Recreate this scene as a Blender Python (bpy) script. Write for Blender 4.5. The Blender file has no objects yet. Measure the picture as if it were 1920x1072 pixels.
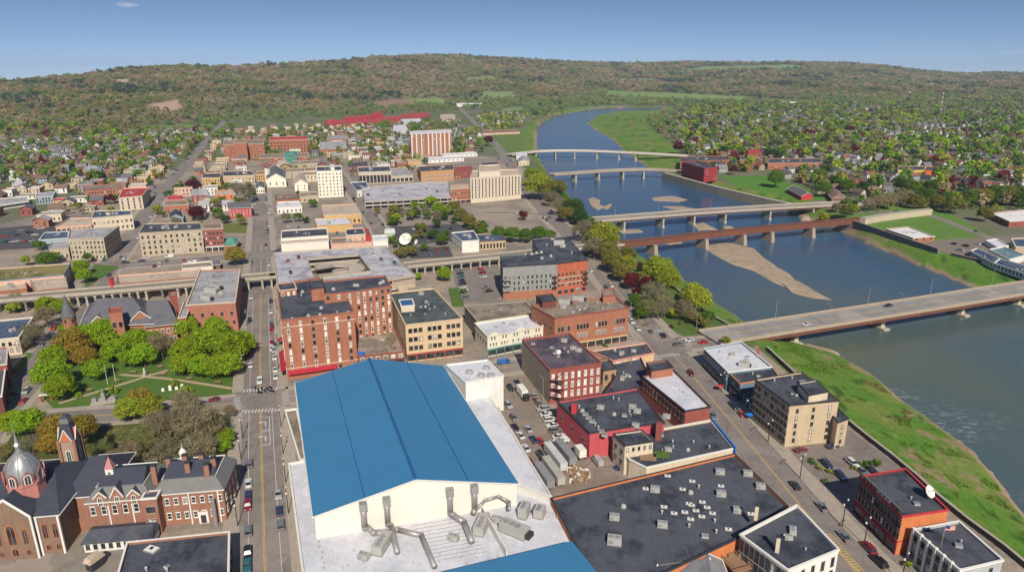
import bpy, math, random
import numpy as np
from math import radians, sin, cos, pi, atan2, hypot
from mathutils import Vector, Matrix
random.seed(7); RNG = np.random.default_rng(5)
S = bpy.context.scene; C = S.collection
# ---------------------------------------------------------------- camera, sky, sun, exposure
FPX, CAMH, HORY = 1280.0, 120.0, 135.0          # focal length (px of a 1920 wide frame), eye height (m), horizon row
PIT = math.atan((536-HORY)/FPX); CP, SP = cos(PIT), sin(PIT)
cam = bpy.data.cameras.new('camera'); co = bpy.data.objects.new('camera', cam); C.objects.link(co)
cam.sensor_width = 36; cam.lens = 36*FPX/1920; cam.clip_start = 1; cam.clip_end = 60000
co.location = (0, 0, CAMH); co.rotation_euler = (pi/2-PIT, 0, 0); S.camera = co
SUN_EL, SUN_AZ = radians(39), radians(169.5)      # azimuth clockwise from +Y
W = bpy.data.worlds.new('World'); S.world = W; W.use_nodes = True
nt = W.node_tree; bg = nt.nodes['Background']
sky = nt.nodes.new('ShaderNodeTexSky'); sky.sky_type = 'NISHITA'; sky.sun_disc = False
sky.sun_elevation = SUN_EL; sky.sun_rotation = SUN_AZ; sky.altitude = 300; sky.air_density = 1.0; sky.dust_density = 0.15; sky.ozone_density = 3.6
wtc = nt.nodes.new('ShaderNodeTexCoord'); wmp = nt.nodes.new('ShaderNodeMapping'); wmp.inputs['Location'].default_value = (0, 0, .11); wmp.inputs['Scale'].default_value = (1, 1, 2.6)   # clearer, deeper blue low down
nt.links.new(wtc.outputs['Generated'], wmp.inputs[0]); nt.links.new(wmp.outputs[0], sky.inputs[0])
nt.links.new(sky.outputs[0], bg.inputs[0]); bg.inputs[1].default_value = 0.078
sl = bpy.data.lights.new('sun', 'SUN'); so = bpy.data.objects.new('sun', sl); C.objects.link(so)
sl.energy = 3.8; sl.angle = radians(0.5); sl.color = (1.0, 0.93, 0.82)
sd = Vector((sin(SUN_AZ)*cos(SUN_EL), cos(SUN_AZ)*cos(SUN_EL), sin(SUN_EL)))
so.rotation_euler = (-sd).to_track_quat('-Z', 'Y').to_euler()
S.view_settings.view_transform = 'Standard'; S.view_settings.look = 'None'; S.view_settings.exposure = 0.5; S.view_settings.gamma = 1
S.view_settings.use_curve_mapping = False
S.cycles.max_bounces = 5; S.cycles.diffuse_bounces = 2; S.cycles.glossy_bounces = 2; S.cycles.transparent_max_bounces = 6
S.cycles.volume_bounces = 0
# ---------------------------------------------------------------- survey helpers: photograph measurements to metres on the ground
def G(px, py, z=0.0):
    x = px-960; y = 536-py
    dz = -FPX*SP + y*CP; t = (z-CAMH)/dz
    return (x*t, (FPX*CP+y*SP)*t)
def GV(px, py, z=0.0): a = G(px, py, z); return Vector((a[0], a[1], z))
def PR(x, y, z=0.0):
    z = z-CAMH; f = y*CP-z*SP; u = y*SP+z*CP
    return 960+FPX*x/f, 536-FPX*u/f
def HF(topy, bx, by, z0=0.0):
    x, y = G(bx, by, z0); lo, hi = z0, z0+90
    for _ in range(40):
        m = (lo+hi)/2
        if PR(x, y, m)[1] > topy: lo = m
        else: hi = m
    return lo
def inpoly(xs, ys, poly):
    r = np.zeros(np.shape(xs), bool); n = len(poly)
    for i in range(n):
        x1, y1 = poly[i]; x2, y2 = poly[(i+1) % n]
        if y1 == y2: continue
        r ^= ((y1 > ys) != (y2 > ys)) & (xs < (x2-x1)*(ys-y1)/(y2-y1)+x1)
    return r
def polydist(xs, ys, poly, closed=True):
    d = np.full(np.shape(xs), 1e9); n = len(poly)
    for i in range(n if closed else n-1):
        x1, y1 = poly[i]; x2, y2 = poly[(i+1) % n]
        L = (x2-x1)**2+(y2-y1)**2+1e-9
        t = np.clip(((xs-x1)*(x2-x1)+(ys-y1)*(y2-y1))/L, 0, 1)
        d = np.minimum(d, np.hypot(xs-x1-t*(x2-x1), ys-y1-t*(y2-y1)))
    return d
def vnoise(x, y, seed=0):
    """smooth value noise"""
    xi = np.floor(x).astype(np.int64); yi = np.floor(y).astype(np.int64); fx = x-xi; fy = y-yi
    def h(a, b):
        v = (a*374761393+b*668265263+seed*1442695041) & 0x7fffffff
        v = ((v ^ (v >> 13))*1274126177) & 0x7fffffff
        return ((v ^ (v >> 16)) & 0xffff)/65535.0
    fx = fx*fx*(3-2*fx); fy = fy*fy*(3-2*fy)
    return (h(xi, yi)*(1-fx)+h(xi+1, yi)*fx)*(1-fy)+(h(xi, yi+1)*(1-fx)+h(xi+1, yi+1)*fx)*fy
def fbm(x, y, seed=0, o=4):
    s = 0; a = 1; t = 0
    for i in range(o): s = s+a*vnoise(x*2**i, y*2**i, seed+i); t += a; a *= .5
    return s/t
# ---------------------------------------------------------------- materials
MATS = {}
def newmat(name):
    m = bpy.data.materials.new(name); m.use_nodes = True; t = m.node_tree; b = t.nodes['Principled BSDF']
    return m, t, b
def N(t, k, **kw):
    n = t.nodes.new(k)
    for a, v in kw.items():
        if a.startswith('i_'):
            key = a[2:]; key = int(key) if key.isdigit() else key
            n.inputs[key].default_value = v
        else: setattr(n, a, v)
    return n
def mixc(t, fac, a, b, mode='MIX'):
    m = N(t, 'ShaderNodeMix', data_type='RGBA', blend_type=mode)
    for i, v in ((0, fac), (6, a), (7, b)):
        if hasattr(v, 'links'): t.links.new(v, m.inputs[i])
        else: m.inputs[i].default_value = v if i == 0 else (*v[:3], 1)
    return m.outputs[2]
def ramp(t, src, stops):
    r = N(t, 'ShaderNodeValToRGB'); e = r.color_ramp.elements
    while len(e) < len(stops): e.new(0.5)
    for q, (p, c) in zip(e, stops): q.position = p; q.color = (*c, 1) if len(c) == 3 else c
    t.links.new(src, r.inputs[0]); return r.outputs[0]
def noise(t, scale, det=3, rough=.6, vec=None, dim='3D'):
    n = N(t, 'ShaderNodeTexNoise'); n.inputs['Scale'].default_value = scale; n.inputs['Detail'].default_value = det; n.inputs['Roughness'].default_value = rough
    if vec is not None: t.links.new(vec, n.inputs['Vector'])
    return n.outputs[0]
def coords(t, sc=(1, 1, 1)):
    g = N(t, 'ShaderNodeNewGeometry'); m = N(t, 'ShaderNodeMapping'); m.inputs['Scale'].default_value = sc
    t.links.new(g.outputs['Position'], m.inputs[0]); return m.outputs[0]
def S_(c, k): return tuple(min(1, v*k) for v in c)
def bump(t, b, src, st=.3, dist=.2):
    n = N(t, 'ShaderNodeBump'); n.inputs['Strength'].default_value = st; n.inputs['Distance'].default_value = dist
    t.links.new(src, n.inputs['Height']); t.links.new(n.outputs[0], b.inputs['Normal'])
def M(key, col=None, rough=.85, kind='plain', var=.18, scale=.35, metal=0, spec=.3):
    """a weathered paint / masonry / membrane material in a base colour"""
    if key in MATS: return MATS[key]
    m, t, b = newmat(key); MATS[key] = m
    b.inputs['Roughness'].default_value = rough; b.inputs['Metallic'].default_value = metal; b.inputs['Specular IOR Level'].default_value = spec
    P = coords(t)
    big = noise(t, scale, 5, .65, P); fine = noise(t, scale*9, 3, .7, P)
    c1 = mixc(t, ramp(t, big, [(.3, (0, 0, 0)), (.7, (1, 1, 1))]), S_(col, 1-var), S_(col, 1+var))
    c2 = mixc(t, ramp(t, fine, [(.35, (0, 0, 0)), (.65, (1, 1, 1))]), S_(col, 1-var*1.2), S_(col, 1+var*.7))
    out = mixc(t, .45, c1, c2)
    if kind == 'brick':     # courses of bricks and weather streaks
        w = N(t, 'ShaderNodeTexWave', wave_type='BANDS', bands_direction='Z'); w.inputs['Scale'].default_value = 1.6; w.inputs['Distortion'].default_value = .6
        t.links.new(P, w.inputs[0])
        st = noise(t, 1.0, 4, .6, coords(t, (1.4, 1.4, .12)))
        out = mixc(t, ramp(t, st, [(.45, (0, 0, 0)), (.75, (.5, .5, .5))]), out, S_(col, .55))
        out = mixc(t, .12, out, w.outputs[0], 'SOFT_LIGHT')
    if kind == 'stucco':
        st = noise(t, .9, 4, .6, coords(t, (1.2, 1.2, .1)))
        out = mixc(t, ramp(t, st, [(.5, (0, 0, 0)), (.8, (.45, .45, .45))]), out, S_(col, .62))
    if kind == 'roof':      # ponding stains, seams
        st = noise(t, .09, 6, .7, P)
        kk = .8 if col[0] < .3 else .22
        out = mixc(t, ramp(t, st, [(.42, (0, 0, 0)), (.54, (kk, kk, kk))]), out, S_((col[0]*1.1+.02, col[1]*1.05+.02, col[2]+.018), 1.6))
        sw = noise(t, 1.0, 5, .75, coords(t, (.5, .12, 1))); out = mixc(t, ramp(t, sw, [(.5, (0, 0, 0)), (.6, (kk*.6, kk*.6, kk*.6))]), out, S_((col[0]+.02, col[1]+.02, col[2]+.02), 1.8))
        st2 = noise(t, .5, 6, .75, P)
        out = mixc(t, ramp(t, st2, [(.6, (0, 0, 0)), (.72, (kk*.65, kk*.65, kk*.65))]), out, S_(col, .6))
        bk = N(t, 'ShaderNodeTexBrick'); bk.inputs['Scale'].default_value = .12; bk.inputs['Mortar Size'].default_value = .008
        bk.inputs['Color1'].default_value = (.5, .5, .5, 1); bk.inputs['Color2'].default_value = (.42, .42, .42, 1); bk.inputs['Mortar'].default_value = (.75, .75, .75, 1)
        mp = N(t, 'ShaderNodeMapping'); mp.inputs['Rotation'].default_value = (0, 0, radians(19.5)); t.links.new(P, mp.inputs[0]); t.links.new(mp.outputs[0], bk.inputs[0])
        out = mixc(t, .5, out, bk.outputs[0], 'SOFT_LIGHT')
    if kind == 'asphalt':
        st = noise(t, .16, 6, .7, P)
        out = mixc(t, ramp(t, st, [(.45, (0, 0, 0)), (.6, (.6, .6, .6))]), out, S_(col, .72))
        v = N(t, 'ShaderNodeTexVoronoi', feature='DISTANCE_TO_EDGE'); v.inputs['Scale'].default_value = .09; t.links.new(P, v.inputs[0])
        out = mixc(t, ramp(t, v.outputs[0], [(0, (.55, .55, .55)), (.02, (0, 0, 0))]), out, S_(col, .5))
        vp = N(t, 'ShaderNodeTexVoronoi', distance='CHEBYCHEV'); vp.inputs['Scale'].default_value = .06; vm = N(t, 'ShaderNodeMapping'); vm.inputs['Rotation'].default_value = (0, 0, radians(-19.5)); t.links.new(P, vm.inputs[0]); t.links.new(vm.outputs[0], vp.inputs[0])
        sc = N(t, 'ShaderNodeSeparateColor'); t.links.new(vp.outputs['Color'], sc.inputs[0]); out = mixc(t, ramp(t, sc.outputs[0], [(.0, (.35, .35, .35)), (.3, (0, 0, 0)), (1, (0, 0, 0))]), out, S_(col, .62)); out = mixc(t, ramp(t, sc.outputs[1], [(.75, (0, 0, 0)), (1, (.5, .5, .5))]), out, S_(col, 1.35))
        oil = noise(t, .8, 3, .6, P); out = mixc(t, ramp(t, oil, [(.66, (0, 0, 0)), (.74, (.45, .45, .45))]), out, S_(col, .4))
    if kind == 'slab':      # concrete pavement in bays
        bk = N(t, 'ShaderNodeTexBrick'); bk.inputs['Scale'].default_value = .5; bk.inputs['Mortar Size'].default_value = .012; bk.offset = 0
        bk.inputs['Color1'].default_value = (.55, .55, .55, 1); bk.inputs['Color2'].default_value = (.42, .42, .42, 1); bk.inputs['Mortar'].default_value = (.2, .2, .2, 1)
        mp = N(t, 'ShaderNodeMapping'); mp.inputs['Rotation'].default_value = (0, 0, radians(19.5)); t.links.new(P, mp.inputs[0]); t.links.new(mp.outputs[0], bk.inputs[0])
        out = mixc(t, .6, out, bk.outputs[0], 'SOFT_LIGHT')
    if kind == 'panel':     # standing seam sheets: slightly different fading from sheet to sheet, dirt streaks
        g2 = N(t, 'ShaderNodeMapping'); g2.inputs['Rotation'].default_value = (0, 0, radians(-19.8)); g2.inputs['Scale'].default_value = (.03, 1.3, 0); t.links.new(P, g2.inputs[0])
        st = noise(t, 1.0, 2, .8, g2.outputs[0]); out = mixc(t, ramp(t, st, [(.38, (0, 0, 0)), (.62, (.16, .16, .16))]), out, S_(col, 1.28))
        g3 = N(t, 'ShaderNodeMapping'); g3.inputs['Rotation'].default_value = (0, 0, radians(-19.8)); g3.inputs['Scale'].default_value = (.06, .5, 0); t.links.new(P, g3.inputs[0])
        st = noise(t, 1.0, 6, .8, g3.outputs[0]); out = mixc(t, ramp(t, st, [(.5, (0, 0, 0)), (.75, (.22, .22, .22))]), out, S_(col, .75))
    if kind == 'shingle':
        w = N(t, 'ShaderNodeTexWave', wave_type='BANDS', bands_direction='Z'); w.inputs['Scale'].default_value = 1.1; w.inputs['Distortion'].default_value = 1.2; t.links.new(P, w.inputs[0])
        out = mixc(t, .25, out, w.outputs[0], 'SOFT_LIGHT')
    if kind == 'grass':
        st = noise(t, .12, 6, .7, P); f2 = noise(t, 2.5, 4, .8, P)
        out = mixc(t, ramp(t, st, [(.4, (0, 0, 0)), (.62, (.8, .8, .8))]), out, (col[0]*1.6, col[1]*1.15, col[2]*1.4) if col[1] > col[0] else S_(col, 1.3))
        out = mixc(t, ramp(t, f2, [(.4, (0, 0, 0)), (.7, (.7, .7, .7))]), out, S_(col, .5))
        bump(t, b, f2, .5, .3)
    t.links.new(out, b.inputs['Base Color'])
    if kind in ('plain', 'stucco', 'roof', 'asphalt', 'brick', 'slab', 'shingle'): bump(t, b, fine, .15, .05)
    return m
BR = M('brick_orange', (.37, .148, .085), kind='brick'); BRR = M('brick_red', (.30, .085, .065), kind='brick'); BRD = M('brick_dark', (.17, .055, .045), kind='brick')
RED = M('red_paint', (.50, .045, .05), kind='stucco'); TAN = M('tan_stone', (.52, .40, .26), kind='stucco'); CRM = M('cream_stone', (.62, .52, .38), kind='stucco')
LIM = M('limestone', (.46, .38, .27), kind='stucco'); WHT = M('white_paint', (.72, .69, .62), kind='stucco', var=.08); GRY = M('gray_cladding', (.27, .265, .25), kind='stucco')
PNK = M('pink_stucco', (.62, .40, .30), kind='stucco'); YEL = M('ochre_stucco', (.58, .36, .15), kind='stucco'); BLG = M('blue_gray_paint', (.13, .2, .27), kind='stucco')
ORG = M('orange_stucco', (.58, .19, .07), kind='stucco'); BRN = M('brown_panel', (.2, .11, .07), kind='stucco'); PUR = M('maroon_brick', (.14, .035, .05), kind='brick')
RK = M('black_membrane', (.032, .036, .05), kind='roof', var=.25); RG = M('gray_roof', (.21, .205, .215), kind='roof'); RW = M('white_membrane', (.50, .50, .53), kind='roof', var=.1)
RT = M('gravel_roof', (.15, .12, .09), kind='roof'); RTAN = M('tan_roof', (.42, .33, .25), kind='roof'); ROL = M('olive_roof', (.13, .11, .03), kind='roof')
RRED = M('red_metal_roof', (.36, .035, .035), kind='roof'); SLT = M('slate', (.125, .12, .13), kind='shingle', var=.25); SLB = M('blue_slate', (.05, .055, .075), kind='shingle', var=.25)
GRN = M('green_metal', (.05, .16, .12), kind='roof'); CON = M('concrete', (.40, .35, .28), kind='stucco'); COND = M('dark_concrete', (.2, .18, .15), kind='stucco')
BLUE = M('blue_metal_roof', (.045, .18, .33), rough=.5, var=.07, scale=.12, kind='panel'); MET = M('gray_metal', (.33, .32, .31), rough=.5, metal=.3); DUCT = M('duct_steel', (.36, .345, .33), rough=.45, metal=.4)
TRW = M('white_trim', (.7, .67, .6), var=.08); TRD = M('dark_trim', (.04, .04, .045)); WOOD = M('weathered_wood', (.27, .17, .1), kind='stucco'); COP = M('verdigris', (.16, .36, .32))
ASP = M('asphalt', (.235, .2, .175), kind='asphalt'); ASD = M('dark_asphalt', (.085, .08, .082), kind='asphalt'); PAV = M('pavement_concrete', (.37, .31, .25), kind='slab')
GRA = M('lawn_grass', (.075, .155, .022), kind='grass'); PAY = M('yellow_paint', (.58, .36, .09)); PAW = M('white_marking', (.6, .58, .54)); TANP = M('tan_path', (.42, .31, .21))
SAND = M('river_gravel', (.38, .29, .2), kind='grass', var=.4); RUST = M('rusty_steel', (.17, .065, .04), kind='stucco', var=.3); STEEL = M('pole_steel', (.3, .3, .29), rough=.5); BLKM = M('black_metal', (.02, .02, .022), rough=.5)
GLS = None
def glass(key, col, rough=.12):
    m, t, b = newmat(key); P = coords(t); n = noise(t, .4, 1, .5, P)
    t.links.new(mixc(t, ramp(t, n, [(.4, (0, 0, 0)), (.6, (1, 1, 1))]), S_(col, .5), S_(col, 1.6)), b.inputs['Base Color'])  # uneven reflections painted in as lighter and darker patches of the glass colour
    b.inputs['Roughness'].default_value = rough; b.inputs['Specular IOR Level'].default_value = .8; return m
GLD = glass('dark_glass', (.03, .035, .04)); GLB = glass('blind_glass', (.5, .47, .42), .4)
def objcol(name, rough, coat=0, attr=None, fol=False):
    m, t, b = newmat(name)
    if attr: c = N(t, 'ShaderNodeAttribute', attribute_name=attr, attribute_type='INSTANCER').outputs['Color']
    else: c = N(t, 'ShaderNodeObjectInfo').outputs['Color']
    P = coords(t)
    if fol:
        n = noise(t, .9, 3, .7, P); n2 = noise(t, .22, 2, .6, P)
        c2 = mixc(t, ramp(t, n, [(.35, (0, 0, 0)), (.68, (1, 1, 1))]), mixc(t, 1, c, (.6, .66, .6), 'MULTIPLY'), mixc(t, 1, c, (1.35, 1.25, 1.1), 'MULTIPLY'))
        c2 = mixc(t, ramp(t, n2, [(.4, (0, 0, 0)), (.6, (.4, .4, .4))]), c2, mixc(t, 1, c2, (1.25, .95, .8), 'MULTIPLY'))
        d = N(t, 'ShaderNodeBsdfDiffuse'); tr = N(t, 'ShaderNodeBsdfTranslucent'); mx = N(t, 'ShaderNodeMixShader'); mx.inputs[0].default_value = .3
        t.links.new(c2, d.inputs[0]); t.links.new(c2, tr.inputs[0]); t.links.new(d.outputs[0], mx.inputs[1]); t.links.new(tr.outputs[0], mx.inputs[2])
        t.links.new(mx.outputs[0], t.nodes['Material Output'].inputs[0])
    else:
        n = noise(t, 2, 3, .6, P)
        t.links.new(mixc(t, .25, c, mixc(t, 1, c, n, 'MULTIPLY')), b.inputs['Base Color'])
        b.inputs['Roughness'].default_value = rough; b.inputs['Coat Weight'].default_value = coat
    return m
FOL = objcol('foliage', .9, fol=True); FOLI = objcol('foliage_far', .9, attr='tone', fol=True); PAINT = objcol('car_paint', .35, .6); OBC = objcol('house_paint', .8); OBI = objcol('house_paint_far', .8, attr='tone')
BARK = M('bark', (.12, .085, .06), kind='stucco'); RUB = M('tyre_rubber', (.015, .015, .016)); CARG = glass('car_glass', (.02, .025, .03))
CLOTH = objcol('cloth', .9)
# ---------------------------------------------------------------- mesh and object helpers
def mk(name, V, F, mats, idx=None, smooth=False):
    me = bpy.data.meshes.new(name); me.from_pydata([tuple(v) for v in V], [], F)
    for m in (mats if isinstance(mats, (list, tuple)) else [mats]): me.materials.append(m)
    if idx is not None: me.polygons.foreach_set('material_index', idx)
    if smooth: me.polygons.foreach_set('use_smooth', [True]*len(F))
    me.update(); return me
def ob(name, me, parent=None, loc=(0, 0, 0), rz=0):
    o = bpy.data.objects.new(name, me); C.objects.link(o)
    if parent is not None: o.parent = parent
    o.location = loc; o.rotation_euler = (0, 0, rz); return o
def tag(o, label=None, cat=None, group=None, kind=None):
    for k, v in (('label', label), ('category', cat), ('group', group), ('kind', kind)):
        if v: o[k] = v
    return o
def thing(name, loc, label=None, cat=None, group=None, rz=0): return tag(ob(name, None, None, loc, rz), label, cat, group)
class MB:
    def __init__(s): s.V = []; s.F = []; s.I = []
    def add(s, V, F, i=0):
        n = len(s.V); s.V += [tuple(v) for v in V]; s.F += [tuple(a+n for a in f) for f in F]; s.I += [i]*len(F); return s
    def box(s, x0, y0, z0, x1, y1, z1, i=0, bot=True):
        V = [(x0, y0, z0), (x1, y0, z0), (x1, y1, z0), (x0, y1, z0), (x0, y0, z1), (x1, y0, z1), (x1, y1, z1), (x0, y1, z1)]
        F = [(4, 5, 6, 7), (0, 1, 5, 4), (1, 2, 6, 5), (2, 3, 7, 6), (3, 0, 4, 7)]+([(3, 2, 1, 0)] if bot else [])
        return s.add(V, F, i)
    def cbox(s, c, d, z0, z1, rz=0, i=0, tap=1.0):
        hx, hy = d[0]/2, d[1]/2; V = []
        for z, k in ((z0, 1), (z1, tap)):
            for a, b in ((-1, -1), (1, -1), (1, 1), (-1, 1)):
                x, y = a*hx*k, b*hy*k; V.append((c[0]+x*cos(rz)-y*sin(rz), c[1]+x*sin(rz)+y*cos(rz), z))
        return s.add(V, [(4, 5, 6, 7), (0, 1, 5, 4), (1, 2, 6, 5), (2, 3, 7, 6), (3, 0, 4, 7), (3, 2, 1, 0)], i)
    def tube(s, a, b, r0, r1=None, n=8, i=0, cap=True):
        r1 = r0 if r1 is None else r1; a = Vector(a); b = Vector(b); d = (b-a).normalized()
        u = d.orthogonal().normalized(); v = d.cross(u); V = []
        for p, r in ((a, r0), (b, r1)):
            for k in range(n): V.append(p+u*(r*cos(2*pi*k/n))+v*(r*sin(2*pi*k/n)))
        F = [(k, (k+1) % n, n+(k+1) % n, n+k) for k in range(n)]
        if cap: F += [tuple(range(n, 2*n)), tuple(range(n-1, -1, -1))]
        return s.add(V, F, i)
    def lathe(s, c, prof, n=12, i=0, rot=0, sx=1, sy=1):
        V = []; F = []
        for r, z in prof:
            for k in range(n): V.append((c[0]+sx*r*cos(rot+2*pi*k/n), c[1]+sy*r*sin(rot+2*pi*k/n), c[2]+z))
        for j in range(len(prof)-1):
            for k in range(n): F.append((j*n+k, j*n+(k+1) % n, (j+1)*n+(k+1) % n, (j+1)*n+k))
        F.append(tuple((len(prof)-1)*n+k for k in range(n))); return s.add(V, F, i)
    def prism(s, P, z0, z1, i=0, top=True, bot=False):
        n = len(P); V = [(p[0], p[1], z0) for p in P]+[(p[0], p[1], z1) for p in P]
        F = [(k, (k+1) % n, n+(k+1) % n, n+k) for k in range(n)]
        if top: F.append(tuple(range(n, 2*n)))
        if bot: F.append(tuple(range(n-1, -1, -1)))
        return s.add(V, F, i)
    def build(s, name, mats, parent=None, loc=(0, 0, 0), rz=0, smooth=False): return ob(name, mk(name, s.V, s.F, mats, s.I, smooth), parent, loc, rz)
def area(P): return sum(P[i][0]*P[(i+1) % len(P)][1]-P[(i+1) % len(P)][0]*P[i][1] for i in range(len(P)))/2
def inset(P, d):
    """shrink a counter-clockwise polygon by d"""
    n = len(P); R = []
    for i in range(n):
        a, b, c = Vector(P[i-1]), Vector(P[i]), Vector(P[(i+1) % n])
        e1 = (b-a).normalized(); e2 = (c-b).normalized(); n1 = Vector((-e1.y, e1.x)); n2 = Vector((-e2.y, e2.x))
        k = max(.35, 1+n1.dot(n2)); m = (n1+n2)/k; R.append(tuple(b+m*d))
    return R
FOOT = []       # footprints already taken (world polygons), used to keep trees and houses clear
LAND = []       # landmarks for telling repeats apart: (phrase, photo x, photo y)
GRID = radians(-19.5)
# window prototypes ------------------------------------------------------------
WINC = {}
def winmesh(w, h, st):
    k = (round(w, 1), round(h, 1), st)
    if k in WINC: return WINC[k]
    m = MB(); f = .13 if st != 'strip' else .06; fr, gl = 0, 1; w2 = k[0]/2; h1 = k[1]
    if st in ('arch', 'ar'):
        A = [(-w2, 0), (w2, 0)]+[(w2*cos(a), h1-w2+w2*sin(a)) for a in [pi*j/8 for j in range(9)]]
        n = len(A); B_ = [(x*.74, .12+(z-.12)*.93) for x, z in A]
        V = [(x, -.1, z) for x, z in A]+[(x, -.1, z) for x, z in B_]+[(x, -.02, z) for x, z in B_]+[(x, 0, z) for x, z in A]
        F = [(j, (j+1) % n, n+(j+1) % n, n+j) for j in range(n)]+[(n+j, n+(j+1) % n, 2*n+(j+1) % n, 2*n+j) for j in range(n)]+[(3*n+j, 3*n+(j+1) % n, (j+1) % n, j) for j in range(n)]
        m.add(V, F, 0); m.add([(x, -.02, z) for x, z in B_], [tuple(range(n))], 1); m.box(-.05, -.06, .1, .05, -.02, h1*.9, 0)
    else:
        m.box(-w2+f, -.03, f, w2-f, .0, h1-f, 1)
        for a in ((-w2, 0, w2, f+.02), (-w2, h1-f, w2, h1), (-w2, f+.02, -w2+f, h1-f), (w2-f, f+.02, w2, h1-f)): m.box(a[0], -.12, a[1], a[2], 0, a[3], 0)
        m.box(-w2-.12, -.2, -.14, w2+.12, 0, 0, 2)
        m.box(-w2-.08, -.09, h1, w2+.08, 0, h1+.16, 2)
        if h1 > 1.5 and st not in ('strip', 'shop'): m.box(-w2+f, -.08, h1*.5-.05, w2-f, -.03, h1*.5+.05, 0)
        if k[0] > 2 and st != 'arch':
            nn = int(k[0]/1.1)
            for j in range(1, nn): m.box(-w2+j*k[0]/nn-.04, -.09, f, -w2+j*k[0]/nn+.04, -.03, h1-f, 0)
    mats = {'w': [TRW, GLD, TRW], 'b': [TRW, GLB, TRW], 'd': [TRD, GLD, CON], 'db': [TRD, GLB, CON], 'arch': [TRW, GLD, TRW], 'strip': [TRD, GLD, TRD], 'ar': [M('surround_brick', (.42, .14, .07)), GLD, CON], 'shop': [TRD, GLD, TRD], 'ad': [TRD, GLD, CON]}[st]
    me = mk('window', m.V, m.F, mats, m.I); WINC[k] = me; return me
def windows(root, p0, p1, spec, c, zb, h):
    """spec: cols, rows, width, height, first sill, storey height, style, group size"""
    cols, rows, w, wh, z1, fh, st, gr = (list(spec)+[None]*8)[:8]
    w = w or 1.2; wh = wh or 1.8; z1 = 1.2 if z1 is None else z1; st = st or 'w'; gr = gr or 1
    fh = fh or (h-z1-.6)/rows
    d = Vector((p1[0]-p0[0], p1[1]-p0[1])); L = d.length; d /= L; rz = atan2(d.y, d.x); nrm = Vector((d.y, -d.x))
    ng = cols//gr; xs = []
    for g in range(ng):
        cx = L*(g+.5)/ng
        for k in range(gr): xs.append(cx+(k-(gr-1)/2)*(w+.5) if gr > 1 else cx)
    for r in range(rows):
        for x in xs:
            s2 = st
            if st == 'm': s2 = random.choice('wbbdd')
            if st == 'wd': s2 = random.choice('wd')
            if random.random() < .12 and s2 == 'w': s2 = 'b'
            if s2 == 'd' and random.random() < .2: s2 = 'db'
            q = Vector(p0)+d*x+nrm*.01
            ob('window', winmesh(w, wh, s2), root, (q.x-c[0], q.y-c[1], zb+z1+r*fh), rz)
UNITS = {}
def unitmesh(kind):
    if kind in UNITS: return UNITS[kind]
    m = MB()
    if kind == 'ac':
        m.box(-1.5, -1, .25, 1.5, 1, 1.6, 0); m.box(-1.6, -1.1, 0, 1.6, 1.1, .25, 1)
        m.lathe((-.7, 0, 1.6), [(.55, 0), (.55, .18)], 10, 1); m.lathe((.7, 0, 1.6), [(.55, 0), (.55, .18)], 10, 1); m.box(-1.3, -1.04, .5, -.2, -1, 1.35, 1)
    elif kind == 'bigac':
        m.box(-3, -1.3, .4, 3, 1.3, 2.6, 0); m.box(-3.1, -1.4, 0, 3.1, 1.4, .4, 1); m.box(3, -.9, .5, 4, .9, 1.9, 2)
        for x in (-2, -.6, .8): m.lathe((x, 0, 2.6), [(.55, 0), (.6, .3)], 10, 1)
    elif kind == 'vent': m.lathe((0, 0, 0), [(.25, 0), (.25, .9), (.45, .95), (.45, 1.2), (.1, 1.45)], 10, 0)
    elif kind == 'fan': m.lathe((0, 0, 0), [(.9, 0), (.9, .5), (.6, .7), (.75, .9), (.2, 1.2)], 12, 0)
    elif kind == 'sky': m.box(-1.3, -.9, 0, 1.3, .9, .3, 1); m.box(-1.15, -.75, .3, 1.15, .75, .42, 0); m.box(-.3, -.3, .42, .3, .3, .6, 2)
    elif kind == 'hatch': m.box(-1, -.7, 0, 1, .7, .8, 0); m.box(-1.1, -.8, .8, 1.1, .8, .9, 1)
    elif kind == 'pent': m.box(-2.6, -2, 0, 2.6, 2, 2.8, 0); m.box(-2.75, -2.15, 2.8, 2.75, 2.15, 3, 1); m.box(-.5, -2.06, 0, .5, -2, 2.1, 2)
    mats = {'sky': [TRW, MET, TRD], 'pent': [CRM, RK, TRD]}.get(kind, [M('unit_enamel', (.4, .385, .35), var=.1), MET, TRD])
    me = mk('roof_unit', m.V, m.F, mats, m.I); UNITS[kind] = me; return me
UNAME = {'ac': 'air_conditioner', 'bigac': 'air_conditioner', 'vent': 'vent_pipe', 'fan': 'roof_fan', 'sky': 'skylight', 'hatch': 'roof_hatch', 'pent': 'roof_cabin'}
def unit(root, kind, x, y, z, rz=GRID, s=1):
    o = ob(UNAME[kind], unitmesh(kind), root, (x-root.location.x, y-root.location.y, z-root.location.z), rz); o.scale = (s, s, s); return o
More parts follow.
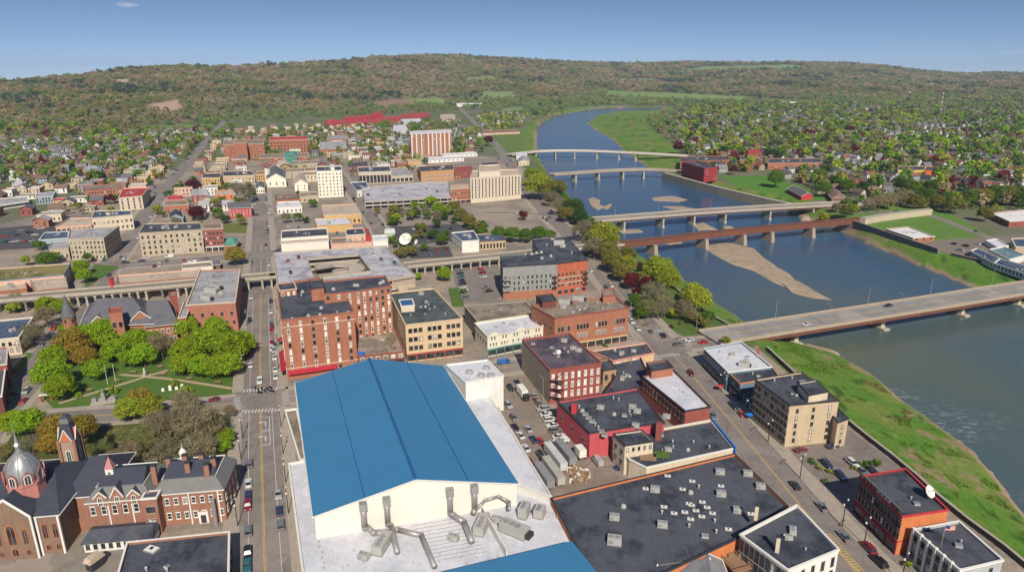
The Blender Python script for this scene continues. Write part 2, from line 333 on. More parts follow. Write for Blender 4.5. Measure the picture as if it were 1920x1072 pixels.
def volume(root, wall, roof, P, z0, z1, par=.6, cap=None, wins=None, nm='wall'):
    """walls with a parapet round a roof, as parts of a building"""
    if area(P) < 0: P = P[::-1]
    cx, cy, cz = root.location; L = [(p[0]-cx, p[1]-cy) for p in P]; n = len(L); I = inset(L, .35)
    m = MB(); a = z0-cz; b = z1-cz
    V = [(p[0], p[1], a) for p in L]+[(p[0], p[1], b) for p in L]+[(p[0], p[1], b) for p in I]+[(p[0], p[1], b-par) for p in I]
    F = []
    for k in range(n):
        k2 = (k+1) % n
        F += [(k, k2, n+k2, n+k), (n+k, n+k2, 2*n+k2, 2*n+k), (2*n+k, 2*n+k2, 3*n+k2, 3*n+k)]
    m.add(V, F); m.build(nm, wall, root)
    MB().add([(p[0], p[1], b-par+.001) for p in inset(L, .33)], [tuple(range(n))]).build('roof', roof, root)
    if cap is not None:
        O = inset(L, -.22); I2 = inset(L, .3); m = MB()
        V = [(p[0], p[1], b-.35) for p in O]+[(p[0], p[1], b+.12) for p in O]+[(p[0], p[1], b+.12) for p in I2]+[(p[0], p[1], b-.02) for p in I2]
        F = []
        for k in range(n):
            k2 = (k+1) % n
            F += [(k, k2, n+k2, n+k), (n+k, n+k2, 2*n+k2, 2*n+k), (2*n+k, 2*n+k2, 3*n+k2, 3*n+k), (k2, k, k, k2)][:3]
        m.add(V, F).build('parapet', cap, root)
    for e, sp in (wins or {}).items():
        for s_ in (sp if isinstance(sp, list) else [sp]): windows(root, P[e], P[(e+1) % n], s_, (cx, cy), z0-cz, z1-z0)
    return P
def B(label, wall, roof, h, px, wins=None, cat='building', cap=None, par=.6, units='', shop=None, ref=None, name='building', group=None, band=None, z0=0.0):
    if isinstance(h, tuple): h = HF(*h)
    P = [G(x, y, z0+h) for x, y in px]
    if area(P) < 0: print('WARN clockwise', label)
    cx = sum(p[0] for p in P)/len(P); cy = sum(p[1] for p in P)/len(P)
    root = thing(name, (cx, cy, z0), label, cat, group)
    volume(root, wall, roof, P, z0, z0+h, par, cap, wins)
    FOOT.append(P)
    if ref: q = PR(cx, cy, z0+h*.5); LAND.append((ref, q[0], q[1]))
    L = [(p[0]-cx, p[1]-cy) for p in P]; n = len(L)
    if shop is not None:       # shop front: a band of glazing, fascia and piers on the listed edges
        for e in shop[0]:
            p0, p1 = Vector(L[e]), Vector(L[(e+1) % n]); d = p1-p0; ln = d.length; d /= ln; m = MB()
            nb = max(2, int(ln/4))
            for k in range(nb): m.box(k*ln/nb+.25, -.1, .5, (k+1)*ln/nb-.25, .02, 2.9, 1)
            for k in range(nb+1): m.box(max(0, k*ln/nb-.2), -.22, 0, min(ln, k*ln/nb+.2), .02, 3.0, 0)
            m.box(0, -.35, 3.0, ln, .02, 3.7, 0)
            m.build('shopfront', [shop[1], GLD], root, (p0.x, p0.y, 0), atan2(d.y, d.x))
    if band is not None:       # string courses: (material, heights)
        O = inset(L, -.12)
        for z in band[1]: MB().prism(O, z, z+.35, bot=True).build('string_course', band[0], root)
    kinds = {'a': 'ac', 'v': 'vent', 'f': 'fan', 's': 'sky', 'h': 'hatch', 'b': 'bigac', 'p': 'pent'}
    q = P[0]
    for ch in units:
        for _ in range(30):
            w = [random.random()**.7+.1 for _ in P]; t = sum(w); x = sum(p[0]*a for p, a in zip(P, w))/t; y = sum(p[1]*a for p, a in zip(P, w))/t
            if inpoly(np.array(x), np.array(y), inset(P, 2)) : break
        unit(root, kinds[ch], x, y, z0+h-par, GRID+random.choice((0, pi/2)), .8)
    A_ = abs(area(P)); rdm = random.Random(len(FOOT)); xtra = min(9, int(A_/130)) if hypot(cx, cy) < 800 else 0
    for k in range(xtra):
        w = [rdm.random()**.8+.05 for _ in P]; t = sum(w); x = sum(p[0]*a for p, a in zip(P, w))/t; y = sum(p[1]*a for p, a in zip(P, w))/t
        if len(P) < 6: unit(root, rdm.choice(['vent', 'vent', 'fan', 'hatch', 'vent', 'ac']), x, y, z0+h-par, GRID+rdm.random()*.3, rdm.uniform(.4, .85))
    root['h'] = h
    return root
# ---------------------------------------------------------------- river, terrain
ZW = -8.0
shoreL = [(2250, 1350), (2050, 1120), (1950, 1000), (1920, 962), (1898, 935), (1868, 890), (1820, 845), (1760, 797), (1700, 757), (1655, 717), (1610, 687), (1560, 660), (1520, 648), (1492, 640),
          (1470, 640), (1430, 622), (1395, 606), (1360, 580), (1325, 560), (1290, 536), (1268, 514), (1240, 500), (1200, 482), (1165, 470), (1120, 440), (1090, 405), (1062, 368), (1040, 343), (1025, 318), (1013, 296), (1009, 270), (1010, 250), (1016, 232), (1040, 218), (1075, 211), (1110, 205), (1137, 203)]
shoreR = [(1250, 203), (1250, 207), (1160, 209), (1125, 215), (1096, 231), (1118, 245), (1150, 262), (1185, 290), (1213, 314), (1240, 322), (1278, 337), (1320, 354), (1370, 367), (1425, 382), (1480, 398), (1502, 403), (1540, 418), (1578, 433), (1612, 452), (1652, 468), (1720, 497), (1780, 523), (1828, 540), (1880, 562), (1960, 590), (2120, 650), (2700, 900), (3600, 1350)]
bankL = [(2110, 1230), (1920, 1056), (1779, 953), (1702, 880), (1601, 802), (1520, 730), (1440, 660), (1410, 636), (1365, 615), (1320, 588), (1255, 534), (1220, 508), (1180, 470), (1145, 446), (1108, 412), (1082, 388), (1048, 345), (1022, 322), (1000, 298), (987, 280), (984, 255), (990, 235), (1010, 222), (1050, 206), (1110, 199), (1137, 198)]
bankR = [(1262, 199), (1268, 208), (1215, 220), (1215, 235), (1245, 258), (1268, 280), (1285, 298), (1296, 333), (1345, 338), (1400, 354), (1470, 366), (1540, 388), (1575, 404), (1596, 418), (1680, 447), (1760, 474), (1790, 478), (1920, 517), (2100, 575), (2700, 800), (4200, 1300)]
WPOLY = [G(x, y, ZW) for x, y in shoreL+shoreR]; TPOLY = [G(x, y, 0) for x, y in bankL+bankR]
def wiggle(P, amp, step):
    out = []
    for i in range(len(P)):
        a = P[i]; b = P[(i+1) % len(P)]; L = hypot(b[0]-a[0], b[1]-a[1]); n = max(1, min(40, int(L/step)))
        for k in range(n):
            t = k/n; x = a[0]+(b[0]-a[0])*t; y = a[1]+(b[1]-a[1])*t; d = hypot(x, y)/250
            out.append((x+(vnoise(np.array(x/6/d), np.array(y/6/d), 3)-.5)*amp*d, y+(vnoise(np.array(x/6/d), np.array(y/6/d), 9)-.5)*amp*d))
    return [(float(a), float(b)) for a, b in out]
WPOLY = wiggle(WPOLY, 3.0, 5)
sky_x = [-600, -200, 0, 40, 160, 250, 330, 420, 520, 620, 700, 800, 870, 960, 1090, 1200, 1300, 1400, 1480, 1560, 1650, 1740, 1820, 1870, 1920, 2200, 2600]
sky_y = [165, 162, 158, 154, 143, 131, 127, 129, 125, 119, 113, 109, 111, 115, 121, 123, 122, 121, 121, 123, 126, 138, 142, 139, 141, 146, 140]
bas_x = [-600, 0, 200, 400, 600, 850, 1000, 1150, 1400, 1700, 1920, 2600]; bas_r = [1400, 1480, 1500, 2050, 2200, 2900, 3100, 3300, 3500, 3300, 3300, 3300]
top_x = [-600, 0, 400, 900, 1100, 1500, 1900, 2600]; top_r = [2900, 3100, 3800, 5000, 5600, 6300, 7200, 7600]
def hill(x, y):
    r = np.hypot(x, y); px = 960+1341*np.tan(np.clip(np.arctan2(x, np.maximum(y, 1)), -1.1, 1.1))
    rb = np.interp(px, bas_x, bas_r); rt = np.interp(px, top_x, top_r); ys = np.interp(px, sky_x, sky_y)
    fwd = r*np.cos(np.arctan2(x, np.maximum(y, 1)))
    zt = CAMH+(135-ys)/1341*rt*np.cos(np.arctan2(x, np.maximum(y, 1)))
    t = (r-rb)/(rt-rb); tt = np.clip(t, 0, 1)
    n = fbm(x/520, y/520, 11, 4)-.5
    f = tt**.85*(1-.18*np.sin(tt*pi))+n*.55*np.sin(np.clip(t, 0, 1)*pi)**.8
    z = zt*np.clip(f, 0, 2)
    z = np.where(t > 1, zt*(1-np.clip((t-1)*.8, 0, .7))+n*30*np.clip(t-1, 0, 1), z)
    z = z+(fbm(x/130, y/130, 21, 3)-.5)*14*np.clip(t*2, 0, 1)
    z = np.maximum(z, 0)
    z = np.where(t > 1, np.minimum(z, CAMH+(135-ys)/1406*fwd-4-(r-rt)*.012), z)
    far = CAMH+(135-113-np.abs(px-1290)/24)/1406*fwd; far = np.where((np.abs(px-1290) < 330) & (np.abs(r-11000) < 2500), far-np.abs(r-11000)*.03, -1e5)
    return np.where(y > 0, np.maximum(z, far), 0)
NR, NT = 640, 560
rr = 25*(26000/25)**(np.linspace(0, 1, NR)); th = np.linspace(-radians(84), radians(84), NT)
rr = np.concatenate([np.linspace(25, 110, 40)[:-1], 110*(26000/110)**np.linspace(0, 1, NR-39)])
RR, TH = np.meshgrid(rr, th, indexing='ij'); X = (RR*np.sin(TH)).ravel(); Y = (RR*np.cos(TH)).ravel()
Z = hill(X, Y)
near = RR.ravel() < 3400
inT = np.zeros(X.shape, bool); inW = inT.copy(); dW = np.full(X.shape, 1e9); dT = dW.copy()
inT[near] = inpoly(X[near], Y[near], TPOLY); inW[near] = inpoly(X[near], Y[near], WPOLY)
q = inT | inW
dW[q] = polydist(X[q], Y[q], WPOLY); dT[q] = polydist(X[q], Y[q], TPOLY)
t = np.clip(dW/(dW+dT+1e-6), 0, 1); bankz = ZW+(-ZW-.3)*np.clip(t*1.15, 0, 1)**.8
Z = np.where(inW, ZW-np.minimum(3, .4+dW*.25), np.where(inT, bankz, Z))
PXX, PYY = PR(X, Y, Z)
COL = np.zeros((len(X), 3)); n1 = fbm(X/60, Y/60, 31, 4); n2 = fbm(X/14, Y/14, 41, 4); n3 = fbm(X/260, Y/260, 51, 3)
def setc(mask, c, c2=None, k=None):
    c = np.array(c); COL[mask] = c if c2 is None else (c+(np.array(c2)-c)*k[mask][:, None])
setc(slice(None), (.10, .14, .045)); k = np.clip((n1-.35)*3, 0, 1); COL[:] = COL+(np.array((.17, .155, .12))-COL)*k[:, None]*.8
hm = Z > 2.5; setc(hm, (.12, .12, .055), (.2, .155, .1), np.clip((n3-.3)*2.5, 0, 1))
def zone(poly, c, c2=None, kk=None): setc(inpoly(PXX, PYY, poly) & (Y > 0), c, c2, kk)
zone([(-700, 2400), (-700, 480), (0, 425), (120, 352), (250, 332), (400, 300), (560, 300), (620, 290), (870, 292), (960, 295), (1000, 330), (1040, 395), (1110, 470), (1180, 540), (1290, 640), (1420, 650), (1600, 802), (1920, 1056), (2600, 1800), (2600, 2400)], (.32, .265, .21), (.21, .185, .16), np.clip((n2-.3)*2.5, 0, 1))
zone([(1560, 400), (1640, 380), (1760, 392), (1800, 410), (1860, 445), (1830, 465), (1790, 480), (1755, 476)], (.085, .2, .03), (.13, .2, .05), n2)
zone([(1700, 455), (1780, 448), (1920, 440), (2300, 470), (2300, 600), (1920, 517), (1790, 480), (1750, 474)], (.2, .17, .14))
zone([(1350, 330), (1440, 330), (1500, 350), (1560, 372), (1500, 380), (1400, 362)], (.085, .2, .03))
zone([(0, 375), (110, 330), (200, 330), (250, 340), (130, 390), (0, 420)], (.17, .155, .13), (.1, .14, .05), n2)
zone([(130, 246), (280, 236), (400, 232), (395, 242), (250, 252)], (.14, .2, .06))
zone([(880, 258), (985, 240), (1008, 285), (940, 288)], (.085, .2, .03), (.15, .15, .07), n2)
inb = inT & ~inW
n4 = fbm(X/5, Y/5, 61, 4); n5 = fbm(X/28, Y/28, 63, 4); setc(inb, (.085, .19, .024), (.15, .20, .045), np.clip((n2-.35)*3.2, 0, 1)); w5 = inb & (n4*.5+n5*.5 > .66); setc(w5, (.12, .15, .04), (.24, .19, .10), np.clip((n4-.4)*4, 0, 1)); w6_ = inb & (n4 < .3); setc(w6_, (.045, .10, .015))
dsh = np.where(inb, dW, 1e9); w_ = (1.2+3.4*n2)*(.55+RR.ravel()/1500)
setc(dsh < w_, (.33, .25, .17), (.24, .18, .12), n1)
setc(inW, (.10, .09, .05))
NOFOR = []
for poly, c in (([(1130, 170), (1250, 174), (1420, 183), (1400, 192), (1250, 189), (1140, 182)], (.16, .24, .07)), ([(1270, 131), (1330, 125), (1490, 122), (1522, 129), (1440, 134), (1300, 136)], (.14, .25, .08)),
                ([(905, 172), (965, 172), (965, 186), (905, 184)], (.17, .24, .09)), ([(755, 186), (830, 184), (838, 198), (760, 194)], (.17, .24, .08)), ([(505, 131), (585, 131), (585, 136), (505, 137)], (.35, .28, .18)),
                ([(262, 200), (300, 192), (335, 186), (342, 200), (330, 208), (290, 205)], (.42, .29, .21)), ([(690, 192), (730, 187), (772, 188), (775, 200), (720, 201)], (.25, .15, .11)), ([(210, 150), (245, 148), (240, 154), (212, 155)], (.38, .3, .22)),
                ([(0, 247), (12, 235), (20, 222), (16, 240), (6, 262)], (.4, .33, .27)), ([(876, 146), (930, 143), (930, 152), (880, 153)], (.16, .24, .08)), ([(1165, 148), (1230, 147), (1230, 154), (1165, 156)], (.14, .24, .07)),
                ([(940, 203), (985, 199), (985, 207), (940, 209)], (.16, .24, .08)), ([(1420, 186), (1560, 188), (1560, 194), (1420, 192)], (.16, .22, .08))):
    zone(poly, c); NOFOR.append(poly)
ii = np.arange(NR*NT).reshape(NR, NT); nr = RR.shape[0]; ii = np.arange(nr*NT).reshape(nr, NT)
quads = np.stack([ii[:-1, :-1], ii[:-1, 1:], ii[1:, 1:], ii[1:, :-1]], -1).reshape(-1, 4)[:, ::-1]
me = bpy.data.meshes.new('ground'); me.vertices.add(len(X)); me.vertices.foreach_set('co', np.stack([X, Y, Z], -1).ravel())
me.loops.add(quads.size); me.loops.foreach_set('vertex_index', quads.ravel().astype(np.int32)); me.polygons.add(len(quads))
me.polygons.foreach_set('loop_start', np.arange(0, quads.size, 4, dtype=np.int32)); me.polygons.foreach_set('loop_total', np.full(len(quads), 4, np.int32))
me.update(); me.validate()
at = me.color_attributes.new('cover', 'FLOAT_COLOR', 'POINT'); at.data.foreach_set('color', np.concatenate([COL, np.ones((len(X), 1))], 1).ravel())
me.polygons.foreach_set('use_smooth', np.ones(len(me.polygons), bool))
m, t, b = newmat('land_cover'); P_ = coords(t); a_ = N(t, 'ShaderNodeAttribute', attribute_name='cover').outputs['Color']
f1 = noise(t, .5, 5, .75, P_); f2 = noise(t, .035, 5, .7, P_)
o_ = mixc(t, ramp(t, f1, [(.3, (0, 0, 0)), (.7, (1, 1, 1))]), mixc(t, 1, a_, (.66, .66, .66), 'MULTIPLY'), mixc(t, 1, a_, (1.3, 1.3, 1.3), 'MULTIPLY'))
o_ = mixc(t, ramp(t, f2, [(.4, (0, 0, 0)), (.65, (.5, .5, .5))]), o_, mixc(t, 1, o_, (1.3, 1.15, 1.0), 'MULTIPLY'))
t.links.new(o_, b.inputs['Base Color']); b.inputs['Roughness'].default_value = .95; b.inputs['Specular IOR Level'].default_value = .1; bump(t, b, f1, .4, .4)
me.materials.append(m); tag(ob('ground', me), kind='structure')
def gz(x, y):
    """height of the land at a place"""
    x = np.atleast_1d(np.array(x, float)); y = np.atleast_1d(np.array(y, float)); z = hill(x, y)
    a = inpoly(x, y, TPOLY); w = inpoly(x, y, WPOLY)
    q = a | w
    if q.any():
        d1 = polydist(x[q], y[q], WPOLY); d2 = polydist(x[q], y[q], TPOLY); tt = np.clip(d1/(d1+d2+1e-6), 0, 1)
        z[q] = np.where(w[q], ZW-1, ZW+(-ZW-.3)*np.clip(tt*1.15, 0, 1)**.8)
    return z
# water
m, t, b = newmat('river_water'); P_ = coords(t)
n_ = noise(t, .02, 5, .6, P_); nb_ = noise(t, .008, 3, .5, P_)
c_ = mixc(t, ramp(t, nb_, [(.4, (0, 0, 0)), (.65, (1, 1, 1))]), (.07, .105, .11), (.105, .12, .08))
mp = N(t, 'ShaderNodeMapping'); mp.inputs['Rotation'].default_value = (0, 0, radians(35)); mp.inputs['Scale'].default_value = (.12, .4, 1); t.links.new(P_, mp.inputs[0])
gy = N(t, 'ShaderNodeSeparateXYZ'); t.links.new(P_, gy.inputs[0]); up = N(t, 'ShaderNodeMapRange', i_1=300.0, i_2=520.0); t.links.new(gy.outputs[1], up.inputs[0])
c_ = mixc(t, up.outputs[0], c_, mixc(t, ramp(t, nb_, [(.4, (0, 0, 0)), (.65, (1, 1, 1))]), (.03, .085, .17), (.045, .09, .145)))  # upstream less murky, with the sky's reflected blue painted into the base colour
wv = noise(t, 1.6, 7, .75, mp.outputs[0]); rg = noise(t, .012, 2, .5, P_)
geo = N(t, 'ShaderNodeSeparateXYZ'); t.links.new(P_, geo.inputs[0])
# riffles: broken white water over the shoals, where the bed is shallow (below the road bridge)
rm = N(t, 'ShaderNodeMapRange', i_1=340.0, i_2=260.0); t.links.new(geo.outputs[1], rm.inputs[0])
mu = N(t, 'ShaderNodeMath', operation='MULTIPLY'); t.links.new(ramp(t, wv, [(.53, (0, 0, 0)), (.6, (1, 1, 1))]), mu.inputs[0]); t.links.new(ramp(t, rg, [(.42, (0, 0, 0)), (.55, (1, 1, 1))]), mu.inputs[1])
mu2 = N(t, 'ShaderNodeMath', operation='MULTIPLY'); t.links.new(mu.outputs[0], mu2.inputs[0]); t.links.new(rm.outputs[0], mu2.inputs[1])
mu3 = N(t, 'ShaderNodeMath', operation='MULTIPLY'); t.links.new(mu2.outputs[0], mu3.inputs[0]); mu3.inputs[1].default_value = .7
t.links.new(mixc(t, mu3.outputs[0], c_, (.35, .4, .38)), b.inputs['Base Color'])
b.inputs['Roughness'].default_value = .16; b.inputs['IOR'].default_value = 1.33; b.inputs['Specular IOR Level'].default_value = .5
bb = noise(t, .6, 4, .6, P_); bump(t, b, bb, .25, .6)
WV = wiggle([G(x, y, ZW) for x, y in shoreL+shoreR], 0, 5)
O_ = inset(WPOLY if area(WPOLY) > 0 else WPOLY[::-1], 0)
wm = MB(); x0, x1, y0, y1 = -200, 1500, -60, 3000
# the water is one level sheet under the banks; it only shows where the bed lies lower
WB = [G(x, y, ZW) for x, y in [(1980, 1330), (1500, 900), (1080, 480), (970, 330), (960, 240), (1100, 196)]]+[(900, 2900), (900, 1500), (1500, 900), (1500, -60), (200, -60)]
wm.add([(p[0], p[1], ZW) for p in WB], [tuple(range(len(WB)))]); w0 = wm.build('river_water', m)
bpy.context.view_layer.update(); tag(w0, kind='structure')
if w0.data.polygons[0].normal.z < 0: w0.data.flip_normals()
# gravel bars in the river
def bar(px, h=.7, nm='gravel_bar'):
    P = wiggle([G(x, y, ZW) for x, y in px], 5.5, 2.5); P = P if area(P) > 0 else P[::-1]; n = len(P)
    V = [(p[0], p[1], ZW-.4) for p in P]; F = []
    cx = sum(p[0] for p in P)/n; cy = sum(p[1] for p in P)/n
    for k_, hh in ((.93, .12), (.75, h*.7), (.4, h)):
        b0 = len(V)-n; V += [(cx+(p[0]-cx)*k_, cy+(p[1]-cy)*k_, ZW+hh*(.6+.8*float(vnoise(np.array(p[0]/4), np.array(p[1]/4), 5)))) for p in P]
        F += [(b0+i, b0+(i+1) % n, b0+n+(i+1) % n, b0+n+i) for i in range(n)]
    F.append(tuple(range(len(V)-n, len(V))))
    tag(ob(nm, mk(nm, V, F, SAND, smooth=True)), kind='structure')
bar([(1308, 462), (1330, 452), (1362, 451), (1400, 462), (1420, 480), (1455, 500), (1500, 520), (1540, 545), (1568, 567), (1530, 560), (1490, 546), (1440, 527), (1400, 507), (1360, 492), (1318, 472)], 1.1)
bar([(1100, 372), (1115, 368), (1130, 374), (1128, 382), (1140, 388), (1125, 394), (1112, 386)], .4); bar([(1136, 386), (1150, 381), (1157, 384), (1145, 392), (1136, 391)], .3)
bar([(1228, 372), (1262, 368), (1285, 375), (1268, 380), (1240, 378)], .3); bar([(1262, 392), (1282, 389), (1275, 395)], .3); bar([(1288, 421), (1310, 418), (1340, 430), (1300, 434)], .5)
bar([(1248, 388), (1275, 387), (1300, 393), (1262, 394)], .3); bar([(1345, 424), (1362, 421), (1372, 428), (1352, 429)], .4)
bar([(1495, 404), (1512, 397), (1535, 401), (1548, 409), (1530, 413), (1505, 412)], 1.8); bar([(1500, 645), (1520, 641), (1560, 655), (1572, 664), (1545, 668), (1510, 655)], 1.0)
bar([(1240, 455), (1262, 449), (1275, 455), (1262, 462)], .4); bar([(1170, 434), (1200, 430), (1210, 436), (1180, 440)], .2)
# ---------------------------------------------------------------- roads
ROADS = []
def wpts(px, z=0): return [Vector(G(x, y, z)) for x, y in px]
def resample(P, step):
    out = [P[0]]
    for a, b_ in zip(P, P[1:]):
        n = max(1, int((b_-a).length/step))
        for k in range(1, n+1): out.append(a+(b_-a)*k/n)
    return out
def smooth(P, it=2):
    for _ in range(it):
        Q = [P[0]]
        for a, b_ in zip(P, P[1:]): Q += [a*.75+b_*.25, a*.25+b_*.75]
        P = Q+[P[-1]]
    return P
def ribbon(P, o0, o1, z, gap=None, zs=None):
    """strip between side offsets o0 and o1 along polyline P (metres, right positive)"""
    V = []; F = []; n = len(P)
    for i, p in enumerate(P):
        d = (P[min(i+1, n-1)]-P[max(i-1, 0)]).normalized(); s = Vector((d.y, -d.x)); zz = z if zs is None else zs[i]
        for o in (o0, o1): q = p+s*o; V.append((q.x, q.y, zz))
    for i in range(n-1):
        if gap and gap((P[i]+P[i+1])/2): continue
        F.append((2*i, 2*i+1, 2*i+3, 2*i+2))
    return V, F
def pdist(q, P):
    best = 1e9; qx, qy = q.x, q.y
    for a, b_ in zip(P, P[1:]):
        if min(a.x, b_.x)-qx > 25 or qx-max(a.x, b_.x) > 25 or min(a.y, b_.y)-qy > 25 or qy-max(a.y, b_.y) > 25: continue
        dx = b_.x-a.x; dy = b_.y-a.y; t = max(0, min(1, ((qx-a.x)*dx+(qy-a.y)*dy)/(dx*dx+dy*dy+1e-9))); best = min(best, hypot(qx-a.x-t*dx, qy-a.y-t*dy))
    return best
def road(px, w, line='y', pave=2.6, mat=ASP, park=0):
    P = smooth(wpts(px)); ROADS.append(dict(P=P, w=w, line=line, pave=pave, mat=mat, R=resample(P, 2.5)))
road([(500, 1140), (497, 1072), (490, 850), (488, 745), (488, 650), (489, 560), (489, 480), (489, 400), (489, 345)], 12.6, 'y', 4.2)
road([(-60, 800), (130, 782), (230, 776), (330, 768), (440, 756), (545, 742), (700, 720), (850, 701), (950, 688), (1100, 668), (1225, 650), (1290, 645), (1345, 640)], 11, 'y', 3)
road([(-60, 850), (0, 768), (30, 738), (62, 702), (100, 655), (140, 592), (172, 545), (200, 505), (235, 460), (262, 418), (290, 378), (330, 330), (365, 290), (395, 255), (420, 228)], 14, 'y', 3)
road([(1690, 1140), (1608, 1072), (1531, 985), (1462, 900), (1385, 806), (1330, 742), (1282, 685), (1245, 648), (1200, 600), (1160, 548), (1120, 500), (1090, 466), (1060, 432), (1025, 400), (990, 360), (965, 325), (945, 290), (920, 260), (895, 235), (872, 212), (856, 197)], 13.5, 'y', 4.5)
road([(600, 300), (625, 315), (650, 345), (680, 385), (702, 415), (722, 450)], 12, 'y', 3)
road([(-60, 520), (60, 512), (200, 500), (300, 492), (400, 485), (489, 478), (545, 472), (620, 468)], 15, 'w', 3)
road([(420, 410), (489, 404), (600, 398), (700, 392), (880, 398), (990, 400), (1050, 405)], 8, '', 2)
road([(60, 560), (250, 545), (380, 540), (489, 545)], 7, '', 0)
road([(-60, 430), (120, 405), (260, 400), (300, 345)], 8, '', 0)
road([(560, 330), (620, 322), (760, 312), (900, 308), (950, 296)], 9, '', 2)
road([(380, 335), (489, 340), (620, 330)], 9, '', 2)
road([(1600, 398), (1680, 396), (1740, 402), (1800, 425), (1880, 455), (1960, 470)], 8, '', 0)
road([(1290, 291), (1360, 300), (1440, 300), (1560, 306), (1760, 330), (1960, 350)], 10, '', 2)
road([(0, 355), (60, 345), (130, 330), (200, 318), (330, 300), (420, 296), (560, 300)], 8, '', 0)
def onroad(x, y, m=0.0):
    x = np.atleast_1d(x); y = np.atleast_1d(y); r = np.zeros(x.shape, bool)
    for R in ROADS: r |= polydist(x, y, [tuple(a) for a in R['P']], False) < R['w']/2+m
    return r
for i, R in enumerate(ROADS):
    z = .03+.005*i; V, F = ribbon(R['R'], -R['w']/2, R['w']/2, z)
    root = tag(ob('road', mk('road', V, F, R['mat'])), kind='structure'); R['z'] = z
    oth = [Q for Q in ROADS if Q is not R]
    def nearother(q, m): return any(pdist(q, Q['P']) < Q['w']/2+m for Q in oth)
    def gapm(q): return nearother(q, 2.5)
    near_ = [p for p in R['R'] if p.length < 520]
    mm = MB(); W2 = R['w']/2
    if R['line'] and len(near_) > 2:
        for o in (-.28, .12):
            V, F = ribbon(near_, o, o+.17, z+.012, gapm); mm.add(V, F, 0)
        if i == 0:
            V, F = ribbon(near_, W2-2.4, W2-2.26, z+.012, gapm); mm.add(V, F, 1); V, F = ribbon(near_, -W2+2.26, -W2+2.4, z+.012, gapm); mm.add(V, F, 1)
        mm.build('road_marking', [PAY if R['line'] == 'y' else PAW, PAW], root)
    if R['pave']:
        pw = R['pave']
        for sgn in (-1, 1):
            a = R['R'] if sgn > 0 else R['R']
            def gp(q, sgn=sgn, pw=pw):
                return False
            n = len(a); V = []; F = []
            ok = []
            for j, p in enumerate(a):
                d = (a[min(j+1, n-1)]-a[max(j-1, 0)]).normalized(); s = Vector((d.y, -d.x))*sgn
                q0 = p+s*W2; q1 = p+s*(W2+pw)
                ok.append(not (nearother(q0, .6) or nearother(q1, .6)) and p.length < 900)
                V += [(q0.x, q0.y, 0), (q0.x, q0.y, .15), (q1.x, q1.y, .15), (q1.x, q1.y, 0)]
            for j in range(n-1):
                if ok[j] and ok[j+1]:
                    o_ = j*4
                    for c_ in range(3):
                        f = (o_+c_, o_+c_+1, o_+4+c_+1, o_+4+c_); F.append(f if sgn < 0 else f[::-1])
            if F: tag(ob('pavement', mk('pavement', V, F, PAV)), kind='structure')
def sheet(name, px, z, mat, kind='structure'):
    P = [G(x, y) for x, y in px]; P = P if area(P) > 0 else P[::-1]
    o = ob(name, mk(name, [(p[0], p[1], z) for p in P], [tuple(range(len(P)))], mat)); tag(o, kind=kind); return o
# zebra crossings and turn arrows
def zebra(pa, pb, n, L=2.6, w=.45):
    a, b_ = Vector(G(*pa)), Vector(G(*pb)); d = (b_-a); m = MB(); dn = d.normalized(); rz = atan2(dn.y, dn.x)
    for k in range(n): c = a+d*(k+.5)/n; m.cbox((c.x, c.y), (w, L), .105, .118, rz)
    tag(m.build('crosswalk', PAW), kind='structure')
zebra((452, 772), (526, 768), 12); zebra((455, 733), (527, 728), 12); zebra((447, 768), (443, 745), 6, 2.4); zebra((538, 757), (533, 733), 6, 2.4)
zebra((1232, 668), (1275, 664), 9); zebra((1292, 656), (1290, 636), 6)
zebra((1215, 622), (1252, 618), 8); zebra((1205, 662), (1208, 645), 6); zebra((210, 478), (262, 474), 10)
def arrow(px, py, turn, rz):
    m = MB(); m.box(-.12, -1.6, 0, .12, .6, .012); m.box(-.9 if turn else -.12, .5, 0, .12, .8, .012)
    x = -.9 if turn else 0
    m.add([(x-.1, .2, .012), (x-.1, 1.1, .012), (x-.75, .65, .012)] if turn else [(-.45, .6, .012), (.45, .6, .012), (0, 1.6, .012)], [(0, 2, 1)] if turn else [(0, 1, 2)])
    p = G(px, py); o = m.build('road_marking', PAW, None, (p[0], p[1], .06), rz); o.scale = (1.5, 1.5, 1); tag(o, kind='structure')
for yy in (793, 820): arrow(498, yy, True, GRID*-1)
for yy in (807, 834):
    cu = bpy.data.curves.new('lettering', 'FONT'); cu.body = 'ONLY'; cu.size = 1.3; cu.align_x = 'CENTER'; cu.align_y = 'CENTER'; cu.materials.append(PAW)
    o = ob('road_lettering', cu, None, (*G(498, yy), .075), -GRID); o.scale = (.75, 1.9, 1); tag(o, kind='structure')
m = MB()
for (x0_, y0_), (x1_, y1_) in (((489, 783), (505, 782)), ((505, 782), (507, 835))):
    a, b_ = Vector(G(x0_, y0_)), Vector(G(x1_, y1_)); d = b_-a; c = (a+b_)/2; m.cbox((c.x, c.y), (d.length, .2), .105, .118, atan2(d.y, d.x))
tag(m.build('road_marking', PAW), kind='structure')
# hatched yellow median at the lower right
a, b_ = Vector(G(1548, 1000)), Vector(G(1625, 1085)); d = b_-a; s = Vector((d.y, -d.x)).normalized(); m = MB()
for k in range(18):
    c = a+d*(k+.5)/18; m.cbox((c.x, c.y), (.25, 2.2), .09, .1, atan2(d.y, d.x))
for o in (-1.15, 1.15): c = (a+b_)/2+s*o; m.cbox((c.x, c.y), (d.length, .2), .09, .1, atan2(d.y, d.x))
tag(m.build('road_marking', PAY), kind='structure')
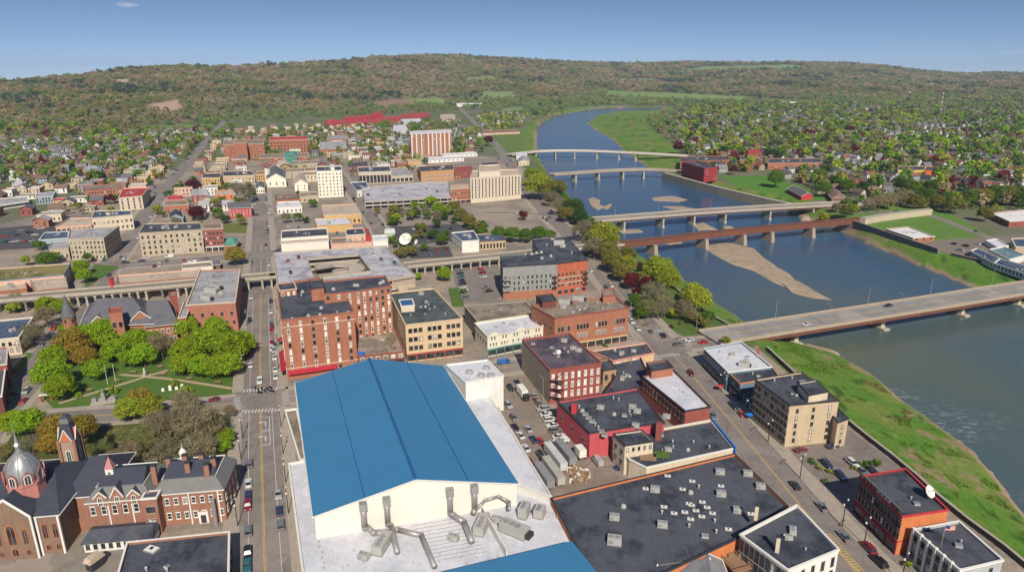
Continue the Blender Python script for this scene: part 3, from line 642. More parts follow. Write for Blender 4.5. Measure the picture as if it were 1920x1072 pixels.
# car parks, lawns and paths
sheet('car_park', [(925, 700), (1000, 690), (1010, 735), (1120, 868), (1165, 895), (1115, 925), (1035, 932), (960, 800)], .02, M('lot_asphalt', (.27, .215, .17), kind='asphalt'))
sheet('car_park', [(1475, 845), (1592, 806), (1700, 885), (1620, 960), (1590, 950)], .02, M('lot_asphalt_pale', (.22, .185, .16), kind='asphalt'))
sheet('car_park', [(845, 505), (935, 497), (950, 555), (865, 570)], .02, ASP)
sheet('car_park', [(700, 405), (845, 402), (860, 425), (720, 440)], .02, M('lot_a', (.26, .22, .18), kind='asphalt'))
sheet('car_park', [(726, 425), (860, 420), (915, 445), (750, 462)], .025, ASD); sheet('car_park', [(760, 465), (842, 462), (850, 482), (770, 485)], .025, ASD)
sheet('car_park', [(-30, 430), (95, 420), (130, 410), (110, 445), (75, 465), (-30, 470)], .025, ASD)
sheet('car_park', [(520, 412), (640, 405), (650, 450), (520, 440)], .021, M('lot_a'))
sheet('car_park', [(515, 360), (640, 355), (645, 400), (515, 405)], .02, M('lot_a'))
sheet('car_park', [(-60, 1072), (-60, 1025), (230, 990), (425, 960), (428, 978), (250, 1010), (240, 1100), (-60, 1120)], .02, M('lot_a'))
sheet('lawn', [(112, 640), (150, 600), (455, 590), (452, 735), (430, 742), (300, 755), (100, 765), (75, 740)], .03, GRA)
sheet('lawn', [(0, 790), (90, 788), (230, 790), (440, 775), (446, 845), (442, 920), (300, 880), (0, 930)], .03, M('dull_lawn', (.075, .1, .022), kind='grass'))  # a duller, browner green than the park lawn
sheet('lawn', [(18, 700), (44, 662), (62, 662), (35, 700)], .2, GRA); sheet('lawn', [(420, 418), (472, 418), (472, 438), (418, 436)], .03, M('dry_lawn', (.13, .16, .03), kind='grass'))
sheet('lawn', [(1180, 545), (1255, 534), (1320, 588), (1372, 614), (1362, 622), (1262, 625)], .03, M('bank_lawn', (.09, .15, .03), kind='grass'))
sheet('lawn', [(160, 520), (178, 496), (225, 500), (160, 540)], .21, GRA); sheet('lawn', [(1052, 412), (1095, 410), (1100, 425), (1065, 428)], .03, GRA)
sheet('lawn', [(840, 540), (865, 540), (870, 575), (848, 575)], .03, GRA); sheet('lawn', [(1315, 690), (1340, 680), (1352, 695), (1330, 712)], .03, GRA)
def path(px, w, mat=TANP, z=.05):
    P = resample(smooth(wpts(px)), 3); V, F = ribbon(P, -w/2, w/2, z); tag(ob('path', mk('path', V, F, mat)), kind='structure')
path([(110, 756), (180, 735), (255, 712), (272, 706)], 1.8); path([(272, 706), (320, 710), (435, 728)], 1.8, z=.056); path([(225, 702), (272, 706), (315, 694)], 1.8, z=.062)
path([(185, 870), (260, 840), (330, 826), (410, 812)], 1.6); path([(150, 850), (210, 862), (300, 860)], 1.6, z=.056)
path([(12, 700), (42, 668), (50, 665)], 1.5, z=.22)
# ---------------------------------------------------------------- buildings in the middle and near distance
w6 = lambda c, r, st='w', w=1.2, h=1.8, z=1.4, fh=None, g=1: (c, r, w, h, z, fh, st, g)
# --- arena with the blue roof
def gable_arena():
    zb, ze, zr = 6.0, 11.5, 17.6
    FL, FR, BR_, BL = [Vector(G(*p, ze)) for p in ((589, 965), (969, 904), (830, 686), (555, 718))]
    d = (BL-FL).normalized(); RF = Vector(G(778, 893, zr)); RB = Vector(G(692, 672, zr))
    c = (FL+FR+BR_+BL)/4; root = thing('arena', (c.x, c.y, 0), 'huge arena hall with a blue gabled metal roof, cream end wall and white flat roofs', 'arena')
    L = lambda p, z: (p.x-c.x, p.y-c.y, z)
    RFw = (FL+FR)/2+(RF-(FL+FR)/2)*.0; 
    m = MB(); fl, fr, br, bl = FL, FR, BR_, BL
    rf = (fl+fr)/2+((RF-(fl+fr)/2).dot((fr-fl).normalized()))*(fr-fl).normalized(); rb = (bl+br)/2+((RB-(bl+br)/2).dot((br-bl).normalized()))*(br-bl).normalized()
    V = [L(fl, 0), L(fr, 0), L(br, 0), L(bl, 0), L(fl, ze), L(fr, ze), L(br, ze), L(bl, ze), L(rf, zr), L(rb, zr)]
    m.add(V, [(0, 1, 5, 8, 4), (1, 2, 6, 5), (2, 3, 7, 9, 6), (3, 0, 4, 7)]); m.build('wall', M('cream_panel', (.76, .67, .57), kind='plain', var=.05), root)
    o = .5; u = (fr-fl).normalized(); f_ = (bl-fl).normalized(); m = MB()
    A = [fl-u*o-f_*o, rf-f_*o, fr+u*o-f_*o]; Bk = [bl-u*o+f_*o, rb+f_*o, br+u*o+f_*o]; zz = [ze-.1, zr+.15, ze-.1]
    # roof sheets with standing seams
    for a, b_ in ((0, 1), (1, 2)):
        p = [L(A[a], zz[a]), L(A[b_], zz[b_]), L(Bk[b_], zz[b_]), L(Bk[a], zz[a])]; m.add([*p, *[(q[0], q[1], q[2]-.35) for q in p]], [(0, 1, 2, 3), (4, 5, 1, 0), (2, 6, 7, 3), (0, 3, 7, 4), (1, 5, 6, 2)])
    r = m.build('roof', BLUE, root)
    m = MB()
    n = 58
    for s_ in ((0, 1), (2, 1)):
        for k in range(1, n):
            t_ = k/n; p = A[s_[0]].lerp(Bk[s_[0]], t_); q = A[1].lerp(Bk[1], t_)
            if k % 2 or 1: continue
            m.tube((*L(p, zz[s_[0]]+.06)[:2], zz[s_[0]]+.05), (*L(q, zr+.2)[:2], zr+.2), .045, n=3, cap=False)
    m = MB(); m.tube(L(A[1], zr+.22), L(Bk[1], zr+.22), .5, n=6)
    for t_ in (.5,):
        for s_ in (0, 2): m.tube(L(A[s_].lerp(A[1], t_), (ze+zr)/2+.15), L(Bk[s_].lerp(Bk[1], t_), (ze+zr)/2+.15), .14, n=4)
    m.build('ridge_cap', M('ridge_blue', (.02, .10, .26)), r)
    m = MB()
    for s_ in (0, 2):
        m.tube(L(A[s_], ze-.2), L(Bk[s_], ze-.2), .22, n=5)
        for e in (A, Bk): m.tube(L(e[s_], ze-.25), L(e[1], zr-.05), .2, n=4)
    m.build('gutter', TRW, root)
    FOOT.append([tuple(p) for p in (FL, FR, BR_, BL)]); LAND.append(('the blue-roofed arena', 760, 800))
    # lower flat roofs wrapped round the hall
    low = [(568, 1140), (543, 868), (576, 862)]
    volume(root, M('white_wall', (.66, .62, .55), var=.06), RW, [G(x, y, 4.8) for x, y in ((582, 1180), (1150, 1180), (1096, 1050), (1034, 935), (930, 800), (576, 862), (541, 868))], 0, 4.8, .5, TRW)
    P = [G(x, y, 7) for x, y in ((968, 905), (1034, 930), (905, 720), (833, 688))]; volume(root, WHT, RW, P, 0, 7, .5, TRW)
    P = [G(x, y, 14) for x, y in ((873, 716), (944, 704), (914, 674), (836, 683))]; volume(root, WHT, RW, P, 0, 14, .4, TRW)
    # front blue roof at the bottom edge
    a, b_, c_, e_ = [Vector(G(x, y, 9)) for x, y in ((800, 1078), (1072, 1013), (1140, 1100), (900, 1230))]
    MB().add([L(a, 9), L(b_, 9), L(c_, 9.3), L(e_, 9.3), L(a, 6), L(b_, 6), L(c_, 6), L(e_, 6)], [(0, 3, 2, 1), (0, 1, 5, 4), (1, 2, 6, 5), (2, 3, 7, 6), (3, 0, 4, 7)]).build('front_roof', BLUE, root)
    # ducts climbing the end wall, air handlers, curb units
    def duct(pts, r_=.75, nm='duct'):
        m = MB()
        for p, q in zip(pts, pts[1:]): m.tube((p[0]-c.x, p[1]-c.y, p[2]), (q[0]-c.x, q[1]-c.y, q[2]), r_, n=8)
        for p in pts[1:-1]: m.lathe((p[0]-c.x, p[1]-c.y, p[2]-r_), [(r_*.6, 0), (r_*1.05, r_*.5), (r_*1.05, r_*1.5), (r_*.6, r_*2)], 8)
        return m.build(nm, DUCT, root, smooth=True)
    def W_(px, py, z): g = G(px, py, z); return (g[0], g[1], z)
    wl = lambda px, py, z0_: None
    gd = (FR-FL).normalized(); nf = Vector((gd.y, -gd.x))       # out from the gable wall
    def wallpt(px, py, off=1.0):
        """point on the end wall seen at this place, moved out by off"""
        lo, hi = 4.3, 18
        for _ in range(30):
            z = (lo+hi)/2; g = Vector(G(px, py, z))
            if (g-FL).dot(nf) < 0: lo = z      # the sight line meets this level behind the wall: go higher
            else: hi = z
        g = Vector(G(px, py, z))+nf*off; return (g.x, g.y, z)
    for top, pts in (((680, 945), [(686, 985, 5.6), (700, 998, 5.6), (722, 998, 5.6)]), ((724, 935), [(733, 985, 5.9), (745, 1035, 5.6)]), ((842, 918), [(850, 965, 6.2), (870, 978, 5.8), (885, 1015, 5.6)]), ((888, 912), [(888, 962, 5.8)])):
        w_ = wallpt(*top); lowz = pts[0]
        g0 = W_(*lowz); h_ = (w_[0], w_[1], 6.0)
        duct([w_, h_]+[W_(*p) for p in pts], .8)
        m = MB(); m.cbox((w_[0]-c.x, w_[1]-c.y), (2.0, 1.7), w_[2]-1, w_[2]+1.1, atan2(gd.y, gd.x)); m.build('intake_hood', MET, root)
    duct([W_(715, 998, 5.6), W_(745, 992, 5.6), W_(790, 1003, 5.6), W_(815, 1062, 5.6)], .75)
    duct([W_(893, 955, 7.0), W_(910, 937, 8.6), W_(935, 930, 8.6), W_(955, 940, 7.4), W_(955, 955, 7)], .45)
    ux, uy = G(710, 1025, 7)
    for (px, py, dz, sx) in ((716, 1020, 1, 1.15), (903, 985, 1, 1.15)):
        x, y = G(px, py, 5.2); o_ = unit(root, 'bigac', x, y, 4.3, GRID+pi/2+.1, 1); o_.scale = (1.15, 1.1, 1)
    for px, py in ((682, 1040), (850, 1005), (1012, 955), (1055, 905+60), (932, 972)): x, y = G(px, py, 5.2); unit(root, 'ac', x, y, 4.3, GRID, .9)
    x, y = G(965, 992, 5.2); o_ = unit(root, 'bigac', x, y, 4.3, GRID-.25, 1); o_.scale = (1.3, 1.4, .9)
    x, y = G(983, 950, 7); o_ = unit(root, 'bigac', x, y, 4.3, GRID+pi/2, 1); o_.scale = (.7, .9, 1.3); x, y = G(1012, 950, 7); o_ = unit(root, 'bigac', x, y, 4.3, GRID+pi/2, 1); o_.scale = (.6, 1, 1)
    for px, py in ((880, 698), (902, 704), (920, 704), (912, 690)): x, y = G(px, py, 14); unit(root, 'ac', x, y, 13.6, GRID, .8)
    rnd = random.Random(3)
    for k in range(15): x, y = G(584+rnd.uniform(-3, 3)+k*1.6, 925+k*10, 6.3); unit(root, 'vent', x, y, 4.3, 0, .6)
    for k in range(22): x, y = G(rnd.uniform(630, 960), rnd.uniform(1015, 1060), 6.3); unit(root, 'vent', x, y, 4.3, 0, .5)
    for k in range(10): x, y = G(845+k*12+rnd.uniform(-3, 3), 706+k*19, 7); unit(root, 'vent', x, y, 6.5, 0, .6)
    for k in range(11):      # conduit runs across the roof on blocks
        a = W_(770+k*5, 985+k*6.5, 4.6); b2 = W_(870+k*4, 968+k*6.5, 4.6); m = MB(); m.tube((a[0]-c.x, a[1]-c.y, 4.55), (b2[0]-c.x, b2[1]-c.y, 4.55), .07, n=4); m.build('conduit', MET, root)
    # screen wall beside the plant
    p = Vector(G(905, 955, 6)); q = Vector(G(950, 1035, 6)); d_ = (q-p)
    MB().cbox(((p+q).x/2-c.x, (p+q).y/2-c.y), (d_.length, .3), 4.3, 6.8, atan2(d_.y, d_.x)).build('screen_wall', WHT, root)
gable_arena()
B('narrow low brown-roofed annex between the arena wall and the main street pavement', WHT, RT, 4.5, [(563, 862), (575, 858), (556, 765), (534, 768)], cap=TRW, name='annex')
FOOT.append([G(x, y, 6) for x, y in ((540, 1200), (1150, 1200), (1034, 932), (833, 684), (541, 868))])
# --- blocks right of the arena
r = B('wide black flat-roofed store with an orange side wall and rows of pale skylights', ORG, RK, 7, [(1165, 1110), (1386, 1006), (1477, 948), (1378, 850), (1034, 933), (1128, 1110)], cap=TRD, ref='the wide black skylit roof')
for px, py, k_ in [(1245, 948, 'sky'), (1297, 945, 'sky'), (1264, 960, 'sky'), (1292, 942, 'sky'), (1317, 939, 'sky'), (1326, 949, 'sky'), (1305, 955, 'sky'), (1284, 958, 'sky'), (1336, 960, 'sky'), (1316, 966, 'sky'), (1295, 971, 'sky'), (1252, 890, 'sky'), (1298, 900, 'sky'), (1280, 915, 'sky'), (1352, 909, 'sky'), (1211, 914, 'sky'), (1408, 961, 'sky'), (1366, 990, 'sky'),
                   (1152, 970, 'ac'), (1152, 1015, 'ac'), (1242, 984, 'ac'), (1352, 926, 'ac'), (1228, 918, 'ac'), (1384, 957, 'ac'), (1350, 885, 'ac'), (1402, 888, 'ac'), (1426, 912, 'ac'), (1169, 948, 'fan'), (1241, 960, 'vent'), (1310, 912, 'vent'), (1295, 922, 'fan'), (1322, 1004, 'hatch'), (1340, 976, 'vent'), (1343, 996, 'vent'), (1292, 985, 'vent')]:
    x, y = G(px, py, 6.8); unit(r, k_, x, y, 6.4, GRID+.15, .72 if k_ == 'sky' else (1.15 if (px, py) == (1152, 1015) else .85))
r = B('black flat-roofed building at the bottom edge with a cream front and tall shaded side windows', WHT, RK, 9.5, [(1478, 1068), (1573, 1029), (1494, 946), (1388, 1001)], {0: w6(5, 2, 'd', 1.1, 2.6), 3: w6(9, 2, 'd', 1.3, 3.6, 1)}, cap=TRW, units='av', ref='the cream building at the bottom edge')
for px, py in ((1457, 1030), (1417, 970)):
    x, y = G(px, py, 9.5); m = MB(); m.cbox((x-r.location.x, y-r.location.y), (.9, .9), 8.9, 13.2, GRID); m.cbox((x-r.location.x, y-r.location.y), (1.1, 1.1), 13.2, 13.5, GRID, 1); m.build('chimney', [CRM, TRD], r)
r = B('dark red brick block with red cornice, orange side wall and a rooftop dish', PUR, RK, (968, 1682, 1039), [(1692, 968), (1778, 955), (1698, 878), (1612, 893)], {3: [w6(12, 3, 'd', 1.2, 2.1, 4.4, 3.2)], 0: w6(2, 1, 'd', 1, 1.5, 3)}, cap=RED, shop=([3], M('maroon_shop', (.3, .02, .05))), ref='the dark red brick block')
h_ = r['h']; L3 = [Vector((G(x, y, h_)[0]-r.location.x, G(x, y, h_)[1]-r.location.y)) for x, y in ((1692, 968), (1778, 955))]
d = L3[1]-L3[0]; nn = Vector((d.y, -d.x)).normalized()*.06; MB().add([(*(L3[0]+nn), 0), (*(L3[1]+nn), 0), (*(L3[1]+nn), h_-.5), (*(L3[0]+nn), h_-.5)], [(0, 1, 2, 3)]).build('side_wall', ORG, r)
MB().prism(inset([tuple(Vector((G(x, y, h_)[0]-r.location.x, G(x, y, h_)[1]-r.location.y))) for x, y in ((1692, 968), (1778, 955), (1698, 878), (1612, 893))], -.18), 3.9, 4.3, bot=True).build('string_course', RED, r)
def dish(root, px, py, z, R, az=radians(200), el=radians(35), par=None):
    x, y = G(px, py, z); o = ob('satellite_dish', None, root, (x-(root.location.x if root else 0), y-(root.location.y if root else 0), z-(root.location.z if root else 0)))
    d_ = Vector((sin(az)*cos(el), cos(az)*cos(el), sin(el))); q_ = d_.to_track_quat('Z', 'Y'); m = MB(); n = 20; V = []; F = []
    prof = [(0, 0), (.35, .05), (.7, .18), (1, .38)]
    for rr_, zz_ in prof:
        for k in range(n): V.append(q_@Vector((rr_*R*cos(2*pi*k/n), rr_*R*sin(2*pi*k/n), zz_*R))+Vector((0, 0, R*1.05)))
    for j in range(len(prof)-1):
        for k in range(n): F.append((j*n+k, j*n+(k+1) % n, (j+1)*n+(k+1) % n, (j+1)*n+k))
    m.add(V, F); m.build('reflector', TRW, o, smooth=True)
    m = MB(); m.tube((0, 0, 0), (0, 0, R*1.05), R*.1, n=6); m.tube(q_@Vector((R*.9, 0, .35*R))+Vector((0, 0, R*1.05)), q_@Vector((0, 0, R*.95))+Vector((0, 0, R*1.05)), R*.03, n=4); m.tube(q_@Vector((-R*.6, R*.6, .35*R))+Vector((0, 0, R*1.05)), q_@Vector((0, 0, R*.95))+Vector((0, 0, R*1.05)), R*.03, n=4)
    m.lathe(tuple(q_@Vector((0, 0, R*.9))+Vector((0, 0, R*1.05))), [(.08*R, 0), (.08*R, .15*R)], 6); m.build('mast', STEEL, o); return o
dish(r, 1738, 932, h_-.6, 1.7, radians(150))
r = B('gray pilastered building with a paneled black roof and a flag, beside the dark red block', M('gray_pilaster', (.42, .42, .42), kind='stucco'), RK, (990, 1700, 1047), [(1800, 1068), (1881, 1049), (1798, 976), (1714, 991)], {3: w6(6, 3, 'd', 1.4, 1.7, 1.5), 0: w6(2, 3, 'd', 1, 1.5)}, cap=TRW, ref='the gray pilastered building', units='h')
h_ = r['h']; P3 = [Vector(G(x, y, h_)) for x, y in ((1714, 991), (1800, 1068))]; d = P3[1]-P3[0]; m = MB()
for k in range(7): c_ = P3[0]+d*k/6-Vector((r.location.x, r.location.y)); m.cbox((c_.x, c_.y), (.7, .8), 0, h_+.3, atan2(d.y, d.x))
m.build('pilaster', TRW, r)
x, y = G(1765, 1020, h_); m = MB(); m.tube((x-r.location.x, y-r.location.y, h_-.6), (x-r.location.x, y-r.location.y, h_+5.5), .08, n=6); fp = m.build('flagpole', STEEL, r)
m = MB(); fx, fy = x-r.location.x, y-r.location.y
for k in range(9):
    for j in range(7):
        u0, u1 = k*.27, (k+1)*.27; z0_ = h_+5.4-j*.2; w0_, w1_ = .12*sin(u0*4), .12*sin(u1*4)
        m.add([(fx+.1+u0, fy+w0_, z0_), (fx+.1+u1, fy+w1_, z0_), (fx+.1+u1, fy+w1_, z0_-.2), (fx+.1+u0, fy+w0_, z0_-.2)], [(0, 3, 2, 1)], 2 if (k < 4 and j < 4) else (0 if j % 2 == 0 else 1))
fl_ = m.build('flag', [RED, TRW, M('flag_blue', (.03, .05, .2))], fp)
r = B('tall tan corner block with a dark roof, cream roof cabin and shaded many-windowed street side', TAN, RK, (759, 1473, 838), [(1481, 759), (1573, 750), (1503, 697), (1416, 711)], {0: [w6(3, 5, 'd', 1.0, 1.6, 1.5)], 3: w6(10, 5, 'd', 1.3, 2.0, 1.2)}, cap=TRD, ref='the tan corner block', par=.5)
h_ = r['h']; P = [G(x, y, h_+2.6) for x, y in ((1517, 740), (1553, 733), (1530, 712), (1497, 718))]; volume(r, CRM, RK, P, h_-.6, h_+2.6, .3, TRD, nm='roof_cabin')
P = [G(x, y, 10) for x, y in ((1571, 791), (1591, 784), (1560, 753), (1545, 758))]; volume(r, TAN, RK, P, 0, 10, .4, TRD, {0: w6(1, 3, 'd', 1, 1.5)})
P = [G(x, y, h_+1.4) for x, y in ((1440, 724), (1416, 703), (1503, 691), (1524, 706))][::-1]
for px, py, k_ in ((1452, 713, 'vent'), (1485, 708, 'vent'), (1505, 718, 'ac'), (1520, 735, 'ac')): x, y = G(px, py, h_); unit(r, k_, x, y, h_-.5, 0, .8)
r = B('low blue-gray storefront building with a patched white roof beside the river wall', BLG, RW, (653, 1317, 686), [(1365, 697), (1447, 687), (1390, 640), (1320, 653)], {3: w6(8, 1, 'w', 2.2, 1.8, 4.6), }, cap=TRW, shop=([3], M('teal_shop', (.06, .2, .22))), ref='the white-roofed riverside storefront')
h_ = r['h']
for px, py, k_ in ((1400, 676, 'ac'), (1402, 668, 'hatch'), (1378, 665, 'vent'), (1420, 668, 'vent'), (1350, 658, 'vent'), (1395, 684, 'bigac')): x, y = G(px, py, h_); unit(r, k_, x, y, h_-.6, GRID, .7)
x, y = G(1421, 662, h_); MB().cbox((x-r.location.x, y-r.location.y), (.9, .9), 0, h_+2.5, GRID).build('chimney', BRR, r)
B('narrow dark-roofed storefront with an orange cornice, next to the white-roofed riverside storefront', BLG, RK, 7.5, [(1388, 719), (1462, 706), (1448, 688), (1366, 698)], {3: w6(3, 1, 'd', 1.3, 1.8, 4.4)}, cap=M('orange_trim', (.5, .22, .1)), shop=([3], TRD), units='v')
B('low blue-walled infill building between the riverside storefronts and the tan corner block', M('blue_tarp', (.03, .12, .3)), RK, 4.5, [(1425, 772), (1470, 757), (1440, 722), (1392, 728)], {3: w6(5, 1, 'b', 1.6, 2, 1)}, cap=TRD)
r = B('long one-storey brick bank building with a weathered white roof along the street', BRR, RW, 9, [(1285, 770), (1332, 762), (1262, 692), (1204, 705)], {3: w6(12, 1, 'd', 1.1, 2.6, 4.6), 1: w6(10, 2, 'd', 1.3, 1.7, 1.2, 4)}, cap=TRD, ref='the white-roofed brick bank')
P = [G(x, y, 12) for x, y in ((1222, 694), (1262, 688), (1250, 675), (1212, 680))]; volume(r, BR, RK, P, 0, 12, .4, TRD, nm='tower_wall')
r = B('black-roofed building with a long cream side wall, bright blue street edge and small roof garden', CRM, RK, 6.5, [(1212, 876), (1376, 840), (1332, 787), (1148, 820), (1180, 860)], {}, cap=TRW, ref='the cream-walled black roof')
P = [G(x, y, 10.5) for x, y in ((1172, 834), (1225, 826), (1203, 806), (1151, 813))]; volume(r, CRM, RK, P, 0, 10.5, .4, TRD, {0: w6(5, 1, 'd', .8, 1.2, 8), 3: w6(2, 2, 'd', 1, 1.6, 3)})
for px, py, mt in ((1240, 850, GRA), (1215, 855, WOOD)):
    x, y = G(px, py, 6.3); MB().cbox((x-r.location.x, y-r.location.y), (5, 3.6), 5.9, 6.15, GRID+.2).build('roof_garden', mt, r)
a, b_ = Vector(G(1377, 842, 6.8)), Vector(G(1332, 786, 6.8)); d = b_-a; MB().cbox(((a+b_).x/2-r.location.x+.4, (a+b_).y/2-r.location.y), (d.length, .5), 4.2, 7.4, atan2(d.y, d.x)).build('fascia', M('bright_blue', (.02, .16, .5)), r)
for px, py, k_ in ((1290, 842, 'fan'), (1300, 828, 'vent'), (1262, 838, 'vent'), (1330, 838, 'vent'), (1240, 815, 'hatch')): x, y = G(px, py, 6.3); unit(r, k_, x, y, 5.9, GRID, .8)
r = B('bright red painted building with a black roof crowded with vents, next to the car park', M('crimson_paint', (.5, .085, .10), kind='stucco'), RK, (810, 1108, 858), [(1106, 811), (1188, 798), (1246, 792), (1196, 727), (1045, 752)], {4: w6(3, 1, 'd', 1, 1.4, 4)}, cap=TRD, ref='the bright red building')
h_ = r['h']
for px, py in ((1077, 760), (1236, 795)):
    x, y = G(px, py, h_+2); MB().cbox((x-r.location.x, y-r.location.y), (1.7, 1.7), 0, h_+2.4, GRID).build('chimney', RED if px < 1100 else BRR, r)
for k in range(9): x, y = G(1086+k*6, 762+k*6.5, h_); unit(r, random.choice(['vent', 'fan', 'hatch']), x, y, h_-.6, GRID, .9)
for px, py, k_ in ((1126, 763, 'ac'), (1186, 762, 'ac'), (1195, 770, 'ac'), (1250, 780, 'ac'), (1192, 797, 'ac'), (1150, 745, 'vent'), (1160, 748, 'vent')): x, y = G(px, py, h_); unit(r, k_, x, y, h_-.6, GRID, .8)
r = B('three-storey brick building with a blank pale left wall, dark roof and a dish', BRR, M('plum_roof', (.06, .045, .06), kind='roof'), (693, 1032, 757), [(1031, 693), (1128, 680), (1067, 624), (979, 636)], {0: [w6(8, 3, 'b', 1.2, 2.2, 2.2, None, 1)]}, cap=BRR, ref='the pale-sided brick building')
h_ = r['h']; Q = [Vector(G(x, y, h_)) for x, y in ((979, 636), (1031, 693))]; d = Q[1]-Q[0]; n_ = Vector((d.y, -d.x)).normalized()*.08; o_ = Vector((r.location.x, r.location.y))
MB().add([(*(Q[0]+n_-o_), 0), (*(Q[1]+n_-o_), 0), (*(Q[1]+n_-o_), h_+.1), (*(Q[0]+n_-o_), h_+.1)], [(0, 1, 2, 3)]).build('party_wall', M('pale_render', (.36, .3, .22), kind='stucco'), r)
dish(r, 1048, 664, h_-.5, .9, radians(190)); 
for px, py, k_ in ((1058, 638, 'ac'), (1075, 652, 'ac'), (1085, 656, 'ac'), (1000, 643, 'hatch'), (1035, 650, 'hatch')): x, y = G(px, py, h_); unit(r, k_, x, y, h_-.6, GRID, .8)
a_ = Vector(G(1034, 715, h_*.7)); m = MB()      # fire escape
for k in range(3): z_ = 3+k*3.4; m.cbox((a_.x+2-o_.x, a_.y+.2-o_.y), (5.5, 1.1), z_, z_+.12, GRID+pi); m.tube((a_.x-.5-o_.x, a_.y-.4-o_.y, z_), (a_.x+4.5-o_.x, a_.y+1-o_.y, z_+3.4), .1, n=4)
m.build('fire_escape', BLKM, r)
B('small tan-fronted building with arched windows squeezed behind the red building', M('ochre_brick', (.4, .25, .14), kind='brick'), RK, 7, [(1131, 694), (1156, 690), (1140, 672), (1116, 676)], {0: w6(2, 1, 'd', 1.2, 2.4, 2.5)}, cap=TRD)
r = B('long low shop with a black roof and a pink painted mural wall by the junction', PNK, RK, 5.5, [(1150, 676), (1226, 661), (1211, 642), (1108, 657)], {}, cap=M('salmon', (.6, .25, .2)), ref='the pink mural shop', units='av')
h_ = 5.5; Q = [Vector(G(x, y, 5.5)) for x, y in ((1150, 676), (1226, 661))]; d = (Q[1]-Q[0]); n_ = Vector((d.y, -d.x)).normalized()*.05; m = MB(); o_ = Vector((r.location.x, r.location.y))
for k, mt in enumerate((0, 1, 0, 1, 1)): c_ = Q[0]+d*(.12+.19*k)+n_-o_; m.cbox((c_.x, c_.y), (2.2, .1), 2.2+(k % 2)*.4, 4.4, atan2(d.y, d.x), mt)
m.build('mural', [TRW, M('mural_yellow', (.6, .45, .15))], r)
r = B('low black flat roof with humps of ductwork enclosed by taller brick buildings', BRR, RK, 4.5, [(1130, 742), (1199, 727), (1215, 700), (1200, 668), (1140, 680), (1158, 700)], {}, cap=TRD, units='vavvhf')
# --- blocks behind the cross street
r = B('three-storey orange brick building with a brown gravel roof at the bridge junction', BR, RT, (577, 1177, 640), [(1040, 596), (1179, 577), (1154, 556), (996, 572)], {0: [w6(16, 1, 'arch', 1.0, 2.4, 5.6, None, 4), w6(16, 1, 'd', 1.1, 2.4, 9.6, None, 4)], 3: w6(4, 2, 'd', 1, 1.8, 4)}, cap=BRR, shop=([0], M('sandstone', (.5, .38, .22))), ref='the brick building at the junction', par=.5)
h_ = r['h']
for px, py, k_ in ((1059, 568, 'bigac'), (1085, 562, 'bigac'), (1057, 575, 'ac'), (1100, 575, 'vent'), (1120, 568, 'vent'), (1140, 570, 'vent'), (1075, 583, 'hatch'), (1130, 577, 'vent'), (1095, 580, 'vent')): x, y = G(px, py, h_); unit(r, k_, x, y, h_-.5, GRID, .9)
P = [G(x, y, h_+3) for x, y in ((1131, 555), (1154, 553), (1150, 541), (1128, 543))]; volume(r, BR, RT, P, 0, h_+3, .3, BRR, nm='tower_wall')
P = [G(x, y, h_+3) for x, y in ((1017, 565), (1043, 562), (1035, 551), (1005, 554))]; volume(r, BRD, RK, P, 0, h_+3, .3, TRD, nm='tower_wall')
r = B('white Italianate storefront row with arched windows, green shopfronts and a pale roof', M('ivory', (.70, .64, .50), var=.06), RW, (630, 914, 668), [(914, 631), (1038, 608), (1010, 588), (890, 605)], {0: [w6(12, 1, 'arch', 1.0, 2.2, 7.6, None, 2), w6(18, 1, 'w', .9, 1.8, 4.6, None, 3)], 3: w6(5, 1, 'd', 1, 1.6, 5)}, cap=M('ivory_cornice', (.68, .6, .45)), shop=([0], GRN), ref='the white Italianate row')
h_ = r['h']; Q = [Vector(G(x, y, h_)) for x, y in ((914, 631), (1038, 608))]; d = Q[1]-Q[0]; rz = atan2(d.y, d.x); o_ = Vector((r.location.x, r.location.y)); m = MB()
for t_ in (.1, .5, .9): c_ = Q[0]+d*t_-o_; L_ = 3.4; u = d.normalized(); q1, q2 = c_-u*L_, c_+u*L_; n_ = Vector((u.y, -u.x))*.3; m.add([(*(q1+n_), h_), (*(q2+n_), h_), (*(c_+n_), h_+1.7), (*(q1-n_), h_), (*(q2-n_), h_), (*(c_-n_), h_+1.7)], [(0, 1, 2), (4, 3, 5), (1, 4, 5, 2), (3, 0, 2, 5)])
m.build('pediment', M('ivory'), r)
for px, py, k_ in ((960, 608, 'ac'), (985, 603, 'fan'), (930, 612, 'hatch'), (1005, 605, 'vent')): x, y = G(px, py, h_); unit(r, k_, x, y, h_-.6, GRID, .7)
B('building with a wide brown gravel roof behind the white Italianate row', COND, RT, 9, [(896, 603), (1005, 586), (986, 565), (871, 573)], {}, cap=CON, units='hv', ref='the brown gravel roof')
r = B('four-storey yellow stone office with grouped windows and red shopfronts under a patchy black roof', M('yellow_stone', (.60, .44, .26), kind='stucco', var=.1), M('patchy_roof', (.04, .05, .055), kind='roof', var=.35), (608, 762, 678), [(760, 609), (867, 597), (813, 540), (730, 549)], {0: [w6(9, 3, 'd', 1.7, 1.9, 5.4, 4.0, 3)], 3: w6(4, 3, 'd', .9, 1.4, 4, 4)}, cap=M('stone_cornice', (.62, .47, .3)), shop=([0], M('maroon_front', (.3, .06, .05))), ref='the yellow stone office')
h_ = r['h']; P = [G(x, y, h_+2.4) for x, y in ((752, 574), (777, 572), (773, 560), (748, 562))]; volume(r, CRM, M('blue_cover', (.03, .1, .25)), P, h_-.6, h_+2.4, .2, TRW, nm='roof_cabin')
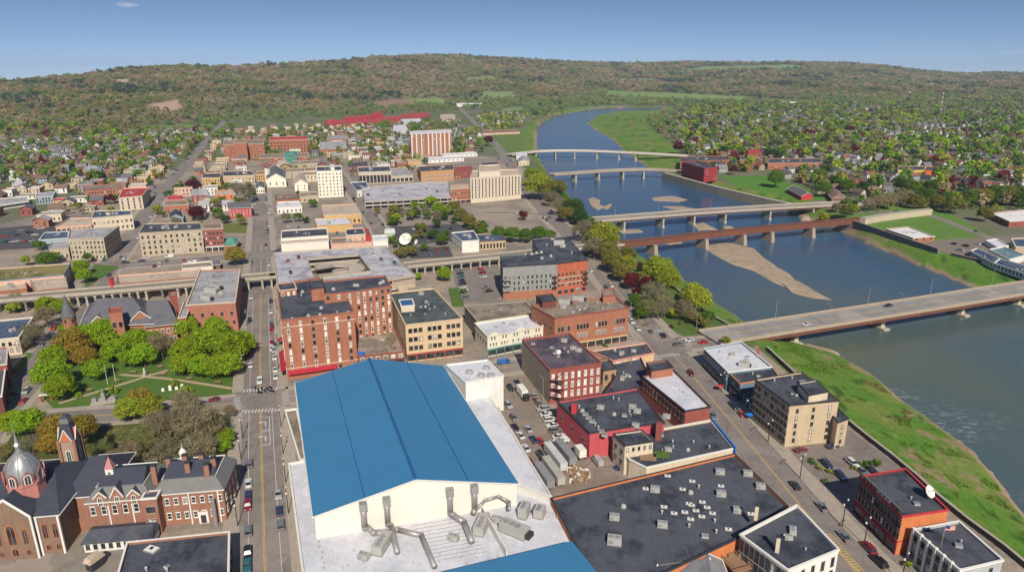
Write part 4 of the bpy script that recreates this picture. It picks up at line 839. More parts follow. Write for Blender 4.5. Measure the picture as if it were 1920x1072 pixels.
for px, py, k_ in ((800, 565, 'hatch'), (790, 550, 'ac'), (815, 575, 'vent'), (835, 588, 'vent'), (770, 590, 'vent')): x, y = G(px, py, h_); unit(r, k_, x, y, h_-.6, GRID, .8)
r = B('low weathered flat roof with a mossy edge, between the brick hotel and the yellow office', M('old_brick', (.3, .16, .11), kind='brick'), M('weathered_roof', (.2, .16, .13), kind='roof', var=.3), 6.5, [(672, 668), (758, 658), (738, 612), (664, 622)], {0: w6(6, 1, 'w', 1.6, 1.8, 3.6)}, cap=BRR, shop=([0], BRD))
x, y = G(677, 663, 6.5); MB().cbox((x-r.location.x, y-r.location.y), (3, 1.6), 6, 7.2, GRID).build('tarpaulin', M('bright_blue'), r)
m = MB(); rn = random.Random(2)
for k in range(260):
    x, y = G(rn.uniform(716, 742), rn.uniform(610, 655), 6.6); a = rn.random()*6; s_ = rn.uniform(.2, .5); z_ = 6.1+rn.random()*.9
    if abs(PR(x, y, 6.5)[0]-(722+(PR(x, y, 6.5)[1]-612)*.45)) < 9: m.add([(x+s_*cos(a)-r.location.x, y+s_*sin(a)-r.location.y, z_), (x+s_*cos(a+2)-r.location.x, y+s_*sin(a+2)-r.location.y, z_+.2), (x+s_*cos(a+4)-r.location.x, y+s_*sin(a+4)-r.location.y, z_)], [(0, 1, 2)])
m.build('moss', M('moss', (.2, .17, .03)), r)
B('small cream building with a dark roof tucked beside the yellow stone office', WHT, RK, 8, [(735, 556), (752, 553), (744, 540), (728, 542)], {}, cap=TRD)
B('cluster building with gray flat roofs behind the yellow stone office', COND, RG, 9, [(770, 552), (822, 546), (812, 535), (765, 540)], {0: w6(4, 1, 'd')}, cap=CON, units='aah')
# --- brick hotel
r = B('tall orange brick hotel with rows of white-framed windows, pale string course and black roof', BR, RK, 26, [(527, 600), (664, 584), (652, 560), (610, 565), (598, 520), (519, 533)], {0: [w6(6, 8, 'm', 1.15, 1.9, 2.0, 2.95)], 1: w6(2, 7, 'w'), 5: w6(8, 8, 'm', 1.1, 1.8, 2, 2.95)}, cap=M('brick_cornice', (.34, .13, .08)), ref='the brick hotel', band=(M('pale_course', (.6, .42, .32)), [4.6, 22.6]), par=.8)
h_ = 26
P = [G(x, y, 28) for x, y in ((665, 546), (733, 536), (722, 516), (600, 527), (604, 552))]; volume(r, BR, RK, P, 0, 28, .6, M('brick_cornice'), {0: w6(6, 9, 'm', 1.15, 1.8, 2, 2.9), 4: w6(3, 9, 'm', 1.1, 1.8, 2, 2.9), 1: w6(4, 8, 'm')}, nm='wing_wall')
P = [G(x, y, 31) for x, y in ((583, 541), (607, 538), (604, 522), (580, 525))]; volume(r, BR, RK, P, 0, 31, .4, TRD, nm='tower_wall')
P = [G(x, y, 28) for x, y in ((524, 545), (556, 541), (551, 528), (518, 532))]; volume(r, BR, RK, P, 0, 28, .5, M('pale_course'), {0: w6(3, 9, 'm', 1, 1.7, 2, 2.9)}, nm='wing_wall')
for px, py, k_ in ((548, 596, 'vent'), (578, 590, 'fan'), (600, 588, 'fan'), (632, 585, 'vent'), (653, 584, 'fan'), (567, 545, 'fan'), (565, 552, 'vent'), (602, 575, 'fan'), (595, 560, 'vent')): x, y = G(px, py, h_); unit(r, k_, x, y, h_-.8, 0, .9)
for px, py, k_ in ((665, 534, 'fan'), (670, 534, 'fan'), (713, 530, 'fan'), (718, 527, 'fan'), (625, 541, 'fan')): x, y = G(px, py, 28); unit(r, k_, x, y, 27.4, 0, 1)
Q = [Vector(G(x, y, 26)) for x, y in ((519, 533), (527, 600))]; d = Q[1]-Q[0]; n_ = Vector((d.y, -d.x)).normalized(); o_ = Vector((r.location.x, r.location.y)); m = MB()
for t0, t1 in ((.52, .97), (.2, .28)): a = Q[0]+d*t0-o_; b_ = Q[0]+d*t1-o_; m.add([(*a, 4), (*b_, 4), (*(b_+n_*2.2), 3), (*(a+n_*2.2), 3), (*(b_+n_*2.2), 2.6), (*(a+n_*2.2), 2.6)], [(0, 3, 2, 1), (3, 5, 4, 2)], 0)
Q = [Vector(G(x, y, 26)) for x, y in ((527, 600), (664, 584))]; d = Q[1]-Q[0]; n_ = Vector((d.y, -d.x)).normalized()
a = Q[0]+d*.02-o_; b_ = Q[0]+d*.7-o_; m.add([(*a, 4), (*b_, 4), (*(b_+n_*1.6), 3), (*(a+n_*1.6), 3), (*(b_+n_*1.6), 2.6), (*(a+n_*1.6), 2.6)], [(0, 3, 2, 1), (3, 5, 4, 2)], 0); m.build('awning', M('awning_red', (.38, .02, .04)), r)
# --- gray and red apartments
r = B('gray-clad apartment block with a red brick corner, balconies and a black L-shaped roof', GRY, RK, (487, 1103, 547), [(943, 500), (1045, 494), (1102, 487), (1062, 443), (998, 448), (1010, 474), (938, 479)], {0: [w6(12, 3, 'd', .9, 1.8, 5.2, 3.1)], 1: [w6(8, 3, 'd', .9, 1.8, 5.2, 3.1), w6(5, 1, 'd', 2.4, 2.2, 1)], 2: w6(10, 4, 'd'), 6: w6(5, 4, 'd')}, cap=TRD, ref='the gray and brick apartments', par=.4)
h_ = r['h']; o_ = Vector((r.location.x, r.location.y)); Q = [Vector(G(x, y, h_))-o_ for x, y in ((943, 500), (1045, 494), (1102, 487))]
for a, b_, z0_, z1_, mt in ((Q[0], Q[1], 0, 4.3, BR), (Q[1], Q[2], 0, h_, M('brick_vermilion', (.45, .12, .06), kind='brick'))):
    d = b_-a; n_ = Vector((d.y, -d.x)).normalized()*.01; MB().add([(*(a+n_), z0_), (*(b_+n_), z0_), (*(b_+n_), z1_), (*(a+n_), z1_)], [(0, 1, 2, 3)]).build('brick_wall', mt, r)
for Qa, Qb, t0, t1, mt in ((Q[0], Q[1], 0, .13, MET), (Q[0], Q[1], .9, .99, TRD), (Q[1], Q[2], .05, .8, M('pale_green', (.45, .6, .45))), (Q[1], Q[2], .84, 1, TRD)):
    d = Qb-Qa; n_ = Vector((d.y, -d.x)).normalized()
    for k in range(3 if mt is not M('pale_green') else 2):
        z_ = 5+k*3.1+(2.1 if mt is M('pale_green') else 0); a = Qa+d*t0; b_ = Qa+d*t1; dep = .7 if mt is M('pale_green') else 1.5; m = MB(); m.add([(*a, z_), (*b_, z_), (*(b_+n_*dep), z_), (*(a+n_*dep), z_), (*a, z_+.2), (*b_, z_+.2), (*(b_+n_*dep), z_+.2), (*(a+n_*dep), z_+.2)], [(4, 7, 6, 5), (0, 1, 2, 3), (2, 6, 7, 3), (0, 3, 7, 4), (1, 5, 6, 2)])
        if mt is not M('pale_green'): m.add([(*(a+n_*dep), z_+.2), (*(b_+n_*dep), z_+.2), (*(b_+n_*dep), z_+1.1), (*(a+n_*dep), z_+1.1)], [(0, 1, 2, 3)])
        m.build('balcony', mt, r)
for px, py, k_ in ((997, 476, 'fan'), (1006, 474, 'fan'), (1015, 473, 'fan'), (1016, 484, 'fan'), (1033, 480, 'fan'), (985, 478, 'vent'), (1048, 458, 'bigac'), (1036, 448, 'hatch'), (1055, 462, 'ac'), (1025, 460, 'vent'), (1072, 475, 'vent')): x, y = G(px, py, h_); unit(r, k_, x, y, h_-.4, 0, 1.1)
# --- parking garage with the spiral ramp
def garage():
    h_ = 10.0; P = [Vector(G(x, y, h_)) for x, y in ((524, 560), (778, 517), (723, 463), (513, 476))]; c = sum(P, Vector((0, 0)))/4; r = thing('parking_garage', (c.x, c.y, 0), 'gray parking garage deck with a round spiral ramp in its open well', 'garage')
    LAND.append(('the spiral-ramp garage', 640, 500)); FOOT.append([tuple(p) for p in P])
    bi = lambda u, v: (P[0]*(1-u)*(1-v)+P[1]*u*(1-v)+P[2]*u*v+P[3]*(1-u)*v)-c
    u0, u1, v0, v1 = .27, .71, .26, .78
    for lev, z in enumerate((3.3, 6.6, 10.0)):
        m = MB()
        for a in ((0, u0, 0, 1), (u1, 1, 0, 1), (u0, u1, 0, v0), (u0, u1, v1, 1)):
            q = [bi(a[0], a[2]), bi(a[1], a[2]), bi(a[1], a[3]), bi(a[0], a[3])]; m.prism([tuple(k) for k in q], z-.4, z, bot=True)
        m.build('deck', M('deck_concrete', (.27, .265, .285), kind='roof', var=.2), r)
        m = MB()
        for (ua, va), (ub, vb) in (((0, 0), (1, 0)), ((1, 0), (1, 1)), ((1, 1), (0, 1)), ((0, 1), (0, 0)), ((u0, v0), (u1, v0)), ((u1, v0), (u1, v1)), ((u1, v1), (u0, v1)), ((u0, v1), (u0, v0))):
            a, b_ = bi(ua, va), bi(ub, vb); d = b_-a; q = (a+b_)/2; m.cbox((q.x, q.y), (d.length+.3, .3), z-.7, z+1.0, atan2(d.y, d.x))
        m.build('barrier', CON, r)
    for u in np.linspace(0, 1, 10):
        for v in (0.01, 1): q = bi(u, v); MB().cbox((q.x, q.y), (.6, .6), 0, 10, GRID).build('column', CON, r)
    for v in (.25, .5, .75): q = bi(0, v); MB().cbox((q.x, q.y), (.6, .6), 0, 10, GRID).build('column', CON, r)
    q = bi(.5, .5); ca, sa = cos(GRID), sin(GRID); m = MB(); V = []; F = []; n = 60; R0, R1 = 4.5, 12.5
    for k in range(n+1):
        a = k/n*2*pi*1.6; z = 4.2+k/n*6.2
        for rr_, dz in ((R0, 0), (R1, 0), (R1, 1), (R1+.3, 1), (R1+.3, -.5), (R0, -.5), (R0, 1)): V.append((q.x+rr_*cos(a)*1.15, q.y+rr_*sin(a), z+dz))
    for k in range(n):
        o = k*7
        for i_ in range(6): F.append((o+i_, o+i_+1, o+7+i_+1, o+7+i_))
    m.add(V, F); m.build('spiral_ramp', CON, r)
    m = MB()
    for rr_ in (4.5,): m.lathe((q.x, q.y, 0), [(rr_, 0), (rr_, 8), (rr_*.6, 8.3)], 20)
    m.build('ramp_core', M('ramp_pink', (.36, .28, .24)), r)
garage()
B('plain cream stair block at the right end of the spiral-ramp garage', M('beige', (.5, .38, .28), kind='stucco'), RTAN, 9, [(735, 533), (778, 529), (776, 517), (738, 521)], {}, cap=M('beige'))
# ---------------------------------------------------------------- more blocks, mid distance
def hiproof(root, P, z0, ze, zr, wall, roof, axis='x', hip=.0, over=.5, nm='wall', wins=None, trim=None):
    """walls and a ridged roof over quad P (front-left, front-right, back-right, back-left); hip = ridge shortening share"""
    cx, cy, cz = root.location; P = [Vector(p) for p in P]; L = [(p.x-cx, p.y-cy) for p in P]; A = inset(L, -over); a, b_, c_, d = [Vector(p) for p in A]
    if axis == 'x': r0 = (a+d)/2; r1 = (b_+c_)/2
    else: r0 = (a+b_)/2; r1 = (d+c_)/2
    q0 = r0.lerp(r1, hip); q1 = r0.lerp(r1, 1-hip)
    m = MB(); m.prism(L, z0-cz, ze-cz, top=False)
    w0, w1, w2, w3 = [Vector(p) for p in L]
    if hip == 0:
        if axis == 'x': m.add([(*w3, ze-cz), (*w0, ze-cz), (*((w0+w3)/2), zr-cz-.15), (*w1, ze-cz), (*w2, ze-cz), (*((w1+w2)/2), zr-cz-.15)], [(0, 1, 2), (3, 4, 5)])
        else: m.add([(*w0, ze-cz), (*w1, ze-cz), (*((w0+w1)/2), zr-cz-.15), (*w2, ze-cz), (*w3, ze-cz), (*((w2+w3)/2), zr-cz-.15)], [(0, 1, 2), (3, 4, 5)])
    m.build(nm, wall, root)
    e = ze-cz; z = zr-cz; V = [(*a, e), (*b_, e), (*c_, e), (*d, e), (*q0, z), (*q1, z)]
    F = [(0, 1, 5, 4), (2, 3, 4, 5), (3, 0, 4), (1, 2, 5)] if axis == 'x' else [(1, 2, 5, 4), (3, 0, 4, 5), (0, 1, 4), (2, 3, 5)]
    if hip == 0: F = F[:2]
    V2 = [(v[0], v[1], v[2]-.25) for v in V]; F2 = [tuple(i+6 for i in f[::-1]) for f in F]
    F3 = [(i, i+6, j+6, j) for i, j in ((0, 1), (1, 2), (2, 3), (3, 0))] if hip > 0 else ([(0, 6, 7, 1), (2, 8, 9, 3)] if axis == 'x' else [(1, 7, 8, 2), (3, 9, 6, 0)])
    ro = MB().add(V+V2, F+F2+[f[::-1] for f in F3]).build('roof', roof, root)
    if trim:
        m = MB()
        for i, j in ((0, 1), (1, 2), (2, 3), (3, 0)):
            if hip == 0 and ((axis == 'x' and (i, j) in ((1, 2), (3, 0))) or (axis == 'y' and (i, j) in ((0, 1), (2, 3)))):
                k = 4 if (i, j) in ((3, 0), (0, 1)) else 5
                m.tube(V[i], V[k], .16, n=4); m.tube(V[k], V[j], .16, n=4)
            else: m.tube(V[i], V[j], .16, n=4)
        m.build('gutter', trim, root)
    for e_, sp in (wins or {}).items(): windows(root, P[e_], P[(e_+1) % 4], sp, (cx, cy), z0-cz, ze-z0)
    return ro
def HB(label, wall, roof, ze, zr, px, axis='x', hip=0, wins=None, cat='house', name='house', ref=None, group=None, chim=0, trim=TRW):
    P = [G(x, y, ze) for x, y in px]; cx = sum(p[0] for p in P)/4; cy = sum(p[1] for p in P)/4; r = thing(name, (cx, cy, 0), label, cat, group)
    hiproof(r, P, 0, ze, zr, wall, roof, axis, hip, wins=wins, trim=trim); FOOT.append(P)
    if chim: MB().cbox((2, .5), (.9, .9), ze, zr+1, GRID).build('chimney', BRR, r)
    if ref: q = PR(cx, cy, ze/2); LAND.append((ref, q[0], q[1]))
    return r
# downtown, left of the main street
B('long four-storey limestone hotel-like block with rooftop ducts, left of the main street', LIM, RK, (436, 263, 480), [(260, 437), (378, 430), (376, 417), (272, 419)], {0: w6(11, 4, 'd', 1.3, 1.9, 1.5), 3: w6(3, 4, 'd')}, cap=LIM, units='baafvh', ref='the long limestone block')
B('narrow red brick four-storey block attached to the right end of the long limestone block', BRR, RT, (430, 384, 472), [(381, 430), (417, 428), (414, 418), (380, 419)], {0: w6(5, 3, 'd', 1.2, 1.8, 5)}, cap=CRM, shop=([0], WHT), ref='the narrow red brick block')
r = B('limestone office block with a gray roof and a long shaded side facing the avenue', LIM, RG, (447, 131, 488), [(128, 447), (194, 446), (223, 424), (131, 430)], {0: w6(9, 4, 'd', 1, 1.6, 1.5), 1: w6(8, 4, 'd')}, cap=CON, units='hvaf', ref='the limestone office block')
P = [G(x, y, 8) for x, y in ((92, 466), (128, 465), (130, 452), (98, 454))]; volume(r, LIM, RG, P, 0, 8, .4, CON, {0: w6(4, 1, 'arch', 2.0, 3.2, 1.5)}, nm='wing_wall')
B('cream two-storey building with a blue-black roof and roof cabin, behind the limestone office block', CRM, M('navy_roof', (.03, .05, .09), kind='roof'), 12, [(171, 409), (248, 402), (244, 394), (178, 395)], {0: w6(9, 2, 'd', 1.3, 1.8, 2)}, cap=CRM, units='p', ref='the cream navy-roofed building')
B('low pinkish building joined to the left of the cream navy-roofed building', PNK, RTAN, 8, [(104, 425), (171, 420), (168, 408), (131, 409)], {0: w6(7, 2, 'strip', 2.4, 1.2, 1.5)}, cap=PNK, units='v')
B('low blue-gray shed building beside the left car park', M('pale_blue', (.3, .38, .45)), M('navy_roof'), 6, [(73, 450), (128, 446), (128, 433), (84, 436)], {0: w6(8, 1, 'strip', 2.5, 1.2)}, cap=TRW)
B('cream corner building with a red roof and shaded right side at the avenue', CRM, RRED, (371, 224, 396), [(222, 371), (266, 367), (280, 351), (231, 353)], {0: w6(4, 4, 'd'), 1: w6(6, 4, 'd')}, cap=CRM, ref='the cream red-roofed corner building')
B('long red brick commercial building in the left middle distance', BR, RT, 9, [(158, 357), (227, 352), (226, 344), (155, 348)], {0: w6(12, 2, 'd')}, cap=BRR, ref='the long red brick commercial building')
HB('large red brick schoolhouse with a gray hipped roof among the left suburbs', BRR, RG, 10, 14, [(156, 322), (188, 321), (190, 311), (160, 313)], 'x', .3, {0: w6(6, 2, 'd')}, 'building', 'building', 'the red schoolhouse')
B('pale blue two-storey flat building near the left car parks', M('pale_blue'), RG, 7, [(66, 370), (99, 367), (104, 359), (70, 362)], {0: w6(6, 2, 'd')}, cap=TRW)
B('long white low shop building with a blue-striped front at the left edge', WHT, RG, 5, [(0, 383), (54, 375), (50, 368), (-10, 373)], {0: w6(8, 1, 'strip', 3, 1.5)}, cap=TRW)
B('red-roofed low pinkish building near the left car parks', PNK, RRED, 5, [(99, 377), (126, 374), (124, 370), (103, 371)], {0: w6(4, 1, 'd')})
B('ochre three-storey building with a dark roof beside the maroon tree', YEL, RK, (333, 380, 356), [(378, 333), (412, 333), (416, 324), (383, 325)], {0: w6(6, 3, 'd')}, cap=CRM, ref='the ochre building')
B('long beige stone building right of the ochre building', TAN, RK, (329, 420, 347), [(418, 330), (477, 328), (471, 320), (418, 321)], {0: w6(9, 2, 'd')}, cap=CRM, units='pa', ref='the long beige building')
HB('big red Victorian house with a pale gray roof', BRR, RG, 8, 12, [(360, 366), (390, 365), (388, 357), (358, 358)], 'x', .1, {0: w6(3, 2, 'w')}, ref='the red Victorian house', chim=1)
HB('red-walled low house left of the red Victorian house', BRR, RRED, 6, 8, [(315, 375), (344, 374), (342, 367), (315, 368)], 'x', .2, {0: w6(3, 1, 'd')})
B('plain orange stucco two-storey building with a pale roof right of the red Victorian house', ORG, RTAN, 8, [(403, 365), (439, 364), (436, 356), (402, 357)], {0: w6(3, 1, 'd', z=5)}, cap=TAN)
HB('row of red brick townhouses with dark mansard roofs', RED, SLT, 8, 11, [(428, 391), (471, 389), (468, 379), (427, 381)], 'x', .06, {0: w6(7, 2, 'w')}, 'building', 'building', 'the red brick townhouse row', chim=1)
HB('teal hip-roofed orange brick cottage at the foot of the dry lawn', BR, GRN, 5, 8, [(420, 461), (441, 460), (448, 447), (424, 448)], 'x', .3, {0: w6(2, 1, 'd')}, ref='the teal-roofed cottage')
B('beige flat-roofed brick building beside the avenue', BR, RT, 7, [(308, 386), (354, 383), (350, 375), (308, 377)], {0: w6(4, 1, 'd')}, cap=CRM, units='v')
HB('dark-roofed blue-gray house between the avenue and the maroon trees', M('pale_blue'), SLB, 5, 8, [(318, 410), (343, 408), (340, 397), (318, 399)], 'y', 0)
B('long flat building with a mossy olive roof above the pale front wing, left edge', PNK, ROL, 8, [(-20, 528), (119, 515), (132, 493), (-20, 504)], {1: w6(5, 1, 'd')}, cap=M('blue_trim', (.15, .25, .3)), units='vv', ref='the mossy olive roof')
B('sloping tan-roofed front wing below the mossy olive roof', BR, RTAN, 7, [(66, 544), (127, 537), (121, 516), (55, 523)], {}, cap=CON)
B('low brick front wing at the left edge below the mossy olive roof', BR, RTAN, 5.5, [(-20, 548), (50, 541), (48, 526), (-20, 531)], {0: w6(6, 1, 'd')}, cap=BR, units='aa')
r = B('long low station building with a flat salmon-tan roof beside the elevated railway', PNK, RTAN, 7, [(222, 532), (378, 519), (376, 504), (219, 516)], {0: w6(14, 1, 'd', 1.5, 1.6)}, cap=BR, ref='the salmon-roofed station', units='h')
B('white-walled block behind the right end of the salmon-roofed station', WHT, RT, 8, [(341, 503), (398, 498), (396, 489), (342, 494)], {}, cap=CRM)
HB('small ticket office hut beside the street crossing, right of the station', BRN, SLT, 3.5, 5, [(400, 497), (412, 496), (412, 489), (400, 490)], 'x', .2)
m = MB(); x, y = G(215, 560, 0); m.cbox((0, 0), (2.2, 2.2), 0, 12, GRID, 0, .85); th_ = thing('brick_chimney', (x, y, 0), 'square red brick chimney standing beside the elevated railway, left of the salmon-roofed station', 'chimney'); m.build('shaft', RED, th_); MB().cbox((0, 0), (2.3, 2.3), 11.6, 12.2, GRID).build('cap', BRR, th_); th_['label'] = 'square red brick chimney beside the elevated railway, left of the salmon-roofed station'
r = B('salmon brick block with a big gray roof and white air handlers at the railway', M('salmon_brick', (.40, .16, .11), kind='brick'), RG, 15, [(349, 572), (441, 566), (450, 505), (375, 506)], {0: [w6(7, 1, 'd', 1.1, 2, 4), w6(5, 1, 'd', 1.1, 2, 8.5)], 3: w6(2, 2, 'd')}, cap=CRM, ref='the salmon brick block')
for px, py, k_, s in ((398, 548, 'bigac', 1.2), (405, 540, 'bigac', 1), (388, 560, 'bigac', .9), (415, 550, 'ac', 1.2), (400, 535, 'hatch', 1), (425, 520, 'vent', 1), (395, 520, 'vent', 1)): x, y = G(px, py, 15); unit(r, k_, x, y, 14.4, GRID, s)
P = [G(x, y, 12.5) for x, y in ((334, 596), (349, 594), (362, 560), (346, 562))]; volume(r, BRR, RG, P, 0, 12.5, .5, CRM, nm='wing_wall')
B('long dark-roofed cream building at the left edge below the elevated railway', CRM, M('navy_roof'), 8, [(-40, 640), (35, 632), (62, 594), (-40, 604)], {0: w6(6, 2, 'd'), 1: w6(4, 2, 'd')}, cap=TRW, units='av', ref='the navy-roofed left-edge building')
B('brick church hall corner with pale trim at the left edge of the avenue', BRR, RG, 10, [(-60, 692), (12, 682), (14, 650), (-60, 655)], {0: w6(4, 2, 'd'), 1: w6(3, 2, 'd')}, cap=CRM)
B('small red and gray building at the far left edge beside the avenue bend', BRD, SLT, 8, [(-60, 745), (3, 742), (10, 690), (-60, 695)], {}, cap=TRW)
# downtown, right of the main street
r = B('blank cream theater block with a black roof, directly behind the spiral-ramp garage', M('cream_panel'), RK, (446, 527, 477), [(527, 447), (615, 441), (612, 427), (528, 432)], {}, cap=TRW, ref='the blank cream block')
P = [G(x, y, r['h']-1.5) for x, y in ((527, 457), (616, 451), (615, 441), (527, 447))]; volume(r, M('cream_panel'), RTAN, P, 0, r['h']-1.5, .3, TRW)
B('low pink-fronted flat building behind the spiral-ramp garage', PNK, RT, 6, [(621, 457), (698, 453), (692, 442), (622, 446)], {}, cap=PNK, units='aab')
B('taller pink block with three small square windows behind the spiral-ramp garage', PNK, RK, 10, [(649, 441), (685, 439), (680, 427), (648, 429)], {0: w6(3, 1, 'd', 1, 1, 6)}, cap=TRW)
B('narrow bright brick party wall building right of the pink block', RED, BRR, 9, [(686, 444), (696, 443), (690, 428), (681, 429)], {})
B('small plain white block at the back corner of the spiral-ramp garage', WHT, RW, 6, [(699, 451), (727, 449), (723, 440), (698, 442)], {}, cap=TRW)
B('low ochre-walled building with a cluttered white roof', YEL, RW, 6, [(594, 423), (661, 420), (652, 407), (590, 410)], {}, cap=YEL, units='aafh', ref='the low ochre building')
B('ochre and cream corner building with arched shop bays, behind the low ochre building', YEL, RTAN, 8, [(607, 404), (677, 401), (666, 382), (603, 385)], {0: w6(8, 1, 'd', 1.6, 2.4), 1: w6(6, 1, 'd', 1.6, 2.4)}, cap=CRM, units='haa')
B('low white painted shop with a red sign front across from the white tower', WHT, RW, 6, [(519, 389), (566, 386), (561, 377), (520, 379)], {0: w6(6, 1, 'd')}, cap=TRW, units='va')
B('flat brick shop just behind the low white painted shop', BR, RT, 6, [(517, 374), (561, 371), (558, 364), (518, 366)], {0: w6(3, 1, 'd')}, cap=TRD)
B('plain beige block between the brick shop and the white tower', LIM, RT, 6, [(562, 369), (598, 366), (594, 359), (562, 361)], {0: w6(2, 1, 'd')}, cap=CRM)
r = B('white seven-storey office tower with small square windows and a stair shaft', M('bright_white', (.74, .69, .56), var=.05), RK, (320, 600, 370), [(594, 321), (641, 319), (640, 311), (593, 312)], {0: w6(7, 7, 'd', 1.1, 1.3, 2.5), 1: w6(3, 7, 'd')}, cap=TRW, ref='the white tower')
P = [G(x, y, r['h']+2.5) for x, y in ((620, 314), (627, 314), (626, 309), (619, 309))]; volume(r, M('bright_white'), RW, P, r['h']-1, r['h']+2.5, .2, TRW)
r = HB('white church with a square belfry and arched windows beside the white tower', M('bright_white'), SLT, 9, 15, [(500, 336), (536, 335), (530, 318), (500, 320)], 'y', 0, {0: w6(3, 1, 'arch', 1.6, 4, 2)}, 'church', 'church', 'the white church')
MB().cbox((-6, -8), (4, 4), 0, 17, GRID).build('belfry', M('bright_white'), r); MB().cbox((-6, -8), (4.3, 4.3), 17, 19, GRID, tap=.3).build('belfry_roof', SLT, r)
HB('small white columned house with a dark gable, left of the white church', M('bright_white'), SLT, 5, 7.5, [(480, 354), (496, 353), (496, 343), (480, 344)], 'y', 0, {0: w6(4, 1, 'd')})
HB('white steep-gabled chapel between the white church and the white tower', M('bright_white'), RTAN, 8, 13, [(552, 345), (577, 344), (572, 330), (552, 332)], 'y', 0, {0: w6(2, 2, 'arch', 1.2, 2.6)}, 'church', 'church')
for i_, (px, c_, lb) in enumerate((([(480, 327), (500, 326), (498, 320), (480, 321)], YEL, 'ochre row building behind the small columned house'), ([(536, 322), (572, 321), (570, 315), (536, 316)], LIM, 'gray-beige row building behind the white church'), ([(572, 320), (593, 319), (591, 313), (572, 314)], PNK, 'pink row building just left of the white tower'), ([(560, 328), (594, 327), (594, 322), (560, 323)], CRM, 'cream flat row building in front of the pink row building'))):
    B(lb, c_, RT, 8, px, {0: w6(5, 2, 'd')}, cap=CRM)
r = B('brown modernist office with tall window strips and a white concrete frame', M('white_concrete', (.5, .43, .34), kind='stucco'), RK, (323, 674, 345), [(672, 323), (733, 321), (730, 311), (670, 313)], {0: w6(9, 1, 'strip', 3.2, 8, 1)}, cap=WHT, units='bb', ref='the brown modernist office', par=.8)
B('lower concrete wing with dark square bays right of the brown modernist office', M('white_concrete'), RG, 7, [(734, 331), (774, 329), (762, 314), (734, 316)], {0: w6(5, 1, 'strip', 3.6, 3.5, 1), 1: w6(4, 1, 'strip', 3, 3)}, cap=CRM)
B('small white-walled building with a blue-black roof left of the flat parking deck', WHT, M('navy_roof'), 7, [(669, 357), (692, 354), (687, 340), (656, 342)], {0: w6(3, 1, 'd')}, cap=WHT, units='a')
def deck2():
    P = [G(x, y, 6.5) for x, y in ((684, 379), (845, 371), (840, 342), (788, 343), (678, 353))]; cx = sum(p[0] for p in P)/5; cy = sum(p[1] for p in P)/5; r = thing('parking_deck', (cx, cy, 0), 'long flat two-level parking deck with a gray roof, in front of the orange arcaded block', 'garage'); L = [(p[0]-cx, p[1]-cy) for p in P]; FOOT.append(P)
    for z in (3.1, 6.5):
        MB().prism(L, z-.6, z, bot=True).build('deck', M('deck_concrete'), r); O = inset(L, -.1); I = inset(L, .25); m = MB(); n = 5; V = [(*p, z) for p in O]+[(*p, z+.9) for p in O]+[(*p, z+.9) for p in I]+[(*p, z) for p in I]; F = []
        for k in range(n):
            k2 = (k+1) % n; F += [(k, k2, n+k2, n+k), (n+k, n+k2, 2*n+k2, 2*n+k), (2*n+k, 2*n+k2, 3*n+k2, 3*n+k)]
        m.add(V, F).build('barrier', CON, r)
    a, b_ = Vector(L[0]), Vector(L[1])
    for k in range(12): q = a.lerp(b_, (k+.02)/11.4); MB().cbox((q.x, q.y), (.7, .7), 0, 6.5, GRID).build('column', CON, r)
    P2 = [G(x, y, 6.6) for x, y in ((700, 372), (760, 369), (750, 352), (700, 355))]; MB().prism([(p[0]-cx, p[1]-cy) for p in inset(L, 8)], 0, 6.4).build('core_wall', COND, r); LAND.append(('the flat parking deck', 765, 372))
deck2()
B('long orange arcaded three-storey block', M('peach_brick', (.50, .27, .13), kind='brick'), RK, (321, 792, 342), [(789, 322), (851, 318), (850, 308), (782, 312)], {0: w6(14, 2, 'arch', 1.3, 2.6, 1.2, 4.2), 3: w6(4, 2, 'd')}, cap=YEL, units='ahb', ref='the orange arcaded block')
B('dull red extension joined to the right end of the orange arcaded block', BRR, BRR, 9, [(852, 322), (886, 319), (884, 311), (851, 313)], {0: w6(6, 2, 'd')}, cap=BRR)
B('small orange brick building at the right end of the flat parking deck', BR, RTAN, (354, 846, 382), [(845, 355), (881, 352), (878, 345), (845, 347)], {0: w6(6, 2, 'd', 1, 2, 4)}, cap=CRM, shop=([0], PNK))
r = B('cream stone office tower with tall vertical window strips and a square penthouse', M('pale_concrete', (.64, .54, .42), kind='stucco', var=.06), RTAN, 24, [(882, 334), (976, 327), (972, 317), (886, 320)], {0: w6(15, 6, 'strip', 1.0, 2.4, 4.4, 3.1), 3: w6(6, 6, 'strip', 1, 2.4, 4.4, 3.1)}, cap=CRM, ref='the cream office tower')
Q = [Vector(G(x, y, 24)) for x, y in ((882, 334), (976, 327))]; d = Q[1]-Q[0]; n_ = Vector((d.y, -d.x)).normalized()*.35; o_ = Vector((r.location.x, r.location.y))
for k in range(16): q = Q[0]+d*(k/15)+n_-o_; MB().cbox((q.x, q.y), (.7, .7), 0, 23.4, atan2(d.y, d.x)).build('fin', M('pale_concrete'), r)
P = [G(x, y, 29) for x, y in ((898, 322), (938, 320), (936, 309), (899, 310))]; volume(r, M('pale_concrete'), RTAN, P, 23, 29, .4, CRM, nm='penthouse_wall')
P = [G(x, y, 31) for x, y in ((905, 309), (932, 307), (931, 303), (906, 304))]; volume(r, M('pale_concrete'), RK, P, 29, 31, .3, TRD, nm='penthouse_wall')
B('white boxy studio building with a cluttered blue-black roof beside the railway', WHT, M('navy_roof'), (451, 866, 473), [(866, 452), (898, 450), (888, 432), (846, 436)], {3: w6(4, 1, 'd')}, cap=WHT, units='aafvh', ref='the white studio building')
